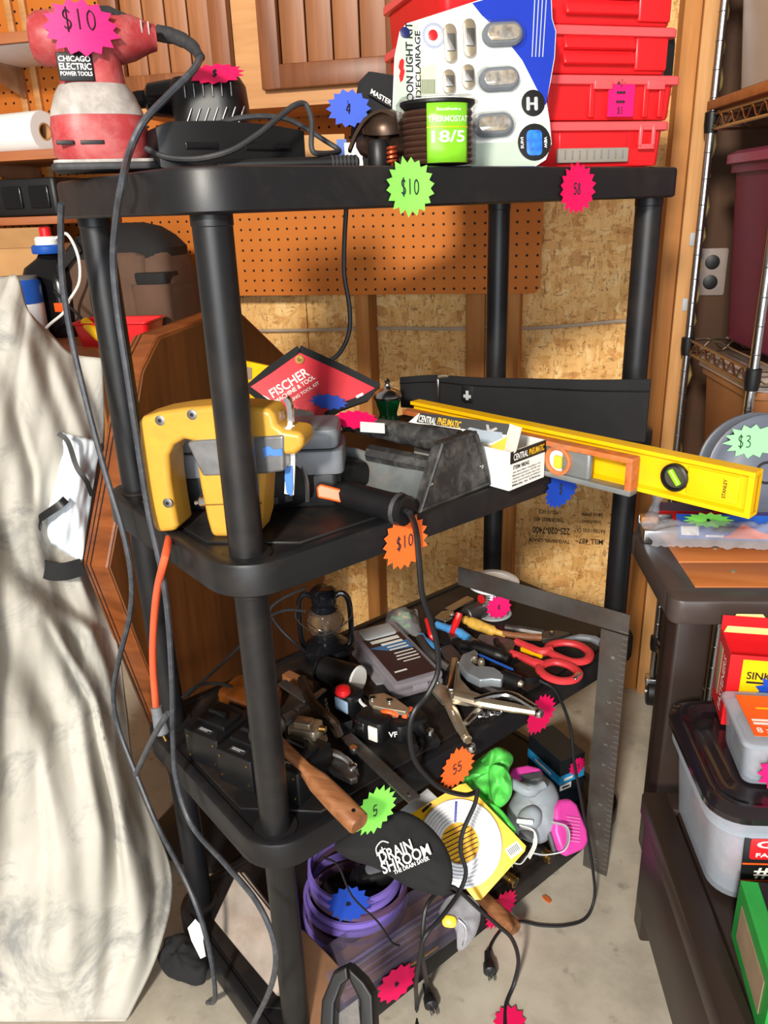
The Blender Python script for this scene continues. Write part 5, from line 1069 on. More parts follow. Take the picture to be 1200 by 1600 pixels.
# yellow bar behind the pouch
a = pz(385, 706, ZB); nY = V((-.1, -.99, .0)).normalized()
t = thing('yellow_square', 'yellow slotted plastic square behind the red pouch', 'square', a)
part('blade', slab([(366, 560), (395, 566), (432, 574), (425, 590), (412, 604), (410, 712), (366, 706)], a, nY, -.004, .004), 'yellow', t, bev=.002)
part('slot', slab([(386, 572), (396, 574), (396, 592), (387, 592)], a, nY, .004, .0046), 'kraft', t, smooth=0)
# ============================================================ third shelf
ZC = Z3+.001
# circuit breakers in a row
rnd = random.Random(5)
a = pz(288, 1186, ZC); b = pz(470, 1266, ZC); Kx = (b-a).normalized(); Ky = V((-Kx.y, Kx.x, 0)); KL = (b-a).length
labs = ['circuit breaker nearest the back left post', 'middle circuit breaker of the row behind the front post', 'circuit breaker at the right end of the row beside the hammer']
for i in range(3):
    o = a + Kx*(KL*i/3+.004) + Ky*(.004 if i != 1 else -.008); M = Matrix(((Kx.x, Ky.x, 0, o.x), (Kx.y, Ky.y, 0, o.y), (0, 0, 1, ZC), (0, 0, 0, 1))); w = KL/3-.008
    t = thing('circuit_breaker', 'black ' + labs[i], 'breaker', M @ V((w/2, .04, 0)), 'circuit breakers on the third shelf')
    part('case', MB(M).rbox((w/2, .042, .029), (w, .084, .058), .003, .002), 'black', t)
    part('raised_top', MB(M).rbox((w/2, .045, .061), (w*.8, .04, .008), .002, .001), 'black', t)
    tg = part('toggle', MB(M @ TR(w/2, .045, .068) @ RX(25)).rbox((0, 0, 0), (w*.5, .008, .014), .002, .001), 'black_gloss', t)
    lb = part('label', MB(M).box((w*.5, .013, .0584), (w*.42, .009, .0006)), 'dark_rubber', t, smooth=0)
    dash(lb, M @ TR(w*.5, .0145, .0585), w*.32, .0015, 'light_grey'); dash(lb, M @ TR(w*.46, .0115, .0585), w*.24, .0015, 'light_grey')
    for x, z in ((w*.12, .012), (w*.88, .012), (w*.12, .048), (w*.88, .048)): part('rivet', MB(M @ TR(x, -.0005, z) @ RX(90)).lathe([(.0022, 0), (.0018, .001)], 8), 'brass', t)
    part('lug', MB(M).rbox((w*.5, .086, .02), (w*.5, .01, .012), .002, .001), 'brass', t)
# black strap and amber case behind the breakers
mt = pm('amber', (110, 60, 20), .25, var=.3)
q = pz(375, 1120, ZC); t = thing('amber_case', 'brown glossy tool case behind the circuit breakers', 'case', q)
M = frame(q, Kx); part('shell', MB(M).rbox((0, .03, .02), (.10, .07, .04), .015, .008), mt, t); part('latch', MB(M).rbox((0, -.007, .02), (.03, .006, .016), .003, .001), 'black', t)
# lantern
q = pz(512, 1026, ZC); M = TR(q.x, q.y, ZC)
defm('lantern_black', (18, 20, 24), .22, var=.1, coat=.3); defm('lamp_glass', (150, 150, 148), .06, var=.02, trans=.9, ior=1.2, alpha=.45)
t = thing('oil_lantern', 'small black barn lantern with glass globe at the back of the shelf', 'lantern', q)
part('tank', MB(M).lathe([(.040, 0), (.044, .004), (.046, .018), (.043, .028), (.030, .036), (.024, .040)], 28), 'lantern_black', t)
part('burner', MB(M).lathe([(.024, .038), (.026, .044), (.018, .052), (.012, .056)], 20), 'lantern_black', t)
part('globe', MB(M).lathe([(.020, .05), (.030, .06), (.034, .078), (.030, .096), (.022, .106)], 24, caps=(0, 0)), 'lamp_glass', t)
part('wick', MB(M).cyl((0, 0, .05), (0, 0, .07), .005), 'nickel', t)
part('chimney', MB(M).lathe([(.024, .104), (.026, .108), (.020, .114), (.024, .12), (.025, .136), (.021, .139), (.026, .143), (.020, .149), (.018, .150)], 24), 'lantern_black', t)
for s in (-1, 1):
    part('side_tube', MB(M @ RZ(14)).tube([(s*.042, 0, .024), (s*.048, 0, .04), (s*.049, 0, .09), (s*.046, 0, .125), (s*.034, 0, .138), (s*.022, 0, .132)], .0055, 9, k=4), 'lantern_black', t)
part('globe_guard', MB(M).tube([V((.0345*math.cos(a_), .0345*math.sin(a_), .078+.006*math.sin(2*a_))) for a_ in [i*.3 for i in range(21)]], .001, 5, closed=True), 'lantern_black', t)
part('bail', MB(M @ RZ(14)).tube([(-.048, 0, .12), (-.05, -.03, .10), (0, -.055, .08), (.05, -.03, .10), (.048, 0, .12)], .0012, 5, k=6), 'steel', t)
# headlamp with cylindrical lamp behind
a = pz(505, 1045, ZC+.025); b = pz(558, 1062, ZC+.028)
t = thing('spotlight', 'short black spotlight with white rim beside the lantern', 'flashlight', pz(530, 1070, ZC))
part('barrel', MB().cyl(a, b, .024, .026, n=20, ch=.002), 'black', t)
part('bezel', MB().cyl(b, b+(b-a).normalized()*.004, .0265, .025, n=20, ch=.001), 'white', t)
part('toothed_ring', MB().cyl(a-(b-a).normalized()*.004, a, .0255, n=12), 'black_gloss', t)
# clear bit case
M, L_ = fpix((562, 1006), (628, 1086), ZC); a = pz(560, 990, ZC); 
c = [pz(x, y, ZC+.03) for x, y in ((548, 990), (628, 1080), (684, 1044), (612, 966))]
cx = (c[0]+c[1]+c[2]+c[3])/4; Xd = ((c[1]-c[0])+(c[2]-c[3])).normalized(); M = frame((cx.x, cx.y, ZC), Xd); Lc = ((c[1]-c[0]).length+(c[2]-c[3]).length)/2; Wc = ((c[3]-c[0]).length+(c[2]-c[1]).length)/2
t = thing('bit_case', 'clear plastic case of bits with dark printed insert', 'case', cx)
defm('case_clear', (190, 184, 196), .15, var=.03, alpha=.5, trans=.3)
part('tray', MB(M).rbox((0, 0, .008), (Lc, Wc, .014), .008, .003), 'case_clear', t)
part('lid', MB(M).rbox((0, 0, .024), (Lc, Wc, .012), .010, .004), 'case_clear', t)
part('insert_card', MB(M).box((Lc*.08, 0, .0305), (Lc*.72, Wc*.8, .001)), pm('insert_brown', (52, 34, 38), .4), t, smooth=0)
part('blue_flash', MB(M).prism([(-Lc*.12, Wc*.40), (Lc*.02, Wc*.40), (-Lc*.02, -Wc*.1), (-Lc*.12, -Wc*.4)], .0311, .0315), pm('flash_blue', (60, 110, 160), .4), t, smooth=0)
part('blister_bits', MB(M).rbox((-Lc*.36, 0, .031), (Lc*.2, Wc*.7, .006), .008, .003), 'light_grey', t)
for x, y, w, hh in ((-.20, 0, .6, .05), (-.13, .08, .45, .035), (-.07, .12, .4, .02), (-.02, .12, .4, .02), (.05, .15, .4, .015), (.10, .15, .42, .015), (.15, .13, .45, .015), (.20, .16, .35, .012), (.32, -.2, .25, .02)): dash(t, M @ TR(Lc*x, Wc*y, .0312) @ RZ(90), Wc*w, Lc*hh, 'paper')
part('latch', MB(M).rbox((Lc*.5, 0, .016), (.006, Wc*.3, .012), .002, .001), 'case_clear', t)
# loose plastic bag with green bits
t = thing('parts_bag', 'clear bag of small green parts behind the bit case', 'bag', pz(630, 985, ZC))
w0 = pz(600, 985, ZC); w1 = pz(660, 1000, ZC); w2 = pz(652, 955, ZC); w3 = pz(606, 955, ZC)
part('bag_film', MB().grid(lambda u, v: w0.lerp(w1, u).lerp(w3.lerp(w2, u), v)+V((0, 0, .004+.028*math.sin(PI*u)*math.sin(PI*v)+.006*noise.noise(V((u*8, v*8, 3))))), 16, 12), 'clear_bag', t, smooth=70)
for i in range(6):
    q = w0.lerp(w1, rnd.random()*.6+.2).lerp(w3.lerp(w2, .5), rnd.random()*.6+.2)+V((0, 0, .008)); part('anchor', MB(fxy(q, rnd.random()*180) @ RY(90)).lathe([(.002, -.012), (.004, -.004), (.004, .01), (.006, .012)], 7), 'green' if i else 'yellow', t)
t2 = flat([(548, 1018), (566, 1010), (604, 1056), (600, 1066), (588, 1068)], ZC, .004); solo('blister_strip', t2, 'clear_bag', 'small clear blister strip beside the bit case', 'package', smooth=0)
# headlamp bands and pods
def band(t, pts, w, mat='black_cloth', name='strap', th=.0025): return part(name, MB().strap([pz(*p) for p in pts], w, th, V((.15, -.3, 1)), 5), mat, t)
t = thing('headlamp', 'black headlamp with printed elastic band beside the spotlight', 'headlamp', pz(530, 1110, ZC))
bd = band(t, [(498, 1075, ZC+.012), (505, 1100, ZC+.014), (512, 1122, ZC+.014), (528, 1137, ZC+.014), (550, 1132, ZC+.014)], .020)
q = pz(510, 1106, ZC+.02); text(bd, 'DURACELL', frame(q, pz(517, 1130, ZC+.02)-pz(508, 1092, ZC+.02), V((-.3, -.5, 1))), .05, .009, 'white')
M = frame(pz(545, 1110, ZC), V((.8, -.4, 0))); part('lamp_pod', MB(M).rbox((0, 0, .022), (.05, .04, .044), .012, .006), 'black', t)
part('lens', MB(M).rbox((.004, -.021, .024), (.03, .004, .024), .008, .002), pm('lens_blue', (150, 176, 206), .15), t)
M = TR(*pz(536, 1086, ZC+.045)); part('red_knob', MB(M).lathe([(.010, 0), (.014, .006), (.012, .014), (.004, .018)], 14), 'red', t)
t = thing('headlamp', 'second headlamp with white printed strap and chrome lens', 'headlamp', pz(580, 1130, ZC))
bd = band(t, [(548, 1084, ZC+.016), (562, 1096, ZC+.02), (572, 1112, ZC+.02), (592, 1118, ZC+.02), (612, 1128, ZC+.016), (622, 1142, ZC+.012)], .018)
part('strap_edge', MB().tube([pz(*p) for p in ((545, 1078, ZC+.03), (558, 1086, ZC+.032), (566, 1100, ZC+.03), (585, 1112, ZC+.03), (605, 1118, ZC+.03), (622, 1130, ZC+.02))], .0028, 6, k=5), 'white_gloss', bd)
text(bd, 'VF', frame(pz(614, 1148, ZC+.026), V((1, .3, 0)), V((0, -.6, 1))), .014, .009, 'white')
M = frame(pz(585, 1148, ZC), V((.85, -.3, 0))); part('lamp_pod', MB(M).rbox((0, 0, .02), (.055, .04, .04), .010, .005), 'black', t)
for dx, m_ in ((-.014, 'chrome'), (.012, 'paper')): part('lens', MB(M).rbox((dx, -.021, .02), (.018, .004, .026), .006, .001), m_, t)
part('white_tab', MB(frame(pz(553, 1092, ZC+.03), V((.8, -.5, 0)))).rbox((0, 0, 0), (.02, .012, .02), .005, .004), 'white_gloss', t)
part('battery_pod', MB(frame(pz(638, 1145, ZC), V((.7, .6, 0)))).rbox((0, 0, .016), (.06, .04, .032), .010, .005), 'black', t)
# adjustable pliers with orange collars
t = thing('slip_joint_pliers', 'nickel pliers with black grips and orange collars', 'pliers', pz(625, 1110, ZC))
part('jaw_plate', flat([(576, 1092), (584, 1084), (600, 1082), (618, 1090), (640, 1106), (634, 1112), (600, 1106), (582, 1102)], ZC+.036, .010), 'nickel', t, bev=.002)
for x, y in ((582, 1090), (609, 1094)): part('pivot_bolt', MB(TR(*pz(x, y, ZC+.047))).lathe([(.006, 0), (.006, .002), (.003, .004)], 12), 'chrome', t)
part('collar', tubp([(594, 1114, ZC+.035), (606, 1112, ZC+.042), (622, 1118, ZC+.035)], .004), 'orange', t)
part('collar', tubp([(632, 1122, ZC+.032), (634, 1112, ZC+.04), (642, 1108, ZC+.035)], .005), 'orange', t)
part('grip', tubp([(634, 1114, ZC+.034), (652, 1128, ZC+.022), (668, 1146, ZC+.012), (680, 1162, ZC+.011)], [.008, .009, .010, .010], 9), 'black', t)
part('grip', tubp([(612, 1118, ZC+.03), (630, 1136, ZC+.018), (640, 1152, ZC+.011), (646, 1170, ZC+.010)], [.008, .009, .010, .009], 9), 'black', t)
part('grip_tip', MB(TR(*pz(672, 1144, ZC+.022))).lathe([(.007, -.004), (.006, .004), (.002, .007)], 10), 'chrome', t)
# brass fitting
M, L_ = fpix((452, 1172), (497, 1180), ZC+.034); t = thing('brass_valve', 'square nickel brass valve body with round port', 'valve', M @ V((.02, .02, 0)))
part('body', MB(M).rbox((.022, .018, .02), (.046, .036, .04), .004, .003), 'nickel', t); part('flange', MB(M).rbox((.022, .018, .003), (.056, .044, .006), .004, .002), 'nickel', t)
part('top_boss', MB(M).rbox((.02, .018, .043), (.028, .02, .008), .003, .002), 'nickel', t)
pt = part('port', MB(M @ TR(.03, -.001, .018) @ RX(90)).lathe([(.011, 0), (.011, .002), (.008, .002), (.008, -.002)], 18), 'chrome', t); part('lug', MB(M).cyl((.046, .018, .036), (.056, .018, .036), .005), 'brass', t)
# hammer lying with wood handle over the edge
h0 = pz(418, 1142, ZC+.075); h1 = pz(562, 1288, ZC+.030); hdv = (h1-h0).normalized(); HM = frame(h0, h1-h0); HL = (h1-h0).length
t = thing('claw_hammer', 'hammer with thick wooden handle pointing over the shelf edge', 'hammer', pz(500, 1230, ZC))
part('handle', MB(HM).loft([[(x, y*k, z*k2) for y, z in rr(.030, .026, .009, 4)] for x, k, k2 in ((0, .55, .6), (HL*.45, .62, .7), (HL*.58, 1.0, .95), (HL*.8, 1.08, 1.05), (HL*.985, 1.05, 1.05), (HL, .95, .95))]), 'handle_wood', t)
part('hang_hole', MB(HM).cyl((HL*.93, 0, .0125), (HL*.93, 0, .0142), .003, n=10), 'black', t)
part('head', MB(HM).cyl((.0, -.028, 0), (.0, .028, 0), .013, n=14, ch=.003).rbox((0, .04, 0), (.02, .03, .01), .004, .002), 'worn_steel', t)
# flat bar
M, L_ = fpix((541, 1150), (648, 1250), ZC+.012); t = thing('flat_bar', 'narrow brown steel flat bar with a hole at its end', 'steel bar', M @ V((L_/2, 0, -.012)))
part('bar', MB(M).rbox((L_/2, 0, 0), (L_, .021, .004), .001, .0006, 2), 'worn_steel', t); part('hole', MB(M @ TR(L_-.012, 0, .002)).lathe([(.004, 0), (.004, .0005), (.002, .0006)], 12), 'chrome', t)
# curved pry bar and dark pliers under it
t = thing('pry_bar', 'curved dark steel pry bar behind the valve', 'pry bar', pz(500, 1120, ZC)); part('shank', tubp([(472, 1062, ZC+.05), (484, 1090, ZC+.055), (500, 1112, ZC+.05), (520, 1130, ZC+.04), (530, 1150, ZC+.02)], [.009, .009, .010, .010, .008], 8), pm('dark_steel', (70, 56, 46), .4, .8, var=.3), t)
part('claw', barp((440, 1068), (482, 1096), ZC+.05, .018, .005), 'worn_steel', t)
t = thing('spring_clamp', 'small dark spring clamp with chrome screws under the valve', 'clamp', pz(520, 1190, ZC))
part('jaw', flat([(486, 1160), (500, 1150), (520, 1170), (552, 1196), (560, 1214), (548, 1218), (520, 1204), (494, 1180)], ZC+.008, .012), 'worn_steel', t, bev=.003)
part('arm', tubp([(488, 1160, ZC+.03), (505, 1172, ZC+.03), (530, 1180, ZC+.028), (548, 1194, ZC+.02), (556, 1214, ZC+.012)], [.006, .006, .005, .006], 8), 'steel', t)
part('coil', (lambda m: [m.cyl(pz(496+k*4, 1152+k*1.5, ZC+.032), pz(499+k*4, 1153+k*1.5, ZC+.032), .009, n=12) for k in range(3)] and m)(MB()), 'chrome', t, kind='stuff')
part('knob', MB(TR(*pz(552, 1172, ZC+.02))).lathe([(.006, -.006), (.008, 0), (.006, .006)], 12), 'chrome', t)
part('tip', MB(TR(*pz(550, 1198, ZC+.02))).lathe([(.008, -.004), (.008, .002), (.004, .005)], 12), 'chrome', t)
solo('wood_stick', barp((448, 1072), (486, 1092), ZC, .02, .03), 'handle_wood', 'short brown wooden stick beneath the pry bar', 'stick')
solo('putty_knife', barp((462, 1110), (508, 1078), ZC+.045, .012, .003), 'steel', 'thin grey steel blade crossing the pry bar', 'blade')
# locking pliers
def lockpl(name, label, hand_pts, knob, jaw, arm, z):
    t = thing(name, label, 'pliers', pz(hand_pts[1][0], hand_pts[1][1], ZC))
    part('main_handle', MB().strap([pz(x, y, z+.012) for x, y in hand_pts], .017, .012, V((.0, .0, 1)).cross(V((.5, -.5, 0))), 4) if False else MB().tube([pz(x, y, z+.010) for x, y in hand_pts], [.0095, .010, .0095, .008], 8, k=4, flat=.8), 'nickel', t)
    k0, k1 = pz(*knob[0], z+.010), pz(*knob[1], z+.010)
    part('adjust_screw', MB().cyl(k0, k0.lerp(k1, .7), .006, .005, n=12).cyl(k0.lerp(k1, .2), k0.lerp(k1, .3), .0075, n=12), 'nickel', t)
    part('knob', MB(Matrix.Translation(k1)).lathe([(.002, -.008), (.007, -.005), (.0085, 0), (.007, .005), (.002, .008)], 14), 'chrome', t)
    part('jaw', flat(jaw, z, .011), 'nickel', t, bev=.002)
    part('lever', MB().tube([pz(x, y, z+.016) for x, y in arm], [.006, .007, .008, .007], 8, k=4, flat=.7), 'chrome', t)
    for x, y in jaw[1:3]: part('rivet', MB(TR(*pz(x, y, z+.012))).lathe([(.004, 0), (.003, .002), (.001, .003)], 10), 'chrome', t)
    return t
t = lockpl('locking_pliers', 'nickel locking pliers pointing down with round adjusting knob', [(690, 1080), (704, 1104), (718, 1134), (728, 1152)], [(728, 1150), (736, 1168)], [(672, 1072), (684, 1066), (700, 1072), (712, 1088), (706, 1098), (690, 1094)], [(728, 1130), (738, 1120), (748, 1108), (740, 1098)], ZC)
dash(t, frame(pz(708, 1114, ZC+.021), pz(716, 1132, ZC+.02)-pz(708, 1112, ZC+.02)), .012, .003, 'white')
lockpl('locking_clamp', 'bright locking pliers lying across toward the pink tag', [(712, 1088), (745, 1096), (790, 1104), (838, 1112)], [(832, 1110), (842, 1114)], [(700, 1072), (708, 1036), (716, 1034), (720, 1060), (736, 1078), (770, 1092), (730, 1096), (706, 1092)], [(740, 1094), (770, 1086), (800, 1086), (836, 1106)], ZC+.018)
part_ = thing('chain_link', 'small nickel chain piece under the locking pliers', 'chain', pz(765, 1118, ZC))
for k in range(4): part('link', MB(fxy(pz(752+k*9, 1117-k*1.5, ZC+.004), 20+60*(k % 2))).tube([(.009*math.cos(i*PI/6), .005*math.sin(i*PI/6), 0) for i in range(12)], .0018, 5, closed=True), 'chrome', part_)
# steel bar tool (long nose) under pipe cutter
t = thing('ratchet_wrench', 'worn grey wrench lying beneath the pipe cutter', 'wrench', pz(760, 1070, ZC))
part('shank', MB().tube([pz(x, y, ZC+.012) for x, y in ((712, 1036), (745, 1062), (790, 1084), (812, 1094))], [.008, .009, .010, .008, .006], 8, k=4, flat=.7), 'worn_steel', t)
part('head', flat([(688, 1010), (706, 1006), (722, 1024), (726, 1038), (710, 1040), (694, 1028)], ZC+.004, .014), 'worn_steel', t, bev=.003)
# pipe cutter
t = thing('pipe_cutter', 'silver pipe cutter with black adjusting knob and blue strip', 'pipe cutter', pz(760, 1060, ZC))
defm('cast_alu', (168, 178, 186), .35, .6, var=.1)
part('frame', flat([(716, 1036), (722, 1022), (742, 1014), (748, 1020), (738, 1028), (736, 1034), (746, 1040), (760, 1040), (772, 1042), (788, 1052), (784, 1062), (768, 1060), (750, 1062), (730, 1052)], ZC+.022, .018), 'cast_alu', t, bev=.003)
for x, y in ((741, 1030), (752, 1036)): part('roller', MB(TR(*pz(x, y, ZC+.036))).lathe([(.006, -.008), (.007, 0), (.005, .008)], 12), 'nickel', t)
k0, k1 = pz(784, 1056, ZC+.03), pz(812, 1068, ZC+.028); part('knob', MB().cyl(k0, k1, .013, .014, n=16, ch=.002), 'black', t); part('knob_screw', MB().cyl(k1, k1+(k1-k0).normalized()*.006, .007, .005, n=12), 'nickel', t)
part('blue_strip', barp((748, 1024), (802, 1048), ZC+.03, .004, .004), 'blue', t)
# utility knife black / straps
t = thing('black_snips', 'black handled snips behind the pipe cutter', 'snips', pz(760, 1020, ZC))
part('grip', tubp([(722, 1008, ZC+.016), (745, 1012, ZC+.02), (775, 1022, ZC+.018), (796, 1030, ZC+.016)], [.010, .014, .014, .011], 10), 'black', t)
part('grip', tubp([(775, 1000, ZC+.02), (782, 1012, ZC+.022), (792, 1028, ZC+.02)], [.006, .008, .007], 8), 'black', t)
t = thing('curled_strap', 'flat black strap curled beside the red snips', 'strap', pz(830, 1050, ZC))
part('strap', MB().strap([pz(*p) for p in ((800, 1036, ZC+.008), (815, 1028, ZC+.012), (838, 1032, ZC+.014), (848, 1048, ZC+.012), (838, 1062, ZC+.010), (812, 1062, ZC+.010), (800, 1050, ZC+.01))], .012, .002, (0, 0, 1), 5), 'black', t)
# red snips
t = thing('red_snips', 'tin snips with two looped red handles', 'snips', pz(860, 1030, ZC)); z = ZC+.016
def loop(pts, r): return MB().tube([pz(x, y, z) for x, y in pts], r, 9, closed=True, k=5, flat=.75)
defm('red_grip', (206, 56, 62), .45, var=.06)
part('handle', loop([(860, 1008), (880, 1004), (905, 1008), (921, 1020), (916, 1032), (895, 1034), (872, 1026), (858, 1018)], .0085), 'red_grip', t)
part('handle', loop([(846, 1040), (866, 1034), (890, 1040), (904, 1052), (896, 1062), (876, 1064), (856, 1058), (844, 1048)], .0085), 'red_grip', t)
part('handle_shank', MB().tube([pz(x, y, z) for x, y in ((806, 1002), (825, 1010), (845, 1018), (862, 1016))], [.007, .008, .009], 8, k=4), 'red_grip', t)
part('handle_shank', MB().tube([pz(x, y, z) for x, y in ((798, 1020), (815, 1026), (832, 1034), (850, 1040))], [.007, .008, .009], 8, k=4), 'red_grip', t)
part('catch', barp((896, 1064), (906, 1054), z, .010, .006), 'chrome', t)
part('blades', flat([(806, 1000), (800, 1022), (780, 1016), (745, 998), (750, 990), (778, 994)], ZC+.010, .008), 'steel', t, bev=.002)
solo('pencil', barp((814, 1016), (848, 1028), ZC+.006, .010, .008), 'yellow', 'yellow pencil stub between the red handles', 'pencil')
# mixed hand tools at the back
t = thing('blue_pliers', 'blue gripped pliers at the back of the shelf', 'pliers', pz(700, 990, ZC)); defm('blue_grip', (70, 140, 200), .4)
part('grip', tubp([(682, 976, ZC+.02), (700, 982, ZC+.02), (720, 990, ZC+.018), (732, 998, ZC+.014)], [.008, .010, .009], 9), 'blue_grip', t)
part('grip', tubp([(658, 994, ZC+.02), (668, 1006, ZC+.02), (684, 1018, ZC+.016)], [.008, .010, .009], 9), 'blue_grip', t)
part('jaw', flat([(732, 992), (745, 998), (760, 1008), (752, 1010), (734, 1003)], ZC+.008, .010), 'steel', t, bev=.002)
t = thing('red_handle_cutter', 'red handled cutter standing among the hand tools', 'cutter', pz(708, 990, ZC))
part('grip', MB().tube([pz(718, 958, ZC+.05), pz(713, 972, ZC+.035), pz(706, 990, ZC+.02)], [.007, .0075, .006], 8, k=3), 'red', t); part('grip', MB().tube([pz(667, 968, ZC+.04), pz(673, 990, ZC+.03), pz(677, 1000, ZC+.02)], [.005, .006, .005], 8, k=3), 'red', t)
part('jaw', flat([(700, 988), (712, 986), (716, 994), (704, 998)], ZC+.010, .010), 'steel', t, bev=.002)
t = thing('chrome_wrench', 'chrome adjustable wrench near the solder spool', 'wrench', pz(710, 958, ZC))
part('handle', barp((700, 958), (736, 938), ZC+.01, .022, .008), 'chrome', t, bev=.002); part('jaw', flat([(678, 964), (690, 954), (706, 952), (708, 964), (696, 970)], ZC+.008, .014), 'chrome', t, bev=.003); part('screw', MB(TR(*pz(706, 960, ZC+.024))).lathe([(.006, 0), (.005, .004)], 12), 'nickel', t)
solo('steel_socket', MB().cyl(pz(728, 962, ZC+.018), pz(758, 950, ZC+.018), .017, .018, n=18, ch=.002), 'worn_steel', 'worn steel socket lying in front of the solder spool', 'socket')
t = thing('paint_scraper', 'yellow and white handled scraper with pointed end', 'scraper', pz(760, 985, ZC))
part('handle', tubp([(726, 968, ZC+.016), (740, 974, ZC+.018), (765, 984, ZC+.015), (790, 992, ZC+.010)], [.009, .012, .011, .006], 10), pm('handle_yellow', (226, 180, 80), .4, var=.3, vs=60), t)
t = thing('long_nose_pliers', 'dark long nose pliers lying behind the red snips', 'pliers', pz(840, 985, ZC))
part('handle', tubp([(790, 980, ZC+.012), (815, 984, ZC+.014), (850, 990, ZC+.012)], [.006, .008, .008], 8), 'worn_steel', t); part('handle', tubp([(786, 990, ZC+.012), (815, 994, ZC+.014), (846, 996, ZC+.012)], [.006, .007, .007], 8), 'handle_wood', t)
part('jaw', flat([(846, 986), (870, 984), (892, 988), (868, 996), (848, 998)], ZC+.006, .012), 'worn_steel', t, bev=.002); part('pivot', MB(TR(*pz(862, 988, ZC+.02))).lathe([(.005, 0), (.003, .002)], 10), 'chrome', t)
t = thing('curved_pliers', 'grey curved pliers handle near the framing square', 'pliers', pz(920, 1000, ZC)); part('grip', tubp([(875, 1003, ZC+.012), (900, 996, ZC+.016), (925, 998, ZC+.016), (938, 1004, ZC+.014)], [.005, .007, .008], 8), 'grey', t)
# wrench jaws nearer the bit case
t = thing('combination_wrench', 'brown steel combination wrench leaning on the bit case', 'wrench', pz(690, 1030, ZC))
part('handle', tubp([(655, 996, ZC+.03), (668, 1016, ZC+.028), (684, 1032, ZC+.02), (700, 1044, ZC+.012)], [.007, .008, .008], 8), 'worn_steel', t); part('jaw', flat([(696, 1036), (712, 1034), (720, 1048), (706, 1056)], ZC+.006, .010), 'steel', t, bev=.002)
solo('utility_blade', MB().rbox((0, 0, 0), (.014, .06, .012), .003, .001, 3) if False else barp((704, 1080), (711, 1030), ZC+.03, .012, .004), 'chrome', 'bright steel knife blade upright among the pliers', 'blade')
# spool of solder
q = pz(770, 958, ZC); M = TR(q.x, q.y, ZC)
t = thing('solder_spool', 'white topped spool of bright solder with pink tag', 'spool', q)
part('base_flange', MB(M).lathe([(.038, 0), (.040, .002), (.038, .005)], 32), 'light_grey', t)
part('solder_wire', MB(M).lathe([(.030, .005)] + [(.0315+.0012*(i % 2), .008+.003*i) for i in range(20)] + [(.030, .068)], 30), 'chrome', t)
part('top_flange', MB(M).lathe([(.052, .068), (.054, .070), (.054, .076), (.050, .079), (.034, .0795), (.033, .077)], 36), 'white_gloss', t)
lb = part('paper_label', MB(M).lathe([(.031, .0797), (.031, .0802)], 30), 'paper', t); part('label_print', MB(M).rbox((0, -.008, .0805), (.04, .014, .0006), .006, .0002), 'blue', lb)
part('red_seal', MB(frame(q+V((-.022, -.0265, .045)), V((.77, -.63, 0)), V((-.63, -.77, 0)))).lathe([(.010, -.001), (.009, .0015)], 16), 'red', t)
sticker(t, frame(q+V((.016, -.036, .035)), V((.92, .39, 0)), V((.39, -.92, 0))), .055, .055, 'pink', '4', .012, rot=.1, seed=51, n=13, label='pink starburst tag on the solder spool')
# framing square leaning at the right end
f0 = pz(958, 1372, .003); f1 = pz(985, 962, .605); Fy = V((f1.x, f1.y, 0)); dz = V((0, 0, 1))
tl = pz(716, 884, .608); Fx = V((tl.x-f1.x, tl.y-f1.y, 0)).normalized(); Fn = V((Fx.y, -Fx.x, 0)); 
if Fn.y > 0: Fn = -Fn
t = thing('framing_square', 'large rusty steel framing square standing against the shelving', 'square', V((f1.x, f1.y, 0)))
o = V((f1.x, f1.y, 0)); tlen = V((tl.x-f1.x, tl.y-f1.y, 0)).length
defm('graduation', (134, 130, 124), .5, .5); defm('square_steel', (104, 100, 96), .5, .75, var=.25, vs=14, dirt=(96, 62, 40), ds=9, da=.55)
MQ = Matrix(((-Fx.x, 0, Fn.x, o.x), (-Fx.y, 0, Fn.y, o.y), (0, 1, 0, 0), (0, 0, 0, 1)))
part('blade', MB(MQ).box((-.0255, .283, 0), (.051, .560, .003)), 'square_steel', t, smooth=0, bev=.0005)
part('tongue', MB(MQ).box((-tlen/2, .586, 0), (tlen, .040, .003)), 'square_steel', t, smooth=0, bev=.0005)
mb = MB(MQ)
for i in range(45): mb.box((-.005-(.003 if i % 4 == 0 else 0), .02+i*.0125, .0018), (.010 if i % 4 else .016, .0008, .0006))
part('graduations', mb, 'graduation', t, smooth=0, kind='stuff')
for i in range(1, 12): text(t, str(i), MQ @ TR(-.024, .56-i*.048, .002) @ RZ(-90), .006 if i < 10 else .010, .007, 'graduation')
# ============================================================ bottom shelf, floor and cords
ZD = Z4+.001
def pillow(pxs, o, n, thick, k=3, back=.5, wob=.0, seed=0):
    """stuffed shape: outline where sight lines meet plane (o, n), bulging along n"""
    n = V(n).normalized(); P = crom(onpl(pxs, o, n), k+2, True); c = sum(P, V())/len(P); L = []
    prof = [(math.sin(PI*i/17), -math.cos(PI*i/17)) for i in range(18)]
    for s, b in prof:
        s = max(.02, s**.7)
        L.append([c+(p-c)*s+n*(thick*b*(1 if b > 0 else back)) + n*(wob*(noise.noise((c+(p-c)*s)*26+V((seed, 0, 0)))+.9*abs(noise.noise((c+(p-c)*s)*48+V((0, seed, 0))))+.3*noise.noise((c+(p-c)*s)*110))) for p in P])
    return MB().loft(L)
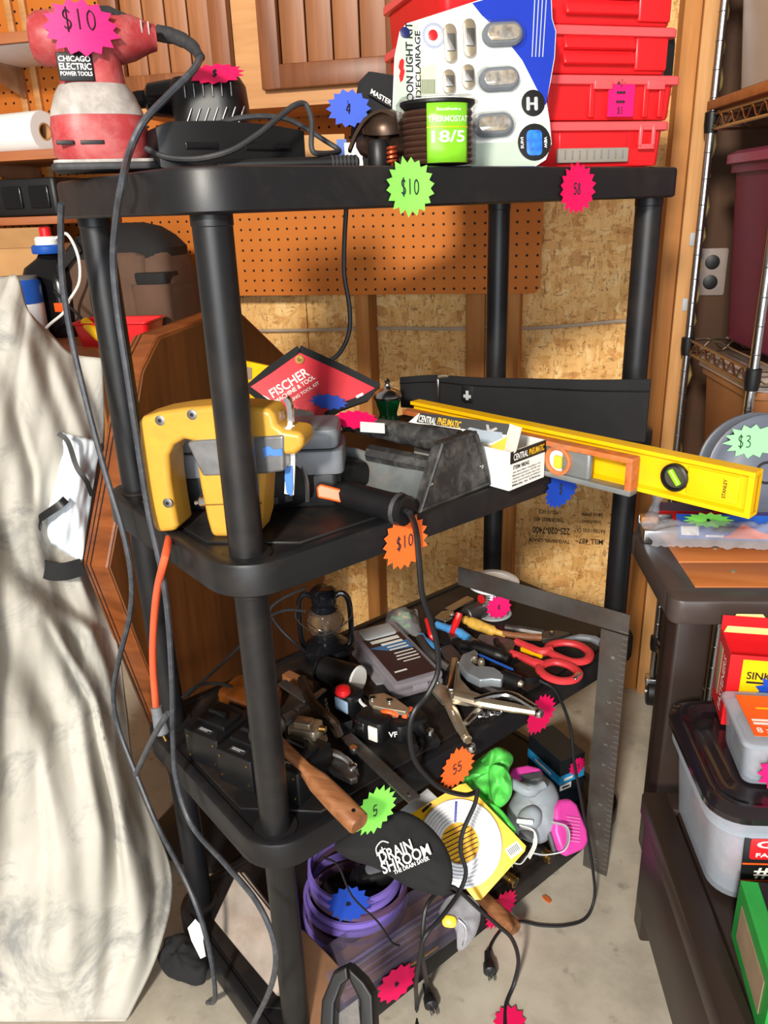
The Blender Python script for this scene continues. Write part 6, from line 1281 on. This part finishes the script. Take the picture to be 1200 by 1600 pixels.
# rusty sheet-metal box
defm('rusty_sheet', (150, 138, 128), .45, .35, var=.3, vs=14, dirt=(120, 84, 58), ds=10, da=.5)
n1 = (-UX*.55-UY*.35+V((0, 0, .75))).normalized(); o1 = S(.035, .13, .16)
t = thing('sheet_metal_piece', 'dented rusty sheet metal piece beside the front post on the bottom shelf', 'metal piece', S(.03, .1, ZD))
part('left_sheet', slab([(334, 1438), (352, 1400), (368, 1366), (380, 1362), (440, 1440), (452, 1560), (432, 1556), (385, 1500)], o1, n1, -.012, 0), 'rusty_sheet', t, bev=.002)
n2 = (-UY*.7-UX*.1+V((0, 0, .6))).normalized(); o2 = S(.06, .02, .12)
part('right_sheet', slab([(455, 1440), (478, 1456), (512, 1490), (534, 1514), (520, 1570), (500, 1625), (470, 1630)], o2, n2, -.012, 0), pm('rusty_brown', (128, 92, 66), .4, .4, var=.3, vs=14), t, bev=.002)
part('folded_edge', MB().strap([ppl(x, y, o1+n1*.002, n1) for x, y in ((374, 1364), (400, 1396), (440, 1446))], .012, .003, n1), 'rusty_sheet', t)
# purple hose coil
defm('hose_purple', (124, 104, 190), .35, var=.15, vs=8); defm('hose_in', (92, 68, 92), .4)
fr = pz(560, 1488, ZD+.012); vd = V((ray(560, 1450).x, ray(560, 1450).y, 0)).normalized(); R_ = .098; cc = fr+vd*R_
t = thing('flat_hose_coil', 'coil of flat purple hose stacked on the bottom shelf', 'hose', V((cc.x, cc.y, ZD)))
for k in range(7):
    r = R_-.004*(k % 2)-.002*k; cz = V((cc.x+.004*math.sin(k*2), cc.y+.004*math.cos(k*3)+.003*k, 0))
    part('hose_turn', MB().strap([cz+V((r*math.cos(a), r*math.sin(a), ZD+.008+k*.0145+.004*math.sin(a+k))) for a in [2*PI*i/48 for i in range(49)]], .0125, .005, (0, 0, 1)), 'hose_purple' if k % 3 != 1 else 'hose_in', t)
part('hose_end', MB().strap([V((cc.x, cc.y, 0))+V((-.02, .05, ZD+.11)), V((cc.x, cc.y, 0))+V((.0, .02, ZD+.125)), V((cc.x, cc.y, 0))+V((.02, .05, ZD+.115)), V((cc.x, cc.y, 0))+V((.05, .06, ZD+.10))], .024, .004, (0, -.4, 1), 5), 'hose_purple', t)
q = pz(545, 1412, ZD+.11); sticker(t, frame(q, V((.9, .3, .05)), V((0, -.45, .9))), .075, .06, 'blue_paper', '~', .014, rot=.2, seed=61, n=14, label='blue starburst tag on the purple hose')
# computer mouse like grey object in the coil
t = thing('hose_nozzle', 'grey oval nozzle resting inside the purple coil', 'nozzle', V((cc.x+.02, cc.y+.02, ZD)))
part('shell', MB(fxy((cc.x+.03, cc.y+.04, ZD+.055), 30)).loft([[(x, y*k, z*k) for y, z in rr(.05, .04, .018)] for x, k in ((-.05, .3), (-.04, .8), (0, 1), (.04, .8), (.05, .3))]), 'black', t)
part('pad', MB(fxy((cc.x+.03, cc.y+.035, ZD+.076), 30)).rbox((0, 0, 0), (.035, .022, .006), .008, .002), 'grey', t)
# black drawstring bag
o = pd(620, 1335, 1.26); n = V((-.05, -.72, .69)).normalized()
t = thing('drawstring_bag', 'black cloth bag with white DRAIN SHROOM print', 'bag', pz(620, 1390, ZD))
part('bag', pillow([(522, 1322), (545, 1292), (572, 1272), (612, 1264), (655, 1278), (690, 1312), (707, 1352), (704, 1388), (690, 1400), (640, 1386), (590, 1358), (545, 1342)], o, n, .022, wob=.006), 'black_cloth', t, smooth=70)
bx = V((0, 0, 1)).cross(n).normalized()
def BM(px, py, rot): return frame(ppl(px, py, o+n*.031, n), bx, n) @ RZ(rot)
text(t, 'DRAIN', BM(618, 1330, 32), .056, .017, 'white'); text(t, 'SHROOM', BM(634, 1342, 32), .082, .017, 'white'); text(t, 'THE DRAIN SAVER', BM(643, 1352, 32), .06, .006, 'white')
part('logo', MB(BM(597, 1328, 32)).tube([(-.010, -.006, .0006), (-.008, .006, .0006), (.004, .012, .0006), (.014, .006, .0006)], .001, 4, k=4).box((.001, -.002, .0006), (.002, .012, .0006)).box((.001, .0, .0006), (.010, .0016, .0006)), 'white', t, smooth=0, kind='stuff')
part('drawstring', MB().tube([pd(505, 1340, 1.25), pd(528, 1352, 1.235), pd(550, 1400, 1.22), pd(590, 1440, 1.215), pd(612, 1472, 1.22), pd(625, 1478, 1.22)], .0018, 6, k=5), 'black', t)
# white coil on yellow card
o = pd(735, 1318, 1.37); n = V((.06, -.70, .71)).normalized(); bx = V((0, 0, 1)).cross(n).normalized()
t = thing('tubing_card', 'white tubing coiled on a yellow display card', 'package', pz(735, 1400, ZD))
def CMx(px, py, off=0): return frame(ppl(px, py, o+n*off, n), bx, n)
part('card', slab([(718, 1226), (728, 1224), (822, 1322), (820, 1330), (752, 1406), (742, 1406), (640, 1278), (642, 1272)], o, n, -.0015, .0015), 'yellow', t, smooth=0)
cen = CMx(719, 1317, .002)
for k in range(7):
    r = .036+.0056*k; part('tube_turn', MB(cen).tube([(r*math.cos(2*PI*i/48), r*math.sin(2*PI*i/48), .004) for i in range(48)], .0031, 7, closed=True), 'white_gloss', t)
ds = part('center_print', MB(cen).lathe([(.033, 0), (.033, .0015)], 36), pm('gold_print', (236, 176, 20), .5), t)
for i in range(8): w_ = 2*math.sqrt(max(0, .031**2-(-.026+i*.0072)**2)); part('print_line', MB(cen @ RZ(30)).box((0, -.026+i*.0072, .0018), (w_, .0016, .0004)), 'ink', ds, smooth=0)
bc = part('barcode_patch', MB(CMx(803, 1328, .0018) @ RZ(38)).box((0, 0, 0), (.026, .018, .0006)), 'white', t, smooth=0)
for i in range(7): part('barcode_bar', MB(CMx(803, 1328, .0024) @ RZ(38)).box((-.009+i*.003, .001, 0), (.0013, .011, .0004)), 'black', bc, smooth=0)
part('hang_slot', MB(CMx(667, 1262, .0018) @ RZ(45)).rbox((0, 0, 0), (.022, .005, .0006), .002, .0002), 'black', t)
part('blue_stripe', MB(cen @ TR(-.01, .05, .007)).rbox((0, 0, 0), (.004, .035, .001), .001, .0003), pm('pen_blue', (70, 80, 170), .5), t)
solo('white_sheet', slab([(618, 1272), (668, 1232), (700, 1262), (650, 1300)], pd(650, 1270, 1.43), V((0, -.7, .7)).normalized(), -.002, .002), 'light_grey', 'pale sheet tucked behind the yellow card', 'sheet', smooth=0)
# green crumpled bag
defm('bag_green', (96, 220, 92), .4, var=.12, vs=14)
t = thing('green_bag', 'crumpled bright green plastic bag behind the yellow card', 'bag', pz(760, 1240, ZD))
n = V((.0, -.75, .66)).normalized()
part('bag_film', pillow([(722, 1222), (736, 1196), (760, 1178), (782, 1168), (802, 1182), (796, 1204), (786, 1232), (770, 1258), (744, 1246)], pd(760, 1210, 1.50), n, .035, wob=.03), 'bag_green', t, smooth=50)
part('bag_fold', pillow([(764, 1200), (788, 1198), (800, 1220), (798, 1246), (780, 1262), (766, 1240)], pd(782, 1225, 1.44), n, .022, wob=.022, seed=4), 'bag_green', t, smooth=50)
part('bag_tail', pillow([(762, 1256), (780, 1262), (806, 1294), (802, 1302), (780, 1284)], pd(780, 1278, 1.41), n, .008, wob=.01, seed=7), 'bag_green', t, smooth=50)
# respirator
defm('mask_grey', (150, 158, 166), .45, var=.06); defm('filter_pink', (222, 70, 168), .35, var=.06); defm('mask_dark', (60, 62, 66), .5)
n = V((.12, -.72, .68)).normalized(); nb = (n+V((-.5, 0, .1))).normalized(); oM = pd(835, 1260, 1.50)
t = thing('respirator', 'grey half mask respirator with two magenta filter cartridges', 'respirator', pz(840, 1320, ZD))
part('face_piece', pillow([(800, 1246), (812, 1222), (834, 1212), (858, 1218), (872, 1240), (874, 1270), (866, 1300), (846, 1318), (818, 1312), (800, 1292), (792, 1268)], oM, n, .045, wob=.006), 'mask_grey', t, smooth=70)
part('nose_ridge', MB().tube([pd(782, 1222, 1.47), pd(800, 1224, 1.45), pd(826, 1236, 1.43), pd(850, 1226, 1.44)], [.006, .010, .012, .008], 9, k=4), 'mask_grey', t)
part('valve_housing', pillow([(812, 1268), (832, 1258), (846, 1270), (842, 1292), (822, 1300), (808, 1288)], pd(828, 1278, 1.445), n, .018), 'mask_grey', t, smooth=60)
def cart(pxs, d, nn, th):
    x, y = sum(p[0] for p in pxs)/len(pxs), sum(p[1] for p in pxs)/len(pxs); oo = pd(x, y, d)
    c_ = part('cartridge', slab(pxs, oo, nn, -th, th), 'filter_pink', t, bev=.010)
    return c_, oo
nc = V((.55, -.55, .62)).normalized()
c_, oo = cart([(862, 1262), (872, 1250), (888, 1247), (898, 1256), (914, 1296), (917, 1316), (908, 1328), (884, 1338), (872, 1332), (862, 1300)], 1.47, nc, .012)
for i in range(8): a_ = ppl(886, 1276+i*5.2, oo+nc*.0135, nc); b_ = ppl(906, 1279+i*5.2, oo+nc*.0135, nc); part('filter_rib', MB().cyl(a_, b_, .0012, n=5), pm('filter_hi', (240, 130, 200), .3) if i == 0 else bpy.data.materials['filter_hi'], c_)
part('cartridge_rim', MB().tube([ppl(x, y, oo-nc*.008, nc) for x, y in ((858, 1262), (870, 1248), (864, 1254), (858, 1300), (868, 1334))], .006, 7), 'mask_dark', t)
cart([(794, 1218), (802, 1202), (826, 1198), (846, 1203), (850, 1212), (828, 1222), (800, 1226)], 1.53, V((-.2, -.5, .84)).normalized(), .012)
part('cartridge_label', slab([(812, 1212), (846, 1206), (848, 1214), (818, 1220)], pd(828, 1212, 1.50), V((-.2, -.5, .84)).normalized(), 0, .002), 'mask_dark', t, smooth=0)
part('strap', MB().strap([pd(*p) for p in ((862, 1285, 1.43), (884, 1292, 1.42), (888, 1312, 1.42), (878, 1330, 1.425), (850, 1336, 1.43), (828, 1334, 1.43), (812, 1350, 1.43), (795, 1345, 1.43), (800, 1352, 1.42))], .011, .002, V((.3, -.6, .7)), 6), 'light_grey', t)
part('strap', MB().strap([pd(*p) for p in ((812, 1290, 1.43), (832, 1298, 1.42), (836, 1318, 1.42), (826, 1340, 1.42))], .009, .002, V((.6, -.5, .5)), 5), 'white', t)
part('buckle', MB(frame(pd(822, 1305, 1.415), bx, n)).rbox((0, 0, 0), (.026, .014, .005), .003, .001), 'mask_dark', t)
part('buckle', MB(frame(pd(820, 1284, 1.415), bx, n)).rbox((0, 0, 0), (.03, .008, .005), .003, .001), 'white', t)
# black and blue carton
a = pz(872, 1264, ZD); b = pz(926, 1240, ZD); Gx = (b-a).normalized(); Gy = V((-Gx.y, Gx.x, 0)); GM = Matrix(((Gx.x, Gy.x, 0, a.x), (Gx.y, Gy.y, 0, a.y), (0, 0, 1, ZD), (0, 0, 0, 1))); gw, gd, gh = .066, .11, .125
t = thing('black_carton', 'black carton with blue stripe and pink tag by the framing square', 'box', GM @ V((gw/2, gd/2, 0)))
part('carton', MB(GM).box((gw/2, gd/2, gh/2), (gw, gd, gh)), pm('carton_black', (24, 30, 36), .35, var=.2), t, smooth=0, bev=.001)
part('blue_stripe', MB(GM).box((gw/2, -.0006, gh*.60), (gw, .001, .022)), pm('stripe_blue', (40, 150, 210), .4), t, smooth=0); part('blue_stripe', MB(GM).box((-.0006, gd/2, gh*.60), (.001, gd, .022)), bpy.data.materials['stripe_blue'], t, smooth=0)
dash(t, GM @ TR(-.0013, gd/2, gh*.6) @ RZ(-90) @ RX(90), gd*.5, .006, 'white'); dash(t, GM @ TR(.022, -.0013, gh*.60) @ RX(90), .024, .007, 'white')
part('white_panel', MB(GM).box((.016, -.0009, gh*.44), (.03, .001, .014)), 'white', t, smooth=0); dash(t, GM @ TR(.016, -.0016, gh*.44) @ RX(90), .02, .004, 'black')
part('product_print', MB(GM).box((-.0008, gd*.5, gh*.32), (.001, gd*.5, .03)), 'grey', t, smooth=0)
sticker(t, GM @ TR(.044, -.0016, gh*.78) @ RX(90), .044, .046, 'pink', '$5', .012, rot=.2, seed=63, n=13, label='pink starburst tag reading $5 on the black carton')
# brass hose ends
for x0, y0, x1, y1, lab in ((780, 1362, 806, 1380, 'black hose end with brass thread under the yellow card'), (842, 1328, 862, 1342, 'black hose end with brass thread near the pink filter')):
    a = pz(x0, y0, ZD+.016); b = pz(x1, y1, ZD+.014); t = thing('hose_fitting', lab, 'hose fitting', V((b.x, b.y, ZD)), 'hose fittings')
    part('collar', MB().cyl(a-(b-a)*.6, a.lerp(b, .4), .014, n=16, ch=.002), 'black', t); part('thread', MB().cyl(a.lerp(b, .35), b, .0115, n=16, ch=.001), 'brass', t); part('bore', MB().cyl(b, b+(b-a).normalized()*.0006, .0085, n=16), 'black', t)
    part('thread_ring', MB().cyl(a.lerp(b, .6), a.lerp(b, .75), .0122, n=16), 'brass', t)
# second hammer handle
a = pz(700, 1350, ZD+.022); b = pz(806, 1452, ZD+.018); HM = frame(a, b-a); HL = (b-a).length
t = thing('mallet', 'pale wooden mallet handle poking out over the bottom shelf', 'hammer', pz(760, 1410, ZD))
part('handle', MB(HM).loft([[(x, y*k, z*k) for y, z in rr(.026, .022, .009, 4)] for x, k in ((0, .8), (HL*.5, .95), (HL*.95, 1.1), (HL, .95))]), 'handle_wood', t)
part('head', MB(HM).cyl((0, -.045, .004), (0, .045, .004), .018, n=16, ch=.003), 'worn_steel', t)
# clear package along the front rim
M, L_ = fpix((536, 1592), (735, 1452), ZD); M = M @ TR(0, .018, 0)
t = thing('clamshell_package', 'long clear clamshell with brown tool insert along the bottom rim', 'package', M @ V((L_/2, 0, 0)))
defm('shell_tint', (150, 140, 170), .1, var=.05, alpha=.4, trans=.5, ior=1.2)
part('insert_card', MB(M).box((L_*.5, .03, .024), (L_*.94, .08, .004)), pm('insert_tan', (118, 86, 54), .6, var=.3), t, smooth=0); part('base_tray', MB(M).rbox((L_*.5, .03, .011), (L_*.97, .096, .022), .008, .003), 'black', t); part('shell', MB(M).rbox((L_/2, .03, .026), (L_, .10, .052), .012, .006), 'shell_tint', t)
for k in range(4): part('shell_rib', MB(M).rbox((L_/2, -.012+k*.012, .052), (L_*.9, .003, .004), .001, .0008, 2), 'shell_tint', t)
part('tool_shaft', MB(M).cyl((.03, .03, .03), (L_*.8, .03, .03), .007, n=12), 'chrome', t); part('tool_grip', MB(M).cyl((L_*.75, .03, .028), (L_*.95, .03, .028), .013, n=12, ch=.003), 'black', t)
part('gold_edge', MB(M).rbox((L_*.42, -.019, .016), (L_*.6, .003, .006), .001, .0006, 2), 'brass', t)
sticker(t, M @ TR(L_*.36, -.031, .016) @ RX(72), .085, .055, 'hot_pink', '~', .014, rot=.2, seed=65, n=13, label='hot pink starburst tag on the clear package at the bottom rim')
# bag of odds
t = thing('hardware_bag', 'clear bag of metal hardware with orange tag on the bottom shelf', 'bag', pz(715, 1445, ZD)); n = V((0, -.7, .7)).normalized()
part('bag_film', pillow([(686, 1428), (700, 1402), (724, 1396), (748, 1412), (750, 1440), (738, 1470), (716, 1486), (712, 1452)], pd(718, 1440, 1.33), n, .018, wob=.012), 'clear_bag', t, smooth=60)
part('orange_tag', MB(frame(pd(702, 1440, 1.30), bx, n)).rbox((0, 0, 0), (.024, .018, .002), .008, .0006), 'yellow', t); part('chain', MB().tube([pd(x, y, 1.305) for x, y in ((716, 1436), (726, 1446), (728, 1460), (724, 1478))], .0025, 6, k=4), 'chrome', t)
# black D handle at near corner
a = pd(530, 1560, 1.04); n = V((-.1, -.8, .55)).normalized()
t = thing('hand_saw', 'black plastic D-shaped saw handle at the bottom picture edge', 'saw', pz(535, 1600, ZD))
part('grip', slab([(501, 1640), (506, 1560), (524, 1516), (546, 1505), (549, 1528), (538, 1536), (527, 1565), (524, 1640)], a, n, -.014, .010), 'black', t, bev=.004)
part('grip', slab([(546, 1505), (572, 1530), (586, 1552), (590, 1640), (566, 1640), (565, 1560), (549, 1528)], a, n, -.014, .010), 'black', t, bev=.004)
part('blade', slab([(520, 1590), (560, 1560), (566, 1640), (515, 1650)], a-n*.01, n, -.001, .001), 'worn_steel', t, smooth=0)
# -------------------------------------------------- loose cords, plugs, floor bits
def plug(t, q, d, mat='cord_black'):
    d = d.normalized(); M = q; sd = d.cross(V((0, 0, 1))).normalized()
    p = part('plug', MB().cyl(q-d*.022, q, .0055, .0085, n=10).cyl(q, q+d*.02, .011, .0125, n=12, ch=.002), mat, t)
    for s in (-1, 1): part('prong', MB(frame(q+d*.02+sd*(.005*s), d)).box((.008, 0, 0), (.016, .0015, .005)), 'chrome', p, smooth=0)
    part('prong', MB().cyl(q+d*.02+V((0, 0, .005)), q+d*.036+V((0, 0, .005)), .0022), 'chrome', p)
def fl(x, y, z=.005): return pz(x, y, z)
# driver-side cord continuing from the third shelf edge to the floor
t = thing('looping_cord', 'black cord looping over the yellow card down to a plug', 'cord', pz(672, 1560, .0))
w = [pd(746, 1232, 1.30), pd(742, 1256, 1.29), pd(723, 1300, 1.28), pd(720, 1332, 1.27), pd(728, 1362, 1.26), pd(718, 1393, 1.25), pd(690, 1433, 1.22), pd(664, 1463, 1.20), pd(655, 1500, 1.22), pd(650, 1535, 1.26), fl(651, 1572), fl(652, 1625)]
part('cable', MB().tube(w, .0036, 8, k=6), 'cord_black', t)
w = [fl(790, 1625), fl(790, 1573), pd(803, 1537, 1.37), pd(810, 1500, 1.36), pd(800, 1467, 1.34), pd(778, 1446, 1.31), pd(748, 1420, 1.28), pd(716, 1391, 1.255), pd(700, 1386, 1.25), pd(682, 1396, 1.24), pd(664, 1424, 1.22), pd(660, 1487, 1.22), pd(664, 1520, 1.27), fl(668, 1545)]
part('cable', MB().tube(w, .0036, 8, k=6), 'cord_black', t); plug(t, fl(670, 1556, .012), fl(678, 1580, .01)-fl(668, 1545, .012))
t = thing('loose_power_lead', 'flat dark cord hanging past the respirator onto the floor with plug', 'cord', pz(860, 1446, 0))
w = [pz(842, 1062, ZC+.012), pz(868, 1080, Z3-.01)] + [pd(890, 1132, 1.46), pd(897, 1190, 1.47), pd(908, 1250, 1.47), pd(919, 1310, 1.48), pd(926, 1356, 1.50), pd(929, 1400, 1.52)] + [fl(916, 1434), fl(884, 1446), fl(845, 1446), fl(812, 1440), fl(786, 1450), fl(768, 1474), fl(764, 1492)]
part('cable', MB().tube(w, .0042, 8, k=6, flat=.7), 'cord_black', t); plug(t, fl(764, 1504, .012), fl(770, 1530, .01)-fl(764, 1490, .012))
t = thing('long_left_cord', 'long grey cord running from the top shelf corner down the left side to the floor', 'cord', left(330, 1590, .09))
w = [left(x, y, .075) for x, y in ((96, 318), (95, 360), (98, 440), (112, 530), (138, 640), (165, 740), (192, 830), (205, 900), (203, 960), (186, 1030), (177, 1085), (186, 1140), (215, 1215), (246, 1290), (285, 1365), (312, 1430), (330, 1500), (336, 1560), (333, 1620))]
part('cable', MB().tube(w, .0042, 8, k=6), 'cord_grey', t)
t = thing('hanging_cord', 'black cord hanging below the top shelf in front of the pegboard', 'cord', pd(520, 560, 1.5))
part('cable', MB().tube([pd(*p) for p in ((541, 325, 1.34), (538, 380, 1.36), (538, 430, 1.38), (546, 480, 1.4), (545, 520, 1.41), (530, 552, 1.42), (505, 570, 1.42), (480, 590, 1.42))], .0042, 8, k=6), 'cord_black', t)
t = thing('lantern_cord', 'thin dark cord looping beside the lantern', 'cord', pz(460, 1040, ZC))
part('cable', MB().tube([pd(*p) for p in ((478, 918, 1.45), (440, 936, 1.46), (422, 954, 1.46), (436, 980, 1.47), (462, 1006, 1.48), (480, 1020, 1.5))], .003, 7, k=5), 'cord_black', t)
part('cable', MB().tube([pd(*p) for p in ((478, 955, 1.46), (450, 953, 1.46), (424, 962, 1.46), (400, 985, 1.45), (350, 1034, 1.42), (315, 1066, 1.38), (292, 1088, 1.35))], .003, 7, k=5), 'cord_black', t)
part('cable', MB().tube([pd(*p) for p in ((375, 1078, 1.38), (340, 1068, 1.36), (308, 1072, 1.34), (285, 1090, 1.32))], .003, 7, k=5), 'cord_black', t)
w = [left(x, y, .10) for x, y in ((262, 1115), (246, 1140), (228, 1175), (212, 1210))]; solo('short_blue_cord', MB().tube(w, .0042, 8, k=5), 'cord_grey', 'short blue grey cord end behind the orange plug', 'cord')
# floor: fallen tag, leaf, dark bundle at left
t = thing('fallen_tag', 'pink paper tag lying on the floor at the bottom edge', 'price tag', fl(790, 1596, 0)); sticker(t, frame(fl(797, 1598, .004), V((1, .2, 0)), V((0, -.1, 1))), .058, .06, 'hot_pink', None, rot=.2, seed=67, n=13, name='paper')
solo('dry_leaf', flat([(847, 1400), (852, 1398), (858, 1402), (862, 1407), (858, 1410), (852, 1406)], .001, .003), pm('leaf', (190, 96, 40), .8), 'small orange dry leaf on the concrete floor', 'leaf')
t = thing('dark_bundle', 'dark cloth bundle with white paper tag on the floor at left', 'bundle', fl(290, 1500, 0))
part('bundle', pillow([(250, 1500), (262, 1474), (290, 1462), (318, 1478), (330, 1510), (318, 1540), (285, 1536), (258, 1522)], pz(290, 1500, .03), V((0, -.4, .9)), .03, wob=.02), 'black_cloth', t, smooth=60)
part('tag', slab([(294, 1450), (306, 1436), (320, 1452), (318, 1470), (322, 1494), (314, 1498), (300, 1470)], pz(306, 1470, .08), V((-.1, -.6, .7)).normalized(), 0, .002), 'white', t, smooth=0)
